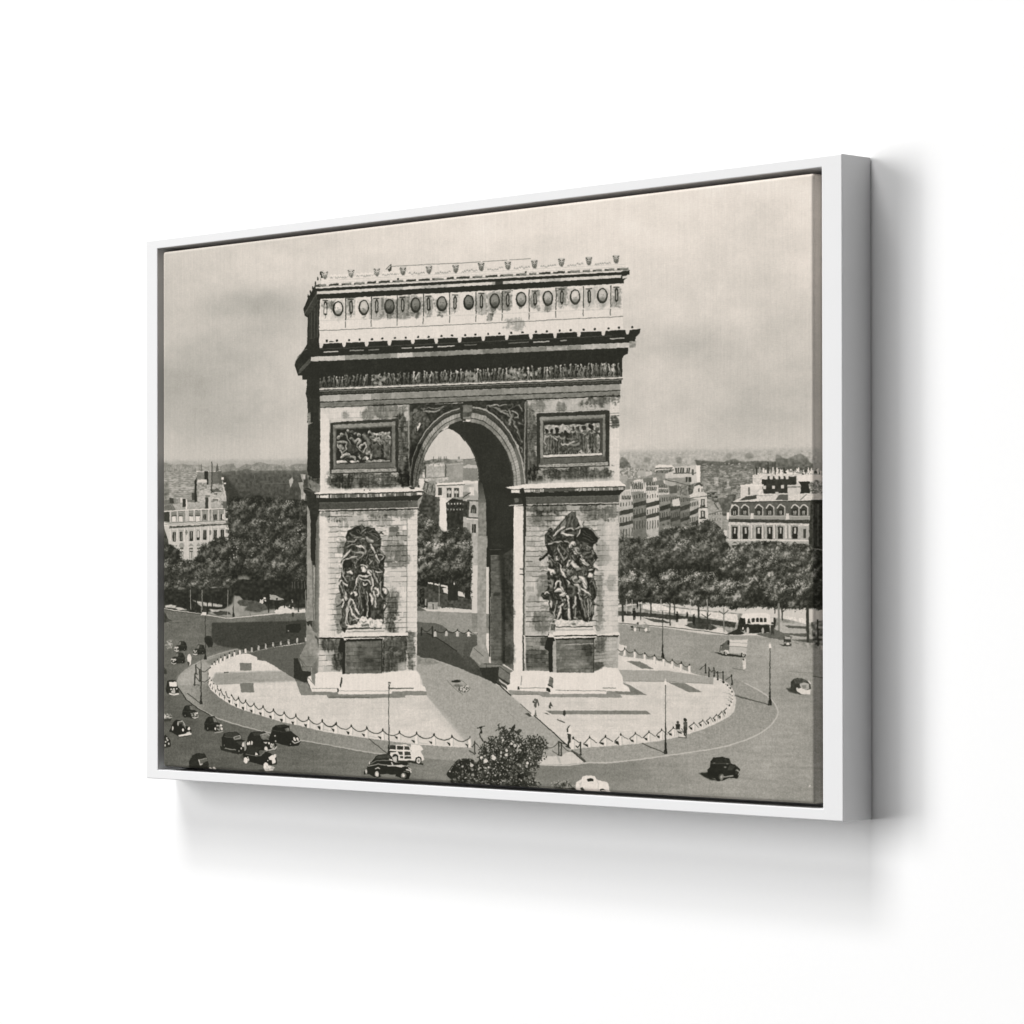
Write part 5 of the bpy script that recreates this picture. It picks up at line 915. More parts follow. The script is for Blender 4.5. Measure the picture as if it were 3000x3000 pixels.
def statue_left():
    P(O, np.vstack([C("650,1500 720,1480 770,1450 800,1490 850,1480 920,1500 960,1570 990,1610 980,1680 975,1790 1035,1800 1020,1930"), E("1020,200 1018,330 1022,440 1015,530 1050,560 1050,620 1030,680 1040,760 1020,850 1010,930 1000,990 600,1015 580,1055 540,1040 525,960 540,860 535,700 515,560 505,480 535,420 530,270 560,130"), C("560,1720 590,1640 580,1600 610,1540")]), 66, nz=24, nf=N6)
    folds(E, 535, 100, 1010, 960, 230, 91, 80, 160, 60); folds(C, 600, 1500, 980, 1880, 90, 92, 70, 130, 50)
    # wings of feathers at the top
    P(C, "660,1500 740,1480 780,1560 760,1600 600,1590 610,1540", 46); P(C, "800,1520 880,1490 940,1530 985,1605 975,1680 900,1690 830,1560", 60, nz=10)
    for k in range(6): L(C, [(620 + k * 26, 1560 - k * 14), (680 + k * 16, 1530 - k * 4), (770, 1570)], 2, 92 if k % 2 else 36); L(C, [(830, 1540), (880 + k * 14, 1500 + k * 22), (900 + k * 16, 1510 + k * 26)], 2, 104 if k % 2 else 40)
    for q, wd, t in (("765,1470 780,1500 790,1530", 5, 100), ("760,1555 800,1520 820,1500", 4, 150), ("640,1560 690,1590 770,1600", 7, 96), ("700,1640 740,1610 800,1620", 7, 165), ("690,1610 760,1600", 6, 140), ("820,1610 850,1640 890,1650", 11, 150), ("600,1650 660,1655 700,1640", 4, 170), ("690,1680 730,1710 770,1705 810,1740", 7, 215), ("600,1720 650,1690 700,1680", 5, 150), ("545,1850 590,1800 640,1745", 6, 215), ("640,1740 700,1790 660,1830 540,1865", 3, 150), ("700,1780 740,1770 790,1790 750,1840", 6, 160), ("800,1800 820,1740 800,1700", 8, 130), ("540,1905 600,1860 700,1830 730,1850", 6, 205), ("860,1680 920,1790 972,1888", 4.5, 205), ("930,1640 990,1610", 3, 120), ("900,1700 960,1700", 12, 92), ("960,1800 1030,1800 980,1870", 3, 190), ("760,1640 800,1650 830,1690", 5, 84)): limb(C, q, wd, t)
    for q, wd, t in (("530,320 560,240 640,210 720,200", 5, 200), ("620,225 690,290 720,240", 3, 170), ("630,260 690,300", 4, 205), ("690,300 720,260 720,220", 3, 150), ("540,300 550,400 600,490", 4, 190), ("760,295 800,290 830,320 840,380 880,440", 6, 215), ("770,330 800,340 790,380", 12, 215), ("610,380 640,370 660,390", 9, 200), ("620,330 650,310", 5, 180), ("540,470 580,520 630,545 650,500 690,470", 6, 214), ("510,520 530,470 550,480", 6, 210), ("525,520 560,600 590,680", 4, 150), ("650,480 680,460 690,480", 9, 96), ("740,410 700,520 640,630", 7, 216), ("740,410 860,420 870,510", 6, 210), ("750,420 740,600 735,780", 5, 150), ("775,440 770,560 760,700 775,780", 3, 170), ("790,520 800,600 800,700", 4, 60), ("830,600 800,640 840,760 830,880", 5, 205), ("860,400 900,480 880,600", 6, 215), ("920,360 950,380 1000,375", 5, 200), ("850,350 880,380", 6, 190), ("915,400 935,460 950,500", 9, 150), ("925,560 960,590 960,640 920,640", 10, 205), ("900,600 920,720 930,770", 7, 210), ("870,620 890,660 880,740", 9, 200), ("680,600 720,610 690,640", 7, 215), ("590,600 600,700 570,640", 6, 190), ("540,690 570,680 550,780", 6, 200), ("640,670 610,760 600,850 590,960", 9, 170), ("650,690 680,720 700,800 740,850", 8, 205), ("640,760 650,830 700,890 750,900", 7, 200), ("620,800 600,900 620,960", 4, 206), ("640,840 640,960", 6, 110), ("660,920 700,900 720,930", 5, 180), ("590,970 640,990 700,970", 6, 216), ("770,890 800,880 820,900", 8, 216), ("840,870 870,910 900,940", 6, 214), ("920,930 960,910 1000,930", 9, 216), ("1020,570 1045,590 1030,610", 12, 206), ("1000,760 1030,740 1010,800", 7, 180), ("960,180 1030,180 980,250", 3, 190), ("870,60 920,150 970,265", 4.5, 205), ("830,330 900,330 940,340", 4, 90), ("940,150 870,190 840,180", 4, 120), ("860,280 880,240", 5, 170), ("800,250 830,200 850,150", 4, 90), ("705,330 690,300", 3, 160), ("985,480 980,600 1000,680", 4, 160)): limb(E, q, wd, t)
    P(E, "735,420 870,430 860,640 870,780 735,780 730,600", 58, op=.75); ell(E, 785, 345, 18, 32, 210); P(E, "760,400 770,370 800,380 805,410 780,420", 36)
    for q, wd, t in (("742,420 740,780", 3, 170), ("760,440 758,700 770,770", 3.5, 130), ("800,560 785,700", 3, 150), ("740,410 800,425 860,415", 5, 214), ("750,440 790,470 840,450 870,510", 5, 205), ("780,500 800,530 830,500", 4, 200), ("830,600 838,760 835,880", 4, 200), ("780,630 800,780 795,870", 5, 40), ("850,640 850,880", 7, 40)): limb(E, q, wd, t)
    P(E, "860,900 1000,940 1005,992 590,1005 620,980 700,975 760,895 830,900", 205, nz=14, nf=N3); P(E, "760,965 845,960 845,990 760,992", 110, nz=40, nf=N2); L(E, "775,930 795,950 815,930", 2, 100); P(E, "530,1000 590,1010 575,1060 560,1040", 46)
    P(E, "620,480 690,470 700,520 660,600 600,560", 66, nz=10); P(E, "930,760 1010,700 1020,900 930,900", 62, nz=24, nf=N6); P(E, "560,250 640,230 690,290 640,320 560,330", 50, nz=14)
    r = np.random.default_rng(9)
    for _ in range(70):
        x, y = 540 + 470 * r.random(), 150 + 800 * r.random(); L(E, [(x, y), (x + 26 * (r.random() - .5), y + 20 + 36 * r.random())], 1.6, 36 if r.random() < .6 else 150, .6)

    rumple(E, "480,-160 1070,-160 1070,1000 480,1060", 2.0, 9, 3)

def statue_right():
    P(O, np.vstack([D("905,1575 965,1480 1010,1510 1080,1450 1130,1370 1200,1310 1250,1315 1255,1370 1290,1420 1320,1400 1345,1430 1330,1480 1390,1480 1500,1590 1495,1650 1440,1700 1470,1790 1495,1825 1475,1880"), F("1465,200 1450,300 1465,350 1440,440 1470,480 1490,560 1475,660 1460,700 1470,745 1440,750 1450,850 1430,935 1380,940 1010,960 990,900 950,840 945,700 880,680 890,610 935,560 940,470 920,390 950,340 935,200 990,200 905,70")]), 62, nz=24, nf=N6)
    folds(F, 940, 60, 1460, 920, 240, 93, 80, 150, 60); folds(D, 950, 1480, 1470, 1880, 100, 94, 70, 130, 50)
    P(D, "1085,1470 1120,1390 1205,1312 1250,1318 1255,1375 1290,1430 1240,1500 1180,1520", 78, nz=14); P(D, "1085,1470 1130,1400 1150,1440 1115,1600 1085,1560", 130, nz=10)
    for k in range(5): L(D, [(1130 + k * 24, 1510 - k * 10), (1180 + k * 16, 1330 + k * 16)], 2, 108 if k % 2 else 52)
    P(D, "1290,1420 1310,1400 1340,1415 1325,1480 1300,1475", 190); P(D, "1250,1600 1320,1480 1400,1490 1500,1600 1490,1660 1440,1690 1380,1660 1280,1640", 44)
    for k in range(6): L(D, [(1330, 1500 + k * 22), (1400 + k * 12, 1560 + k * 20), (1440 + k * 6, 1660)], 1.8, 84 if k % 2 else 30)
    for q, wd, t in (("1330,1480 1390,1485 1440,1530 1510,1600", 5, 150), ("1310,1480 1300,1540 1260,1600", 4, 205), ("1250,1510 1290,1490 1330,1480", 6, 180), ("1000,1590 1060,1520 1130,1490", 6, 190), ("965,1490 990,1500 1000,1520", 5, 190), ("1100,1560 1150,1580 1230,1580", 7, 200), ("1140,1510 1200,1500 1230,1520", 5, 176), ("1000,1665 1060,1650 1150,1650 1190,1680", 6, 160), ("910,1690 960,1680 1000,1670", 5, 190), ("1200,1690 1230,1660 1250,1690", 12, 190), ("1180,1690 1200,1710", 8, 200), ("1260,1740 1290,1730 1240,1770", 9, 180), ("1240,1790 1300,1780 1310,1810", 7, 200), ("1350,1800 1380,1780 1420,1770", 6, 120), ("1430,1740 1460,1800 1450,1840", 7, 120), ("910,1690 950,1770 990,1850", 4, 40), ("840,1857 940,1778", 4.5, 44), ("1060,1610 1150,1680", 3, 40), ("1050,1720 1090,1800 1110,1860", 5, 160), ("1080,1710 1160,1780", 5, 110), ("1300,1850 1360,1890 1400,1910", 6, 205), ("1030,1830 1050,1880 1080,1920", 5, 170)): limb(D, q, wd, t)
    for q, wd, t in (("950,340 980,370 1020,380", 11, 205), ("935,260 960,240 985,300", 8, 130), ("1040,200 1050,240 1075,280 1080,340", 5, 205), ("1080,340 1110,400 1140,440", 8, 210), ("1160,300 1190,230 1240,310 1290,320", 13, 196), ("1110,250 1150,200", 5, 150), ("1100,340 1140,370", 9, 160), ("1170,370 1200,390", 14, 170), ("1210,440 1250,460 1260,490", 12, 150), ("1300,430 1360,470 1370,540", 12, 200), ("1400,350 1440,350", 5, 216), ("1400,420 1420,390 1440,430", 12, 216), ("1330,270 1370,300 1400,300", 6, 206), ("1260,350 1310,340", 8, 130), ("1280,480 1300,470", 8, 170), ("950,470 1000,480 990,560 960,520", 13, 120), ("1010,560 1040,480 1075,470 1080,530", 6, 212), ("1030,590 1090,570 1130,620 1080,640", 13, 206), ("1080,530 1110,580", 8, 190), ("905,620 930,590 950,620", 6, 200), ("890,610 860,630 880,670", 3, 60), ("1150,460 1190,500 1170,510", 7, 190), ("1160,540 1230,540 1240,640 1170,660", 16, 92), ("1240,520 1300,530 1290,600", 12, 170), ("1280,620 1300,700 1330,760", 9, 185), ("1320,560 1370,600 1420,640", 7, 200), ("1340,500 1360,560", 8, 205), ("1370,610 1440,690", 4, 120), ("1150,640 1170,660 1160,700", 8, 190), ("1160,690 1180,760 1175,930", 9, 190), ("1240,650 1260,720 1220,790", 8, 170), ("1245,790 1250,930", 5, 150), ("1130,690 1100,740 1060,780", 7, 206), ("1080,760 1070,850 1040,900", 7, 196), ("1020,760 1010,850 1020,910", 5, 170), ("970,710 970,770", 7, 190), ("1080,690 1110,700", 9, 130), ("1300,700 1340,780 1370,890", 7, 120), ("1340,700 1380,860", 3, 170), ("1390,680 1390,880", 6, 150), ("1420,700 1415,860", 5, 150), ("1440,750 1440,850", 3, 170), ("1400,500 1440,470 1480,560 1470,640", 3, 150), ("1430,500 1450,600 1440,680", 9, 60), ("1330,820 1310,870", 4, 60), ("1215,900 1250,890 1280,900", 6, 190), ("1010,910 1060,930 1100,900", 7, 216), ("1150,930 1170,920", 6, 210), ("1380,900 1400,930", 5, 210), ("1250,100 1260,150 1300,160", 8, 150), ("1310,190 1350,260 1390,300", 5, 205), ("1340,110 1400,130 1440,100", 6, 100), ("1330,200 1400,210 1450,180", 9, 84), ("1090,110 1150,150 1200,230 1170,270", 5, 110), ("930,60 990,200", 4, 36), ("845,235 940,150", 4.5, 44)): limb(F, q, wd, t)
    for cx, cy, rr, t in ((985, 375, 26, 206), (1190, 375, 26, 120), (1240, 450, 26, 166), (1120, 350, 20, 150), (1300, 470, 18, 150), (1350, 350, 24, 92), (1230, 60, 18, 200), (1265, 110, 18, 160), (1185, 75, 14, 190)): ell(F, cx, cy, rr, rr * 1.15, t); ell(F, cx + rr * .35, cy + rr * .5, rr * .6, rr * .6, t * .55)
    for q, wd in (("1110,430 1140,520 1140,600", 5), ("1000,400 1020,460 1000,540", 4), ("1270,640 1290,760 1350,930", 9), ("1200,680 1210,900", 7), ("1100,800 1120,930", 8), ("960,600 1000,680 1080,690", 5), ("1300,200 1260,260 1300,300", 7), ("1050,250 1100,300", 5), ("1390,440 1400,560", 6), ("1140,440 1230,520", 3)): L(F, q, wd, 38)
    P(F, "1010,940 1080,900 1200,925 1280,905 1340,930 1420,935 1445,985 1025,990", 200, nz=16, nf=N3); P(F, "1190,955 1250,955 1245,972 1200,970", 120); P(F, "965,960 1020,970 1015,1035 965,1030", 90, nz=24, nf=N3); P(F, "1370,885 1400,900 1390,940 1370,930", 46); P(F, "960,830 1000,860 1005,920 950,950", 140, nz=30, nf=N3)
    r = np.random.default_rng(10)
    for _ in range(80):
        x, y = 950 + 510 * r.random(), 60 + 850 * r.random(); L(F, [(x, y), (x + 26 * (r.random() - .5), y + 16 + 30 * r.random())], 1.6, 36 if r.random() < .6 else 140, .6)
    rumple(F, "830,-290 1520,-290 1520,940 830,1040", 2.0, 9, 3)
def bollard(w, x, yt, yb, wd, cap=1):
    P(w, [(x - wd * .85, yb), (x - wd * .8, yt + wd), (x - wd * .5, yt), (x + wd * .5, yt), (x + wd * .8, yt + wd), (x + wd, yb)], 222)
    P(w, [(x + wd * .35, yb), (x + wd * .4, yt + 2), (x + wd * .8, yt + wd), (x + wd, yb)], 186)
    if cap: P(w, [(x - wd * .36, yt + 3), (x - wd * .42, yt - wd * .55), (x, yt - wd * 1.5), (x + wd * .42, yt - wd * .55), (x + wd * .36, yt + 3)], 40)
def chain(w, a, b, sag, wd=2.2, tone=52):
    t = np.linspace(0, 1, 12)
    L(w, np.c_[a[0] + (b[0] - a[0]) * t, a[1] + (b[1] - a[1]) * t + sag * 4 * t * (1 - t)], wd, tone)
def lamp(w, x, yt, yb, wd, glass=True, shade=None):
    if shade: L(w, [(x, yb - 6), shade], 2.2, 60)
    P(w, [(x - wd * .34, yt), (x + wd * .34, yt), (x + wd * .62, yb), (x - wd * .62, yb)], 38); L(w, [(x - wd * .15, yt + 10), (x - wd * .3, yb - 70)], .9, 105, .6)
    P(w, [(x - wd * .9, yb - 95), (x - wd * .7, yb - 125), (x + wd * .7, yb - 125), (x + wd * .9, yb - 95), (x + wd * .9, yb - 55), (x + wd * 1.8, yb - 20), (x + wd * 1.8, yb), (x - wd * 1.8, yb), (x - wd * 1.8, yb - 20), (x - wd * .9, yb - 55)], 40); ell(w, x - wd * .7, yb - 16, wd * .4, 8, 96, .6)
def street():
    # posts and chains round the island, far side first
    for x, yt, yb in ((1642, 415, 462), (1543, 420, 478), (1449, 438, 493), (1360, 455, 508), (1272, 470, 522), (1188, 485, 540), (1109, 505, 560), (1032, 525, 578)): bollard(I, x, yt, yb, 12); R(I, x - 10, yt + 4, x + 10, yb, 150, op=.55)
    for x in (1480, 1390, 1310, 1225, 1140): chain(I, (x - 36, 450 + (1480 - x) * .17), (x + 36, 440 + (1480 - x) * .17), 14, 1.4, 40)
    for x, yt, yb in ((963, 540, 595), (897, 560, 615), (835, 580, 640), (780, 602, 662), (727, 625, 690), (682, 650, 712), (644, 675, 735), (610, 700, 760), (583, 725, 790), (560, 765, 850)): bollard(I, x, yt, yb, 15, 1 if x not in (963, 897) else 0); P(I, [(x - 15, yb), (x - 18, yb - 45), (x - 28, yb - 20)], 52)
    P(I, "545,775 600,735 650,720 700,700 640,760 580,830 560,870 545,860", 214)
    P(I, "540,880 556,870 580,910 610,950 650,990 700,1040 780,1110 880,1180 960,1220 960,1245 860,1210 770,1165 650,1085 570,1010 542,965", 216)
    for x, y in ((555, 880), (575, 910), (602, 945), (638, 975), (683, 1012), (738, 1045)): bollard(I, x, y, y + 66 + (x - 550) * .1, 14); P(I, [(x - 12, y + 64 + (x - 550) * .12), (x - 6, y + 20), (x - 26, y + 48)], 46, op=.7)
    for a, b in (((640, 985), (684, 1010)), ((684, 1015), (720, 1075)), ((738, 1045), (782, 1100))): chain(I, a, b, 22, 2)
    near = [(803, 1080, 1170, 18), (879, 1112, 1208, 19), (963, 1145, 1245, 20), (1056, 1178, 1278, 20), (1160, 1212, 1310, 21), (1275, 1246, 1345, 22), (1398, 1280, 1380, 22), (1528, 1310, 1412, 23), (1672, 1342, 1440, 23), (1826, 1372, 1465, 24)]
    for i, (x, yt, yb, wd) in enumerate(near):
        P(I, [(x - wd, yb - 4), (x - wd * .8, yb - 40), (x - wd * 2.3, yb - 44), (x - wd * 1.8, yb - 18)], 50); bollard(I, x, yt, yb, wd)
        if i: a = near[i - 1]; chain(I, (a[0] + 6, a[1] + 2), (x - 6, yt + 2), 26 + i * 1.5, 2.4)
    near2 = [(8, 912, 1008, 24), (168, 942, 1030, 24), (337, 966, 1058, 24), (512, 990, 1085, 24), (695, 1012, 1115, 24), (881, 1035, 1115, 24), (1076, 1050, 1155, 26), (1273, 1068, 1170, 25), (1474, 1085, 1185, 24), (1676, 1098, 1200, 22)]
    chain(I, (1832, 1374), (1978, 1396), 40, 2.4)
    for i, (x, yt, yb, wd) in enumerate(near2):
        P(J, [(x - wd, yb - 4), (x - wd * .8, yb - 34), (x - wd * 2.4, yb - 48), (x - wd * 1.9, yb - 28)], 46); bollard(J, x, yt, yb, wd)
        if i: a = near2[i - 1]; chain(J, (a[0] + 6, a[1]), (x - 6, yt), 38, 2.4)
        if i % 3 == 0: L(J, [(x + 30, yb - 10), (x + 120, yb)], 1.2, 130, .6)
    right = [(1296, 1024, 1135, 24), (1482, 1016, 1118, 22), (1660, 1004, 1100, 21), (1833, 988, 1098, 22)]
    for i, (x, yt, yb, wd) in enumerate(right):
        if i: P(Q, [(x - wd, yb - 6), (x - wd * .9, yb - 34), (x - wd * 3.4, yb - 38), (x - wd * 2.4, yb - 20)], 44)
        bollard(Q, x, yt, yb, wd)
        if i: a = right[i - 1]; L(Q, [(a[0] + 8, a[1]), (a[0] + 80, a[1] + 50)], 2, 60); L(Q, [(x - 70, yt + 62), (x - 6, yt)], 2.2, 56)
    rm = [(102, 1192, 1272, 17), (233, 1180, 1258, 16), (352, 1168, 1245, 15), (462, 1148, 1225, 14), (567, 1130, 1202, 14), (748, 1085, 1150, 13), (826, 1062, 1120, 11), (891, 1038, 1100, 10), (948, 1012, 1075, 9), (994, 985, 1050, 9), (1035, 955, 1010, 8)]
    for i, (x, yt, yb, wd) in enumerate(rm):
        P(M, [(x - wd, yb - 6), (x - wd, yb - 26), (x - wd * 3.2, yb - 36), (x - wd * 2.2, yb - 12)], 46); bollard(M, x, yt, yb, wd)
        if i: a = rm[i - 1]; L(M, [(x - wd * 3.4, yb - 34), (x - 4, yt)], 2.2, 48); L(M, [(a[0] + 8, a[1]), (a[0] + (x - a[0]) * .5, a[1] + 34)], 1.6, 70)
    for x, y in ((1060, 928), (1078, 895), (1086, 868), (1087, 838), (1084, 808), (1068, 776), (1044, 750), (1012, 722)): P(M, [(x - 7, y + 30), (x - 7, y), (x + 7, y), (x + 8, y + 30)], 220); ell(M, x, y - 2, 7, 9, 40); L(M, [(x - 2, y), (x - 30, y - 16)], 1.4, 80, .7)
    for x, yt in ((140, 430), (228, 448), (317, 470), (402, 492), (484, 512), (560, 530), (636, 554), (710, 574)):
        bollard(M, x, yt, yt + 58 + (x > 380) * 12, 14, 1); 
        if x < 700: chain(M, (x + 8, yt), (x + 72, yt + 20), 20, 2, 66)
    chain(M, (78, 428), (136, 432), 18, 2, 66)
    for x, yt, yb in ((850, 562, 640), (880, 600, 672), (925, 600, 670), (958, 632, 700), (1005, 632, 728), (1082, 660, 742)): L(M, [(x, yt), (x + 2, yb)], 3.0, 40); ell(M, x, yt, 6, 8, 38); P(M, [(x - 9, yb), (x + 11, yb), (x + 5, yb - 14), (x - 3, yb - 14)], 40)
    for q in ("800,612 848,566", "880,604 905,632 926,606", "928,640 958,636", "960,640 1005,640", "1030,700 1080,664", "925,606 950,640"): L(M, q, 1.8, 60)
    for x, yt, yb in ((398, 730, 830), (386, 840, 960), (442, 780, 915)): L(I, [(x, yt), (x + 1, yb)], 3.6, 52); P(I, [(x - 12, yb), (x + 14, yb), (x + 6, yb - 18), (x - 4, yb - 18)], 56)
    for q in ("400,742 440,790", "390,855 440,915", "385,830 420,835", "470,800 500,808 556,760", "470,915 500,925 552,885", "375,950 440,958"): L(I, q, 2, 60)
    for x, yt, yb in ((1733, 1130, 1275),): L(J, [(x, yt), (x - 4, yb)], 3.6, 56); P(J, [(x - 26, yb - 2), (x + 18, yb - 2), (x, yb - 26)], 60); L(J, [(x + 4, yt + 10), (1810, 1225)], 2, 56); L(J, [(x - 30, yt + 60), (x, yt + 20)], 2.4, 56); L(J, [(x - 60, yb - 40), (x - 20, yb - 15)], 3, 70)
    for x, yt, yb in ((1134, 1055, 1205), (1162, 1060, 1212), (1380, 1062, 1205)): L(Q, [(x, yt), (x, yb)], 3.6, 56); P(Q, [(x - 14, yb), (x + 14, yb), (x + 4, yb - 20), (x - 6, yb - 20)], 60)
    chain(Q, (960, 1075), (1128, 1060), 56, 2, 70); chain(Q, (1170, 1090), (1280, 1160), 24, 2, 70); L(Q, "1134,1055 1220,1085", 3.4, 46); L(Q, "1330,1105 1350,1120 1380,1075", 3, 50); L(Q, "1285,1150 1370,1210 1440,1280", 2.4, 70); L(Q, "1060,1160 1150,1215", 2, 90)
    # far side of the island, seen under the arch
    for x, yt, yb in ((1595, 1042, 1102), (1722, 1038, 1096), (1848, 1038, 1100)): bollard(E, x, yt, yb, 18); P(E, [(x - 18, yb), (x - 15, yt + 8), (x + 15, yt + 8), (x + 20, yb)], 150, op=.45)
    for x, yt, yb in ((1440, 1004, 1086), (1565, 990, 1110)): L(E, [(x, yt), (x, yb)], 4, 44)
    for a, b, g in (((1440, 1008), (1562, 996), 42), ((1600, 1036), (1720, 1034), 26), ((1726, 1034), (1846, 1034), 28), ((1852, 1034), (1970, 1040), 28)): chain(E, a, b, g, 2.2, 46)
    bollard(F, 42, 1046, 1102, 20); chain(F, (46, 1036), (140, 1072), 14, 2.2, 46)
    # street lamps
    lamp(I, 458, 540, 1175, 9, shade=(305, 1050)); ell(I, 459, 545, 15, 30, 196); ell(I, 459, 510, 8, 16, 80)
    lamp(I, 506, 165, 668, 8); P(I, "445,150 470,130 518,132 518,168 480,165 455,172", 214); P(I, "455,80 468,90 466,130 456,130", 120); L(I, "452,160 462,140", 2, 60)
    lamp(S, 826, 1650, 1885, 6)
    lamp(J, 762, 530, 1290, 10, shade=(540, 1100)); P(J, "755,455 783,458 774,505 762,505", 60); P(J, "762,468 776,470 772,492 764,492", 200); L(J, "766,505 764,540", 3, 40); L(J, "775,530 1035,528", 3.2, 80, .8)
    lamp(M, 498, 745, 1355, 9, shade=(290, 1262)); P(M, "489,710 508,710 512,745 488,745", 224); ell(M, 499, 700, 6, 12, 206)
    lamp(M, 1418, 420, 928, 9, shade=(1110, 840)); P(M, "1410,385 1430,385 1430,420 1408,420", 226); ell(M, 1419, 378, 9, 10, 190)
    lamp(M, 474, 90, 505, 6); L(M, "430,88 520,92", 1.4, 90, .6)

def vehicle(w, x, y, s, flip=1, body=40, light=.5, seed=0):
    # small far car in three-quarter view: body, roof, window, bonnet, lamps and bumper
    def T(t): return [(x + flip * a * s, y + b * s) for a, b in t]
    P(w, T([(-60, 52), (60, 66), (80, 40), (-70, 30)]), 52, op=.65, soft=1)
    P(w, T([(-62, 40), (-66, 0), (-50, -40), (-30, -56), (14, -58), (28, -40), (34, -16), (60, 0), (72, 22), (66, 50), (40, 60), (0, 52), (-40, 46)]), body, nz=5, nf=N3)
    P(w, T([(-34, -46), (12, -50), (24, -20), (-24, -16)]), body + 12); P(w, T([(2, -44), (20, -40), (30, -14), (8, -14)]), 120); L(w, T([(2, -46), (22, -42), (32, -14)]), 1.3, 150, .7)
    L(w, T([(-60, -2), (-20, 2), (30, -8)]), 1.2, 90, .7); L(w, T([(-30, -54), (10, -57)]), 1.3, 84, .8)
    ell(w, x + flip * -38 * s, y + 36 * s, 13 * s, 17 * s, 28); ell(w, x + flip * -38 * s, y + 36 * s, 5 * s, 7 * s, 110)
    ell(w, x + flip * 24 * s, y + 46 * s, 12 * s, 15 * s, 26)
    for a, b in ((36, 16), (64, 14)): ell(w, x + flip * a * s, y + b * s, 7 * s, 8 * s, 216)
    P(w, T([(44, 8), (56, 8), (58, 40), (44, 40)]), 175 if light > .4 else 90); L(w, T([(26, 52), (50, 58), (72, 46)]), 2.4, 214)
    r = np.random.default_rng(seed)
    for _ in range(6): a, b = 20 + 50 * r.random(), 6 + 46 * r.random(); L(w, T([(a, b), (a + 8, b + 8 * r.random())]), 1.4, 205)

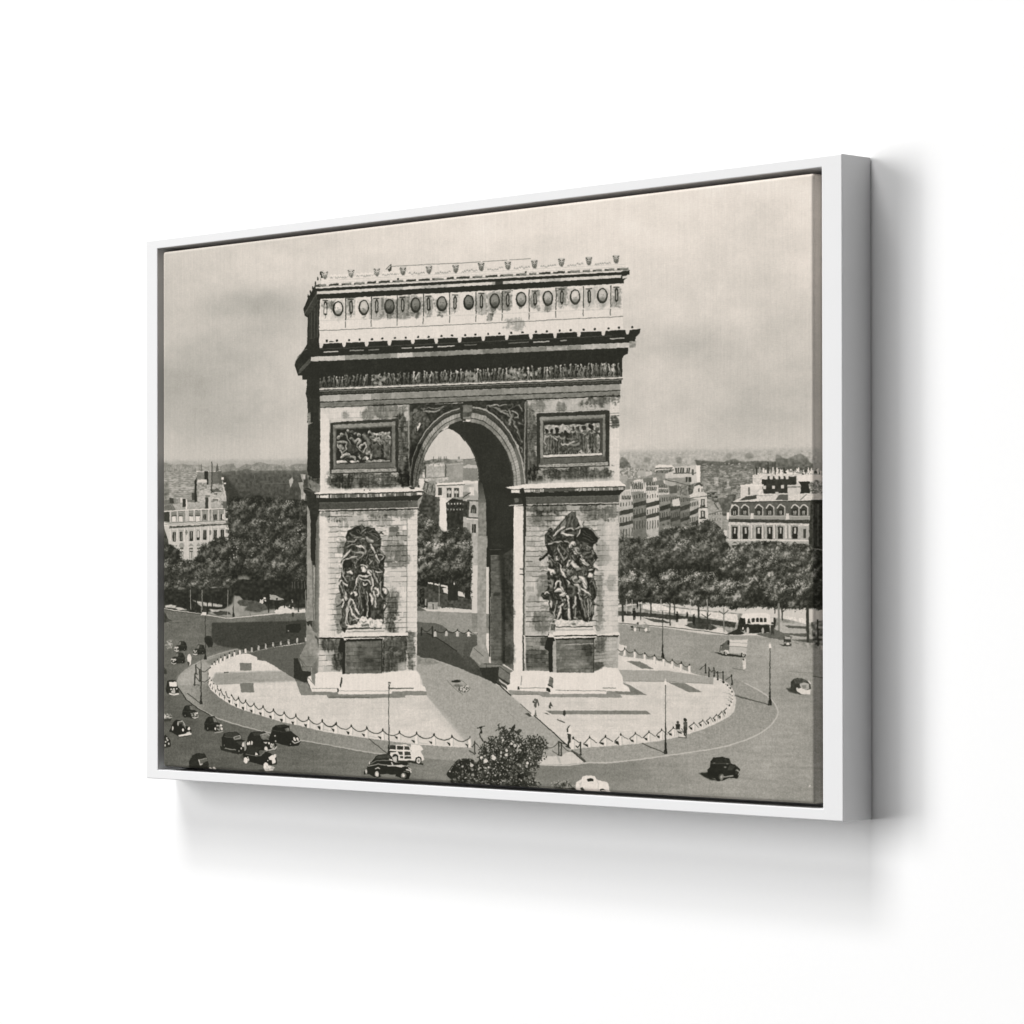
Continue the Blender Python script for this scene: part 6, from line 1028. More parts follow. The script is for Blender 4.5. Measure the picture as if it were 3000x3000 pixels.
def traffic():
    # queue at the left
    P(I, "45,520 60,460 90,450 120,440 140,500 130,540 60,552", 130, nz=50, nf=N3)
    vehicle(I, 232, 515, 1.0, -1, 42, seed=1); vehicle(I, 440, 555, 1.0, -1, 46, seed=2); P(I, "495,420 520,398 565,402 590,440 598,480 580,525 540,528 500,470", 44, nz=10)
    vehicle(I, 205, 650, 1.15, -1, 46, seed=3)
    P(I, "305,690 305,640 318,605 335,602 350,640 345,700 330,745 318,720", 214, nz=8); P(I, "300,690 330,700 322,740 305,735", 70)
    P(I, "30,120 60,150 80,200 140,235 30,250", 60, nz=14); P(I, "28,740 70,790 72,830 28,838", 58)
    # taxi with pale roof seen from the front
    P(I, "60,1000 75,915 100,898 175,905 190,960 210,1020 205,1060 110,1075 65,1040", 48, nz=8); P(I, "95,925 180,920 188,965 172,975 100,970", 222); P(I, "105,985 165,985 175,1030 110,1035", 62)
    for q in ("130,1035 150,1000 160,1040", "105,1055 150,1066 200,1055"): L(I, q, 4.5, 214)
    ell(I, 118, 1003, 12, 9, 200); ell(I, 185, 1000, 9, 9, 205); P(I, "135,1005 160,1000 168,1060 130,1064", 170, nz=40, nf=N2)
    vehicle(I, 330, 1255, 1.28, 1, 36, seed=4); P(I, "340,1270 380,1262 390,1310 350,1315", 130, nz=90, nf=N2); R(I, 330, 1190, 385, 1225, 110, op=.6)
    P(I, "28,1290 70,1270 120,1280 132,1320 120,1360 28,1370", 150, nz=80, nf=N3); P(I, "28,1340 130,1330 120,1365 28,1372", 60)
    # open tourer
    P(I, "95,1480 150,1370 180,1345 230,1360 250,1420 330,1430 350,1480 330,1530 220,1548 160,1510", 36, nz=5); P(I, "195,1370 250,1358 275,1390 285,1440 270,1430 260,1385 205,1400 200,1425 190,1400", 176); P(I, "206,1378 250,1368 262,1392 208,1402", 70); ell(I, 137, 1445, 9, 26, 196)
    for cx, cy, rx, ry in ((253, 1465, 10, 18), (320, 1450, 12, 20)): ell(I, cx, cy, rx, ry, 222)
    L(I, "215,1528 270,1520 340,1508", 6, 216); L(I, "300,1500 330,1490", 3.6, 200); L(I, "270,1410 285,1450", 2.4, 120); P(I, "28,1450 38,1470 30,1490", 200)
    P(I, "28,1530 60,1520 110,1580 122,1630 110,1660 28,1672", 48, nz=8)
    for cx, cy in ((60, 1600), (80, 1580), (50, 1640), (95, 1620), (70, 1560)): ell(I, cx, cy, 9, 13, 196)
    vehicle(I, 590, 1395, 1.5, 1, 34, seed=6); P(I, "620,1420 690,1405 705,1450 690,1490 620,1500", 56, nz=20, nf=N2)
    for cx, cy, rx, ry in ((620, 1450, 9, 16), (682, 1412, 12, 14), (690, 1450, 12, 18)): ell(I, cx, cy, rx, ry, 220)
    L(I, "640,1420 660,1415 675,1440 660,1470 645,1450", 2.6, 150); L(I, "618,1496 700,1482", 4, 150)
    # two saloons with pale windscreens
    P(I, "690,1560 720,1500 745,1490 860,1484 905,1525 915,1570 960,1590 1000,1640 1010,1700 900,1735 720,1690 690,1640", 36, nz=4); P(I, "670,1640 900,1730 880,1742 680,1690", 46); P(I, "722,1500 860,1488 888,1530 820,1545 730,1535", 58); P(I, "820,1545 900,1524 908,1562 836,1580", 175); P(I, "832,1550 894,1532 898,1556 840,1572", 92); L(I, "720,1540 820,1552 835,1582 910,1570", 2, 90); L(I, "725,1670 850,1690", 3, 140); P(I, "850,1600 940,1585 960,1600 900,1640", 62)
    ell(I, 722, 1640, 16, 30, 28); ell(I, 722, 1640, 6, 12, 110); ell(I, 885, 1700, 18, 28, 26); ell(I, 885, 1702, 8, 13, 120)
    P(I, "935,1600 960,1592 972,1690 945,1702", 150); ell(I, 930, 1630, 14, 26, 206); ell(I, 912, 1670, 7, 14, 206)
    P(I, "975,1590 985,1540 1020,1490 1060,1478 1180,1482 1230,1530 1260,1580 1310,1630 1305,1690 1200,1710 1000,1640", 38, nz=4); P(I, "1030,1490 1180,1486 1150,1520 1060,1530", 58); P(I, "1125,1525 1200,1505 1230,1530 1225,1575 1140,1570", 112, nz=30, nf=N3); L(I, "1125,1522 1200,1502 1232,1530", 2.2, 170)
    for cx, cy, rx, ry in ((985, 1620, 12, 20), (1005, 1612, 9, 22), (1030, 1610, 9, 24), (1282, 1580, 12, 26), (1225, 1612, 10, 14), (1250, 1640, 14, 26), (1272, 1660, 10, 18)): ell(I, cx, cy, rx, ry, 218)
    ell(I, 1192, 1680, 20, 30, 214); P(I, "1160,1600 1210,1600 1190,1620", 205); L(I, "1215,1695 1290,1680 1310,1655", 4, 180); P(I, "1240,1630 1280,1615 1290,1660 1255,1680", 150, nz=90, nf=N2)
    # delivery van, black
    P(I, "1225,1560 1245,1500 1262,1440 1300,1408 1400,1402 1455,1420 1465,1470 1500,1500 1555,1540 1585,1590 1560,1640 1450,1650 1300,1610 1240,1600", 33, nz=3); P(I, "1400,1450 1450,1440 1462,1475 1420,1482", 92, nz=10); L(I, "1250,1465 1400,1490 1470,1480", 1.6, 74); P(I, "1290,1415 1400,1408 1440,1425 1330,1440", 50); ell(I, 1470, 1620, 18, 24, 24); ell(I, 1470, 1622, 8, 12, 110); ell(I, 1440, 1455, 16, 16, 130)
    for cx, cy in ((1515, 1565), (1548, 1568)): ell(I, cx, cy, 12, 24, 216, rot=-.4)
    L(I, "1490,1590 1520,1612 1560,1600 1580,1580", 3.4, 190); ell(I, 1300, 1590, 8, 12, 180); ell(I, 1292, 1530, 9, 9, 180)
    # coupe with white wheels in front
    P(I, "905,1775 940,1720 970,1680 985,1655 1060,1640 1160,1660 1180,1690 1260,1740 1310,1770 1312,1850 1190,1875 990,1820 930,1800", 33, nz=3); P(I, "985,1660 1060,1645 1150,1662 1100,1690 1080,1740 970,1725", 50); P(I, "1105,1700 1200,1690 1170,1730 1120,1755", 92, nz=24); L(I, "965,1735 1080,1760 1130,1755 1170,1715 1215,1700", 2, 120); P(I, "1062,1750 1075,1718 1098,1735 1098,1750", 222); P(I, "890,1780 930,1740 945,1790 930,1800", 78, soft=1)
    ell(I, 962, 1808, 25, 35, 224); ell(I, 995, 1800, 8, 20, 216); ell(I, 988, 1772, 7, 10, 205); P(I, "1222,1775 1262,1745 1282,1750 1300,1835 1265,1850 1250,1800 1230,1800", 222); ell(I, 1292, 1758, 16, 22, 216); ell(I, 1215, 1812, 7, 9, 214); ell(I, 1190, 1870, 28, 40, 222); P(I, "1160,1880 1230,1860 1290,1890 1270,1925 1180,1930", 196, nz=40, nf=N3); P(I, "1110,1920 1160,1900 1170,1932 1110,1932", 66); L(I, "1210,1720 1290,1735", 1.6, 100)
    # cut off at the lower left
    P(I, "318,1880 322,1820 360,1750 430,1722 500,1735 530,1790 545,1860 540,1930 318,1930", 44, nz=8, nf=N3); P(I, "432,1805 520,1782 535,1810 460,1860 445,1862", 92); L(I, "432,1805 450,1862 470,1850", 3, 196); L(I, "440,1802 520,1785", 2, 150)
    for x in (560, 600): ell(I, x, 1900, 14, 16, 220)
    # dark streamlined saloon and pale wood-sided estate car near the bottom
    P(J, "775,1300 880,1350 1010,1345 1150,1380 1150,1400 1010,1372 870,1365", 48)
    P(J, "775,1175 840,1165 960,1165 1005,1190 1012,1240 1080,1225 1155,1218 1120,1240 1150,1290 1165,1330 1130,1360 1060,1345 860,1345 775,1300", 216, nz=3); P(J, "1012,1160 1110,1168 1155,1218 1030,1240 1008,1225", 222)
    for q in ("775,1172 840,1172 838,1222 768,1216", "855,1178 922,1182 922,1224 853,1220", "940,1184 985,1188 1004,1222 938,1226"): P(J, q, 52, nz=14)
    for q in ("770,1236 850,1240 830,1252 772,1252", "862,1242 920,1244 920,1284 875,1280", "940,1244 1005,1244 1008,1286 940,1286", "885,1296 925,1298 925,1322 890,1320", "940,1298 1010,1300 1012,1326 940,1324"): P(J, q, 56, nz=8)
    L(J, "930,1170 935,1330", 2.4, 224); L(J, "770,1230 1005,1235", 2.2, 226)
    ell(J, 835, 1320, 36, 48, 34); ell(J, 835, 1325, 20, 30, 170); ell(J, 1096, 1345, 38, 46, 34); ell(J, 1097, 1348, 24, 32, 205); ell(J, 1097, 1350, 12, 16, 130); P(J, "1050,1330 1060,1300 1095,1285 1130,1300 1140,1330 1120,1310 1095,1302 1070,1312", 222)
    P(J, "480,1480 510,1440 540,1380 600,1310 640,1285 720,1270 780,1285 830,1330 850,1370 960,1365 990,1385 960,1400 1000,1430 1012,1470 990,1555 930,1565 870,1530 830,1520 680,1520 640,1545 590,1530 545,1500 490,1500", 36, nz=4)
    P(J, "605,1320 650,1290 760,1282 800,1310 770,1318 660,1325", 62, nz=6); L(J, "560,1380 620,1350 700,1345 790,1340", 2.4, 120); L(J, "530,1410 640,1385 760,1400 900,1400 980,1410", 2.6, 150); P(J, "740,1400 830,1402 910,1396 940,1410 900,1425 840,1412 750,1412", 205); P(J, "800,1310 830,1300 855,1340 845,1370 815,1360", 190, nz=20); L(J, "795,1370 805,1395", 4, 200); L(J, "545,1365 545,1385", 3, 214); L(J, "770,1330 800,1345", 3.4, 214); L(J, "610,1440 640,1425 660,1440", 3, 200); P(J, "660,1500 840,1502 835,1525 670,1520", 124); L(J, "600,1310 560,1360", 2.2, 150)
    ell(J, 628, 1500, 36, 44, 26); ell(J, 626, 1500, 25, 32, 190); ell(J, 626, 1500, 12, 16, 224); ell(J, 945, 1525, 46, 42, 26); ell(J, 930, 1520, 30, 34, 150, nz=60); ell(J, 928, 1515, 14, 18, 216); L(J, "960,1450 1000,1460 1010,1480", 3.4, 214); L(J, "985,1430 1010,1450", 3, 205); ell(J, 505, 1470, 12, 26, 150, nz=60); ell(J, 488, 1495, 10, 10, 40); L(J, "930,1470 990,1478", 2, 120)
    # right half of the place: small racer, delivery van, taxis, coach
    P(H, "180,1708 360,1728 355,1700 230,1690", 66, soft=1); P(H, "190,1680 215,1668 250,1640 320,1640 345,1665 370,1700 355,1722 235,1722 210,1705", 150, nz=20, nf=N3); P(H, "245,1645 300,1638 330,1655 260,1665", 206); L(H, "215,1690 250,1690 330,1695", 2, 70); ell(H, 230, 1704, 11, 18, 226); ell(H, 328, 1706, 11, 18, 226); P(H, "190,1670 215,1675 215,1690 195,1690", 60); L(H, "270,1690 270,1720", 3, 80); ell(H, 256, 1650, 8, 12, 50)
    P(M, "925,458 1000,462 1200,490 1180,502 1000,486", 52)
    P(M, "978,440 985,390 1020,350 1050,340 1062,345 1225,342 1215,480 1190,495 1150,470 1000,470", 158, nz=10, nf=N6); P(M, "1062,347 1222,345 1216,412 1062,402", 208); P(M, "1062,405 1215,412 1210,470 1062,465", 186); L(M, "1062,403 1216,412", 1.5, 110); L(M, "1062,372 1220,378", 1, 130); P(M, "985,440 1000,385 1035,352 1060,350 1060,440", 96, nz=14); P(M, "1046,352 1064,360 1062,392 1040,388", 50); P(M, "982,392 1010,388 1008,396 985,402", 56); L(M, "985,400 978,450", 2.4, 60)
    for x, y in ((1034, 462), (1184, 478)): ell(M, x, y, 23, 24, 38); ell(M, x, y + 2, 13, 15, 190); ell(M, x, y + 2, 6, 7, 100)
    P(M, "1006,450 1025,434 1050,440 1062,470 1050,474 1040,450", 206); P(M, "1160,462 1180,450 1205,462 1210,480 1190,466", 200); P(M, "1175,530 1190,510 1205,512 1208,600 1185,612", 214); figure(M, 1188, 612, 96, 205, 215, wd=.2); ell(M, 1186, 522, 8, 8, 70); L(M, "1090,598 1190,616", 1.6, 70, .7)
    P(H, "1040,1740 1130,1700 1200,1740 1160,1752 1060,1748", 50); P(H, "1300,1750 1460,1700 1620,1770 1560,1800 1420,1782", 96, nz=8)
    P(H, "1130,1700 1140,1640 1155,1600 1200,1590 1210,1680 1190,1720 1140,1715", 44, nz=16, nf=N3); P(H, "1165,1600 1180,1568 1240,1560 1380,1556 1422,1580 1420,1640 1416,1700 1410,1732 1250,1735 1210,1700 1200,1610", 222, nz=3); P(H, "1205,1655 1418,1662 1414,1730 1250,1738 1200,1725", 46, nz=8); P(H, "1420,1600 1450,1605 1446,1690 1418,1690", 205)
    for x in (1272, 1308, 1342, 1376): P(H, [(x - 13, 1638), (x - 12, 1608), (x - 4, 1602), (x + 6, 1602), (x + 13, 1612), (x + 12, 1638)], 56, nz=20)
    P(H, "1222,1650 1226,1612 1240,1606 1250,1650", 60); P(H, "1180,1610 1202,1606 1204,1640 1190,1640", 50); ell(H, 1224, 1716, 12, 32, 190); ell(H, 1356, 1716, 11, 26, 170); ell(H, 1180, 1695, 6, 12, 220); L(H, "1240,1660 1415,1665", 1.5, 120)
    figure(H, 1440, 1750, 110, 60, wd=.3); figure(H, 1462, 1680, 80, 50)
    P(M, "1490,382 1540,392 1610,398 1600,406 1540,402", 50); P(M, "1538,390 1542,330 1555,312 1595,312 1606,335 1608,395 1570,402", 60, nz=14); P(M, "1550,318 1596,318 1602,340 1548,340", 170); R(M, 1550, 345, 1600, 352, 60); R(M, 1565, 372, 1590, 392, 205); ell(M, 1552, 375, 6, 8, 190); ell(M, 1600, 372, 5, 8, 180)
    P(M, "1555,775 1600,770 1680,810 1720,832 1660,828 1590,805", 62, soft=1); P(M, "1598,770 1600,720 1630,690 1660,682 1720,695 1770,720 1775,780 1770,828 1660,805 1620,790", 60, nz=8); P(M, "1630,690 1700,685 1760,720 1700,730 1640,735", 78, nz=14, nf=N3); P(M, "1680,735 1720,720 1760,735 1765,780 1740,790 1690,770", 175, nz=10); P(M, "1700,750 1740,740 1735,775 1710,780", 130); P(M, "1652,790 1690,770 1740,792 1775,785 1772,830 1700,826 1660,805", 214); ell(M, 1660, 780, 9, 12, 200); L(M, "1760,712 1772,735", 4, 210)
    P(M, "790,1522 870,1515 900,1560 960,1592 900,1585 840,1560", 42, soft=1); P(M, "862,1540 868,1490 890,1470 892,1420 920,1385 1000,1382 1060,1395 1075,1440 1110,1450 1155,1490 1150,1530 1130,1570 1060,1565 1000,1590 960,1594 930,1570 880,1560", 34, nz=6); P(M, "900,1425 930,1390 1060,1400 1070,1432 960,1440", 44, nz=8); L(M, "900,1440 1070,1440", 2, 76); P(M, "1010,1468 1030,1462 1034,1474 1015,1478", 120); P(M, "915,1432 935,1428 935,1440 918,1442", 96); ell(M, 988, 1556, 22, 32, 66, nz=60); ell(M, 988, 1556, 9, 14, 160); ell(M, 1130, 1518, 20, 30, 60, nz=60); L(M, "1010,1558 1090,1548", 3.4, 150); L(M, "1130,1500 1150,1510 1140,1540", 2.4, 170); ell(M, 1040, 1440, 10, 6, 110); P(M, "1060,1450 1110,1460 1090,1500 1040,1500", 50, nz=10)
    L(M, "1580,628 1800,640", 1.4, 120); L(M, "1800,668 1900,690", 1.8, 70); P(M, "1760,1632 1776,1630 1770,1642 1758,1642", 214); ell(M, 690, 1560, 10, 5, 160, .6)
    # white car at the bottom edge
    P(Q, "1320,1600 1330,1510 1390,1480 1400,1450 1440,1438 1540,1440 1560,1480 1620,1500 1680,1510 1698,1540 1700,1640 1320,1640", 222, nz=4, nf=N6); P(Q, "1452,1480 1490,1466 1525,1480 1520,1505 1460,1502", 46); P(Q, "1590,1620 1600,1590 1640,1588 1655,1610 1630,1602 1608,1604 1600,1630", 44); P(Q, "1395,1500 1380,1560 1400,1600 1370,1590 1365,1530", 196); L(Q, "1560,1482 1580,1530 1575,1600", 1.6, 190)

def strollers():
    figure(Q, 866, 730, 160, 90, 200, wd=.24); P(Q, "868,640 880,570 895,570 915,640 905,660 890,600 880,670 865,672", 78); ell(Q, 846, 604, 10, 14, 60); P(Q, "832,640 840,615 856,618 855,680 835,690", 206); P(Q, "750,735 790,728 840,765 800,770", 66, nz=10); P(Q, "858,760 870,690 880,735 890,770", 96); P(Q, "822,760 830,700 856,690 856,755 840,770", 214)
    P(Q, "1018,660 1030,620 1044,602 1052,630 1072,662 1050,650 1040,680 1020,676", 72); P(Q, "1040,650 1060,660 1062,690 1045,685", 210); P(Q, "955,728 1000,732 1032,750 1000,745", 70); ell(Q, 1040, 718, 5, 8, 90)
    P(Q, "1182,712 1190,696 1208,702 1210,745 1195,768 1180,748", 60); P(Q, "1190,760 1208,760 1205,800 1192,800", 206); L(Q, "1118,808 1200,836", 3.2, 76)
    P(Q, "1222,925 1232,890 1250,885 1272,900 1282,935 1270,970 1232,960", 222); P(Q, "1225,945 1222,915 1235,885 1258,870 1252,885 1240,905 1240,945", 60); P(Q, "1228,960 1272,970 1268,1060 1250,1080 1262,1130 1230,1105 1240,1040", 62, nz=14); L(Q, "1215,1105 1265,1128", 3, 44); L(Q, "1250,885 1262,870", 1.4, 90)
    figure(M, 672, 1212, 170, 60, 56, wd=.2); P(M, "655,1070 688,1072 686,1118 660,1112", 84, nz=20, nf=N3); ell(M, 666, 1048, 10, 11, 44); figure(M, 606, 1195, 130, 60, 190, wd=.3); P(M, "590,1100 608,1082 628,1110 605,1135", 48); P(M, "600,1150 640,1165 640,1178 610,1170", 52); P(M, "620,1205 680,1212 660,1190", 212); L(M, "610,1205 680,1213", 1.8, 60); L(M, "640,1130 662,1170", 1.6, 70)

def near_tree():
    P(J, smooth([(float(a), float(b)) for a, b in (q.split(",") for q in "1412,1500 1440,1450 1480,1400 1530,1345 1600,1322 1680,1325 1722,1350 1716,1420 1640,1520 1560,1600 1440,1540 1412,1500".split())]), 40, nz=8, nf=N6); L(J, "1500,1385 1560,1345 1640,1332", 3, 72, .8); L(J, "1440,1470 1480,1420", 2, 120); ell(J, 1450, 1468, 10, 8, 190)
    bush(Q, "-110,1560 -90,1490 -30,1420 60,1360 150,1330 190,1300 250,1240 270,1120 330,1090 380,1010 450,1060 480,920 510,920 530,970 600,940 620,990 690,1010 760,1090 780,1030 850,1010 900,1040 960,1035 975,1120 940,1240 880,1230 890,1300 860,1350 800,1390 850,1440 880,1560 700,1590", 44, 44, 4, 1, .9)
    L(Q, "215,900 250,900 262,940 240,965 250,1010 290,1060 300,1130 330,1200", 3, 44); L(Q, "240,900 255,885 295,875", 2.2, 46); ell(Q, 250, 895, 20, 12, 40); ell(Q, 258, 950, 14, 14, 42)
    P(Q, "580,950 600,900 636,855 644,890 620,940 600,960", 44, nz=14, nf=N3); P(Q, "490,970 484,930 502,920 516,960 505,980", 42); P(Q, "640,945 690,912 718,915 712,940 680,965 650,968", 60, nz=24, nf=N3); P(Q, "560,960 600,960 600,1010 560,1040 520,1000", 46); L(Q, "600,960 560,1040 520,1120", 2.4, 40); L(Q, "330,1200 420,1060 500,980", 1.6, 44)
    r = np.random.default_rng(77)
    for _ in range(900):
        x, y = -40 + 990 * r.random(), 960 + 620 * r.random()
        g = w_at(Q, x, y)
        if g is None or g > 78: continue
        ell(Q, x, y, 5 + 8 * r.random(), 3 + 5 * r.random(), 30 + 26 * r.random() if r.random() < .55 else 74 + 60 * r.random(), .85, r.random() * 3)
    for _ in range(520):
        x, y = -60 + 920 * r.random(), 1010 + 560 * r.random()
        g = w_at(Q, x, y)
        if g is None or g > 110: continue
        s = 4 + 8 * r.random() ** 2; ell(Q, x, y, s * 1.3, s * .8, 110 + 96 * r.random(), .9, r.random() * 3)
    for x, y, s in ((150, 1320, 22), (545, 1155, 16), (540, 1205, 18), (310, 1270, 26), (400, 1240, 26), (390, 1215, 16), (505, 1035, 14), (340, 1345, 13), (640, 1100, 18), (600, 1080, 14), (780, 1295, 16), (680, 1105, 14), (260, 1235, 18)): P(Q, [(x - s, y), (x - s * .4, y - s), (x + s * .6, y - s * .8), (x + s * 1.1, y + s * .1), (x + s * .3, y + s), (x - s * .6, y + s * .8)], 206, nz=20, nf=N3)
    edge = smooth(Q("250,1240 270,1120 330,1090 380,1010 450,1060 480,920 510,920 530,970 600,940 620,990 690,1010 760,1090 780,1030 850,1010 900,1040 960,1035 975,1120 940,1240 880,1230 890,1300 860,1350 800,1390 850,1440 880,1560"), 5)
    for x, y in edge:                                        # loose leaves standing off the outline
        for _ in range(4): a, b = x + r.normal(0, 6), y + r.normal(0, 6); ell(O, a, b, 1.4 + 2.6 * r.random(), 1 + 1.6 * r.random(), 40 + 30 * r.random(), .95, r.random() * 3)
    for x, y in edge[::2]: ell(O, x + r.normal(0, 4), y + r.normal(0, 4), 1.2 + 2.2 * r.random(), 1 + 1.5 * r.random(), 165, .85, r.random() * 3)
    for _ in range(110):                                     # gaps where the roadway shows through
        x, y = 280 + 600 * r.random(), 1000 + 330 * r.random() ** 1.4; s = 3 + 9 * r.random() ** 2
        P(Q, [(x + s * np.cos(t) * (.5 + r.random()), y + s * np.sin(t) * (.4 + .8 * r.random())) for t in np.linspace(0, 6.28, 7)[:-1]], 140 + 50 * r.random(), op=.8)
    for _ in range(150):
        x, y = 770 + 190 * r.random(), 1040 + 190 * r.random(); ell(Q, x, y, 4 + 6 * r.random(), 3 + 4 * r.random(), (120 if r.random() < .5 else 50) + 40 * r.random(), .8, r.random() * 3)
    for q in ("420,1560 470,1300 520,1120", "600,1560 640,1350 700,1180 820,1100", "330,1500 380,1330 340,1180"): L(Q, q, 1.8, 34, .7)
    P(Q, "170,1290 230,1270 240,1330 200,1380 160,1370", 178, op=.0)
    bush(Q, "1050,1580 1080,1520 1140,1490 1230,1495 1280,1550 1310,1600 1180,1640 1060,1600", 60, 120, 4, 1, 1); speck(Q, 1040, 1490, 1320, 1600, 60, 3, 7, 120, 190, 71); bush(Q, "1270,1590 1300,1570 1320,1610 1280,1640", 40, 30, 3); bush(Q, "1370,1585 1410,1570 1425,1610 1380,1620", 40, 60, 3)
    P(Q, "790,1380 850,1350 880,1400 850,1440", 110, op=.4, soft=4)
def w_at(w, x, y):
    p = w([(x, y)])[0]; i, j = int(p[1] - OY), int(p[0] - OX)
    return G[i, j] if 0 <= i < GH and 0 <= j < GW else None

def draw_picture():
    picture_sky(); sky = G.copy(); far_city(); house_left(); houses_right(); trees_left(); trees_centre(); trees_right(); ground(); axis_road()
    arch_side(); arch_top(); arch_cornice(); frieze(); arch_middle(); arch_lower(); statue_left(); statue_right()
    street(); traffic(); strollers(); near_tree()
    made = np.abs(G - sky) > 2.5                            # everything but open sky gets the bite of grain and a slightly unsteady edge
    made = blur(made.astype(np.float32), 1)
    tex = N2 * .35 + N3 * .3 + N6 * .2 + NH * .15 - .5
    g = G + tex * made * np.interp(G, [30, 60, 130, 200, 225], [10, 20, 30, 24, 14])
    h, k = np.mgrid[0:GH, 0:GW].astype(np.float32)
    yy = np.clip(h + ((vnoise(5, 5, 311) - .5) * 1.5 + (vnoise(13, 13, 312) - .5) * 1.2) * made, 0, GH - 1.01); xx = np.clip(k + ((vnoise(5, 5, 313) - .5) * 1.5 + (vnoise(13, 13, 314) - .5) * 1.2) * made, 0, GW - 1.01)
    yi, xi = yy.astype(int), xx.astype(int); fy, fx = yy - yi, xx - xi
    g = (g[yi, xi] * (1 - fx) + g[yi, xi + 1] * fx) * (1 - fy) + (g[yi + 1, xi] * (1 - fx) + g[yi + 1, xi + 1] * fx) * fy
    g = g + (np.random.default_rng(5).random((GH, GW), dtype=np.float32) - .5) * 9 + (vnoise(1.6, 9, 91) - .5) * 4 + (vnoise(3, 3, 92) - .5) * 6     # film grain
    return np.clip(g, 0, 255)
# ------------------------------------------------------------------ pull the drawing straight onto the canvas rectangle
WRAP = 1.035                                               # the sheet runs on over the right edge of the stretcher
def rectified(g, tw=1980, th=1680):
    quad_px = np.array([(477.0, 737.9), (2379.4, 508.2), (2379.4, 2354.9), (477.6, 2245.3)])
    uv = np.array([(0, 0), (1, 0), (1, 1), (0, 1)], float)
    a, y = [], []
    for (u, v), (px, py) in zip(uv, quad_px):
        a += [[u, v, 1, 0, 0, 0, -u * px, -v * px], [0, 0, 0, u, v, 1, -u * py, -v * py]]; y += [px, py]
    h = np.linalg.solve(np.array(a), np.array(y))
    v, u = np.mgrid[0:th, 0:tw].astype(np.float32); u = (u + .5) / tw * WRAP; over = np.clip(u - 1, 0, 1); u = np.minimum(u, 1); v = (v + .5) / th
    w = h[6] * u + h[7] * v + 1
    x = (h[0] * u + h[1] * v + h[2]) / w - OX - .5 + over * 1750; yy = (h[3] * u + h[4] * v + h[5]) / w - OY - .5
    x = np.clip(x, 0, GW - 1.01); yy = np.clip(yy, 0, GH - 1.01)
    xi, yi = x.astype(int), yy.astype(int); fx, fy = x - xi, yy - yi
    return (g[yi, xi] * (1 - fx) + g[yi, xi + 1] * fx) * (1 - fy) + (g[yi + 1, xi] * (1 - fx) + g[yi + 1, xi + 1] * fx) * fy
ink = rectified(draw_picture())
TH_, TW_ = ink.shape
tone = [0, 45, 90, 128, 180, 225, 255]
rgb = np.stack([np.interp(ink, tone, c) for c in ([14, 43, 91, 130, 184, 231, 250], [14, 43, 90, 128, 179, 221, 243], [9, 36, 82, 119, 170, 210, 233])], -1) / 255.0
lin = np.where(rgb < .04045, rgb / 12.92, ((rgb + .055) / 1.055) ** 2.4) * INK
srgb = np.where(lin < .0031308, lin * 12.92, 1.055 * np.clip(lin, 1e-6, 1) ** (1 / 2.4) - .055)
pic = bpy.data.images.new('printed_picture', TW_, TH_)
buf = np.ones((TH_, TW_, 4), np.float32); buf[..., :3] = srgb[::-1]
pic.pixels.foreach_set(buf.ravel()); pic.update(); pic.pack()

# ------------------------------------------------------------------ framed print
root = bpy.data.objects.new('framed_print', None); col.objects.link(root)
root['label'] = 'white floater frame holding a black-and-white canvas print of a triumphal arch'
root['category'] = 'framed print'

XL, XR, ZB, ZT, DEP = -0.5565, 0.5600, -0.3303, 0.3300, 0.0450      # outer frame
IL, IR, IB, IT = -0.5340, 0.5338, -0.3191, 0.3191                   # opening
m_fr, n, k, b = mat('white_lacquer')
b.inputs['Roughness'].default_value = 0.6; b.inputs['Specular IOR Level'].default_value = 0.06
tc = n.new('ShaderNodeTexCoord'); nz = n.new('ShaderNodeTexNoise'); nz.inputs['Scale'].default_value = 35; nz.inputs['Detail'].default_value = 5
cr = n.new('ShaderNodeValToRGB'); cr.color_ramp.elements[0].color = (FRAME, FRAME, FRAME * 1.005, 1); cr.color_ramp.elements[1].color = (FRAME * 1.02, FRAME * 1.02, FRAME * 1.025, 1)
k.new(tc.outputs['Object'], nz.inputs['Vector']); k.new(nz.outputs['Fac'], cr.inputs['Fac']); k.new(cr.outputs['Color'], b.inputs['Base Color'])
# profile of a rail: t = 0 at the outer edge, 1 at the opening; d = distance from the wall; edges eased by a millimetre
e = 0.0009
prof = [(0, .001, 0, 0), (0, DEP - e, 0, 0), (0, DEP - .3 * e, .3 * e, 0), (0, DEP, e, 0), (1, DEP, -e, 0), (1, DEP - .3 * e, -.3 * e, 0), (1, DEP - e, 0, 0), (1, .001, 0, 0)]
def rail(ends):
    bm = bmesh.new(); rows = []
    for (ox, oz, sx, sz), (ix, iz) in ends:
        row = []
        for t, d, off, _ in prof:
            x = ox + (ix - ox) * t + sx * off; z = oz + (iz - oz) * t + sz * off
            row.append(bm.verts.new((x, -d, z)))
        rows.append(row)
    for i in range(len(prof)):
        j = (i + 1) % len(prof)
        bm.faces.new((rows[0][i], rows[0][j], rows[1][j], rows[1][i]))
    bmesh.ops.recalc_face_normals(bm, faces=bm.faces[:])
    return bm
TLc, TRc, BRc, BLc = ((XL, ZT, 1, -1), (IL, IT)), ((XR, ZT, -1, -1), (IR, IT)), ((XR, ZB, -1, 1), (IR, IB)), ((XL, ZB, 1, 1), (IL, IB))
for a, c in ((TLc, TRc), (TRc, BRc), (BRc, BLc), (BLc, TLc)):
    link('frame_rail', rail((a, c)), m_fr, root)

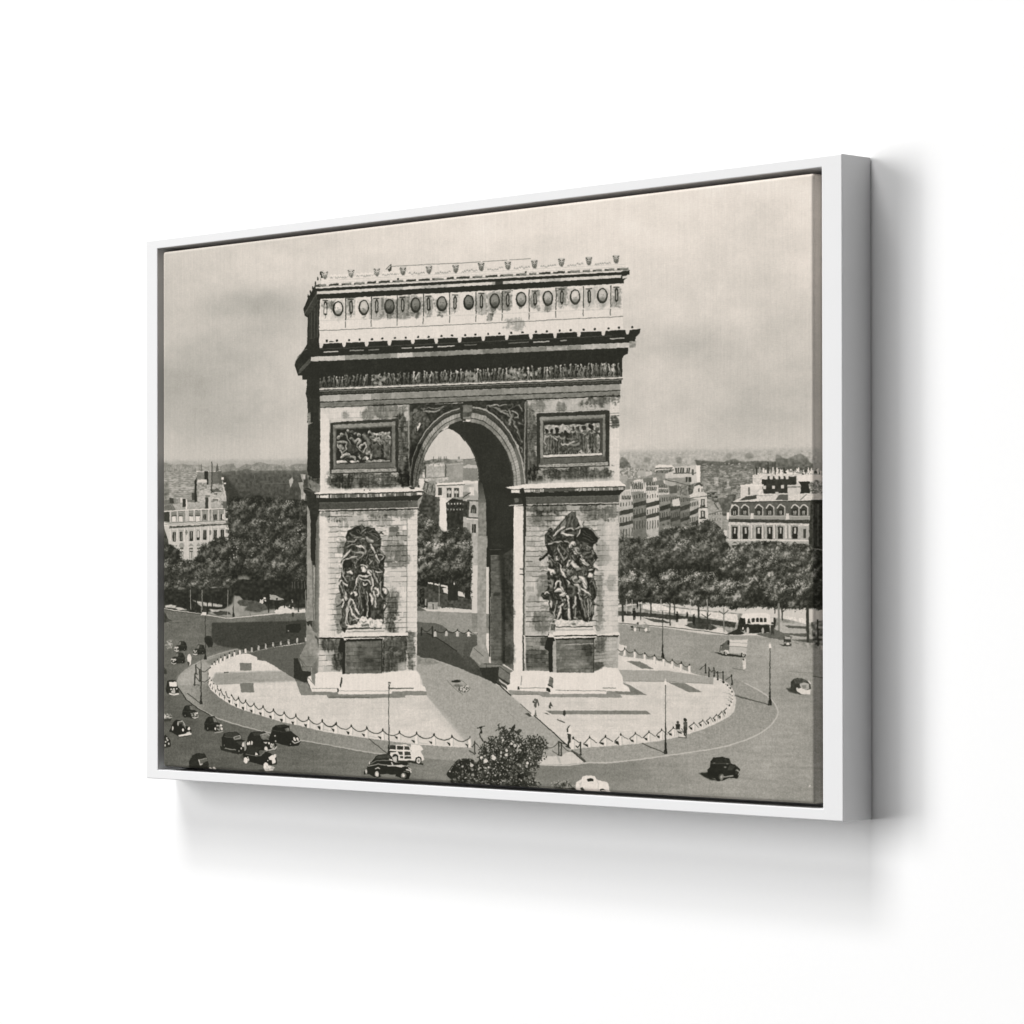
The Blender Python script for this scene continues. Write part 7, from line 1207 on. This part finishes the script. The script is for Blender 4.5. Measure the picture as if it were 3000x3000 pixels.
# backing board behind the canvas
bm = bmesh.new()
bmesh.ops.create_cube(bm, size=1.0, matrix=Matrix.Translation(((IL + IR) / 2, -0.005, 0)) @ Matrix.Diagonal((IR - IL - .0006, 0.006, IT - IB - .0006, 1)))
m_bk, n, k, b = mat('dark_backing')
b.inputs['Base Color'].default_value = (0.2, 0.2, 0.205, 1); b.inputs['Roughness'].default_value = 0.9
nz = n.new('ShaderNodeTexNoise'); nz.inputs['Scale'].default_value = 90; bp = n.new('ShaderNodeBump'); bp.inputs['Strength'].default_value = 0.1
k.new(nz.outputs['Fac'], bp.inputs['Height']); k.new(bp.outputs['Normal'], b.inputs['Normal'])
link('backing_board', bm, m_bk, root)

# canvas: cloth stretched over bars, printed on the front and round the edges
CL, CR, CB, CT, CF, CBk = -0.5253, 0.5218, -0.3147, 0.3145, 0.0435, 0.0082
m_cv, n, k, b = mat('printed_canvas')
b.inputs['Roughness'].default_value = 0.85; b.inputs['Specular IOR Level'].default_value = 0.04
uvn = n.new('ShaderNodeUVMap'); uvn.uv_map = 'print'
im = n.new('ShaderNodeTexImage'); im.image = pic; im.extension = 'MIRROR'; im.interpolation = 'Cubic'
k.new(uvn.outputs['UV'], im.inputs['Vector'])
tc = n.new('ShaderNodeTexCoord')
def thread(sx, sz, seed):
    mp = n.new('ShaderNodeMapping'); mp.inputs['Scale'].default_value = (sx, sx, sz); mp.inputs['Location'].default_value = (seed, 0, seed)
    t = n.new('ShaderNodeTexNoise'); t.inputs['Scale'].default_value = 1.0; t.inputs['Detail'].default_value = 2.0
    k.new(tc.outputs['Object'], mp.inputs['Vector']); k.new(mp.outputs['Vector'], t.inputs['Vector']); return t
warp, weft, slub = thread(900, 140, 3.1), thread(160, 800, 7.7), thread(420, 14, 1.3)
add = n.new('ShaderNodeMath'); add.operation = 'ADD'; k.new(warp.outputs['Fac'], add.inputs[0]); k.new(weft.outputs['Fac'], add.inputs[1])
add2 = n.new('ShaderNodeMath'); add2.operation = 'MULTIPLY_ADD'; add2.inputs[1].default_value = 1.3; k.new(slub.outputs['Fac'], add2.inputs[0]); k.new(add.outputs[0], add2.inputs[2])
rng_ = n.new('ShaderNodeMapRange'); rng_.inputs['From Min'].default_value = 1.1; rng_.inputs['From Max'].default_value = 2.2; rng_.inputs['To Min'].default_value = .93; rng_.inputs['To Max'].default_value = 1.05
k.new(add2.outputs[0], rng_.inputs['Value'])
mx = n.new('ShaderNodeVectorMath'); mx.operation = 'SCALE'; k.new(im.outputs['Color'], mx.inputs[0]); k.new(rng_.outputs['Result'], mx.inputs['Scale']); k.new(mx.outputs['Vector'], b.inputs['Base Color'])
bp = n.new('ShaderNodeBump'); bp.inputs['Strength'].default_value = 0.25; bp.inputs['Distance'].default_value = 0.0004
k.new(add2.outputs[0], bp.inputs['Height']); k.new(bp.outputs['Normal'], b.inputs['Normal'])
bm = bmesh.new()
bmesh.ops.create_cube(bm, size=1.0, matrix=Matrix.Translation(((CL + CR) / 2, -(CF + CBk) / 2, (CB + CT) / 2)) @ Matrix.Diagonal((CR - CL, CF - CBk, CT - CB, 1)))
front = [ed for ed in bm.edges if not all(v.co.y > -(CF + CBk) / 2 for v in ed.verts)]
bmesh.ops.bevel(bm, geom=front, offset=0.0032, segments=5, affect='EDGES', profile=0.5)
uvl = bm.loops.layers.uv.new('print')
for f in bm.faces:
    for lp in f.loops:
        x, y, z = lp.vert.co; d = y + CF
        du = d * (1 if x > 0 else -1) if min(x - CL, CR - x) < .0033 and min(z - CB, CT - z) >= min(x - CL, CR - x) - 1e-6 else 0
        dv = d * (1 if z > 0 else -1) if du == 0 and min(z - CB, CT - z) < .0033 else 0
        lp[uvl].uv = ((x - CL + du) / (CR - CL) / WRAP, (z - CB + dv) / (CT - CB))
link('canvas', bm, m_cv, root)
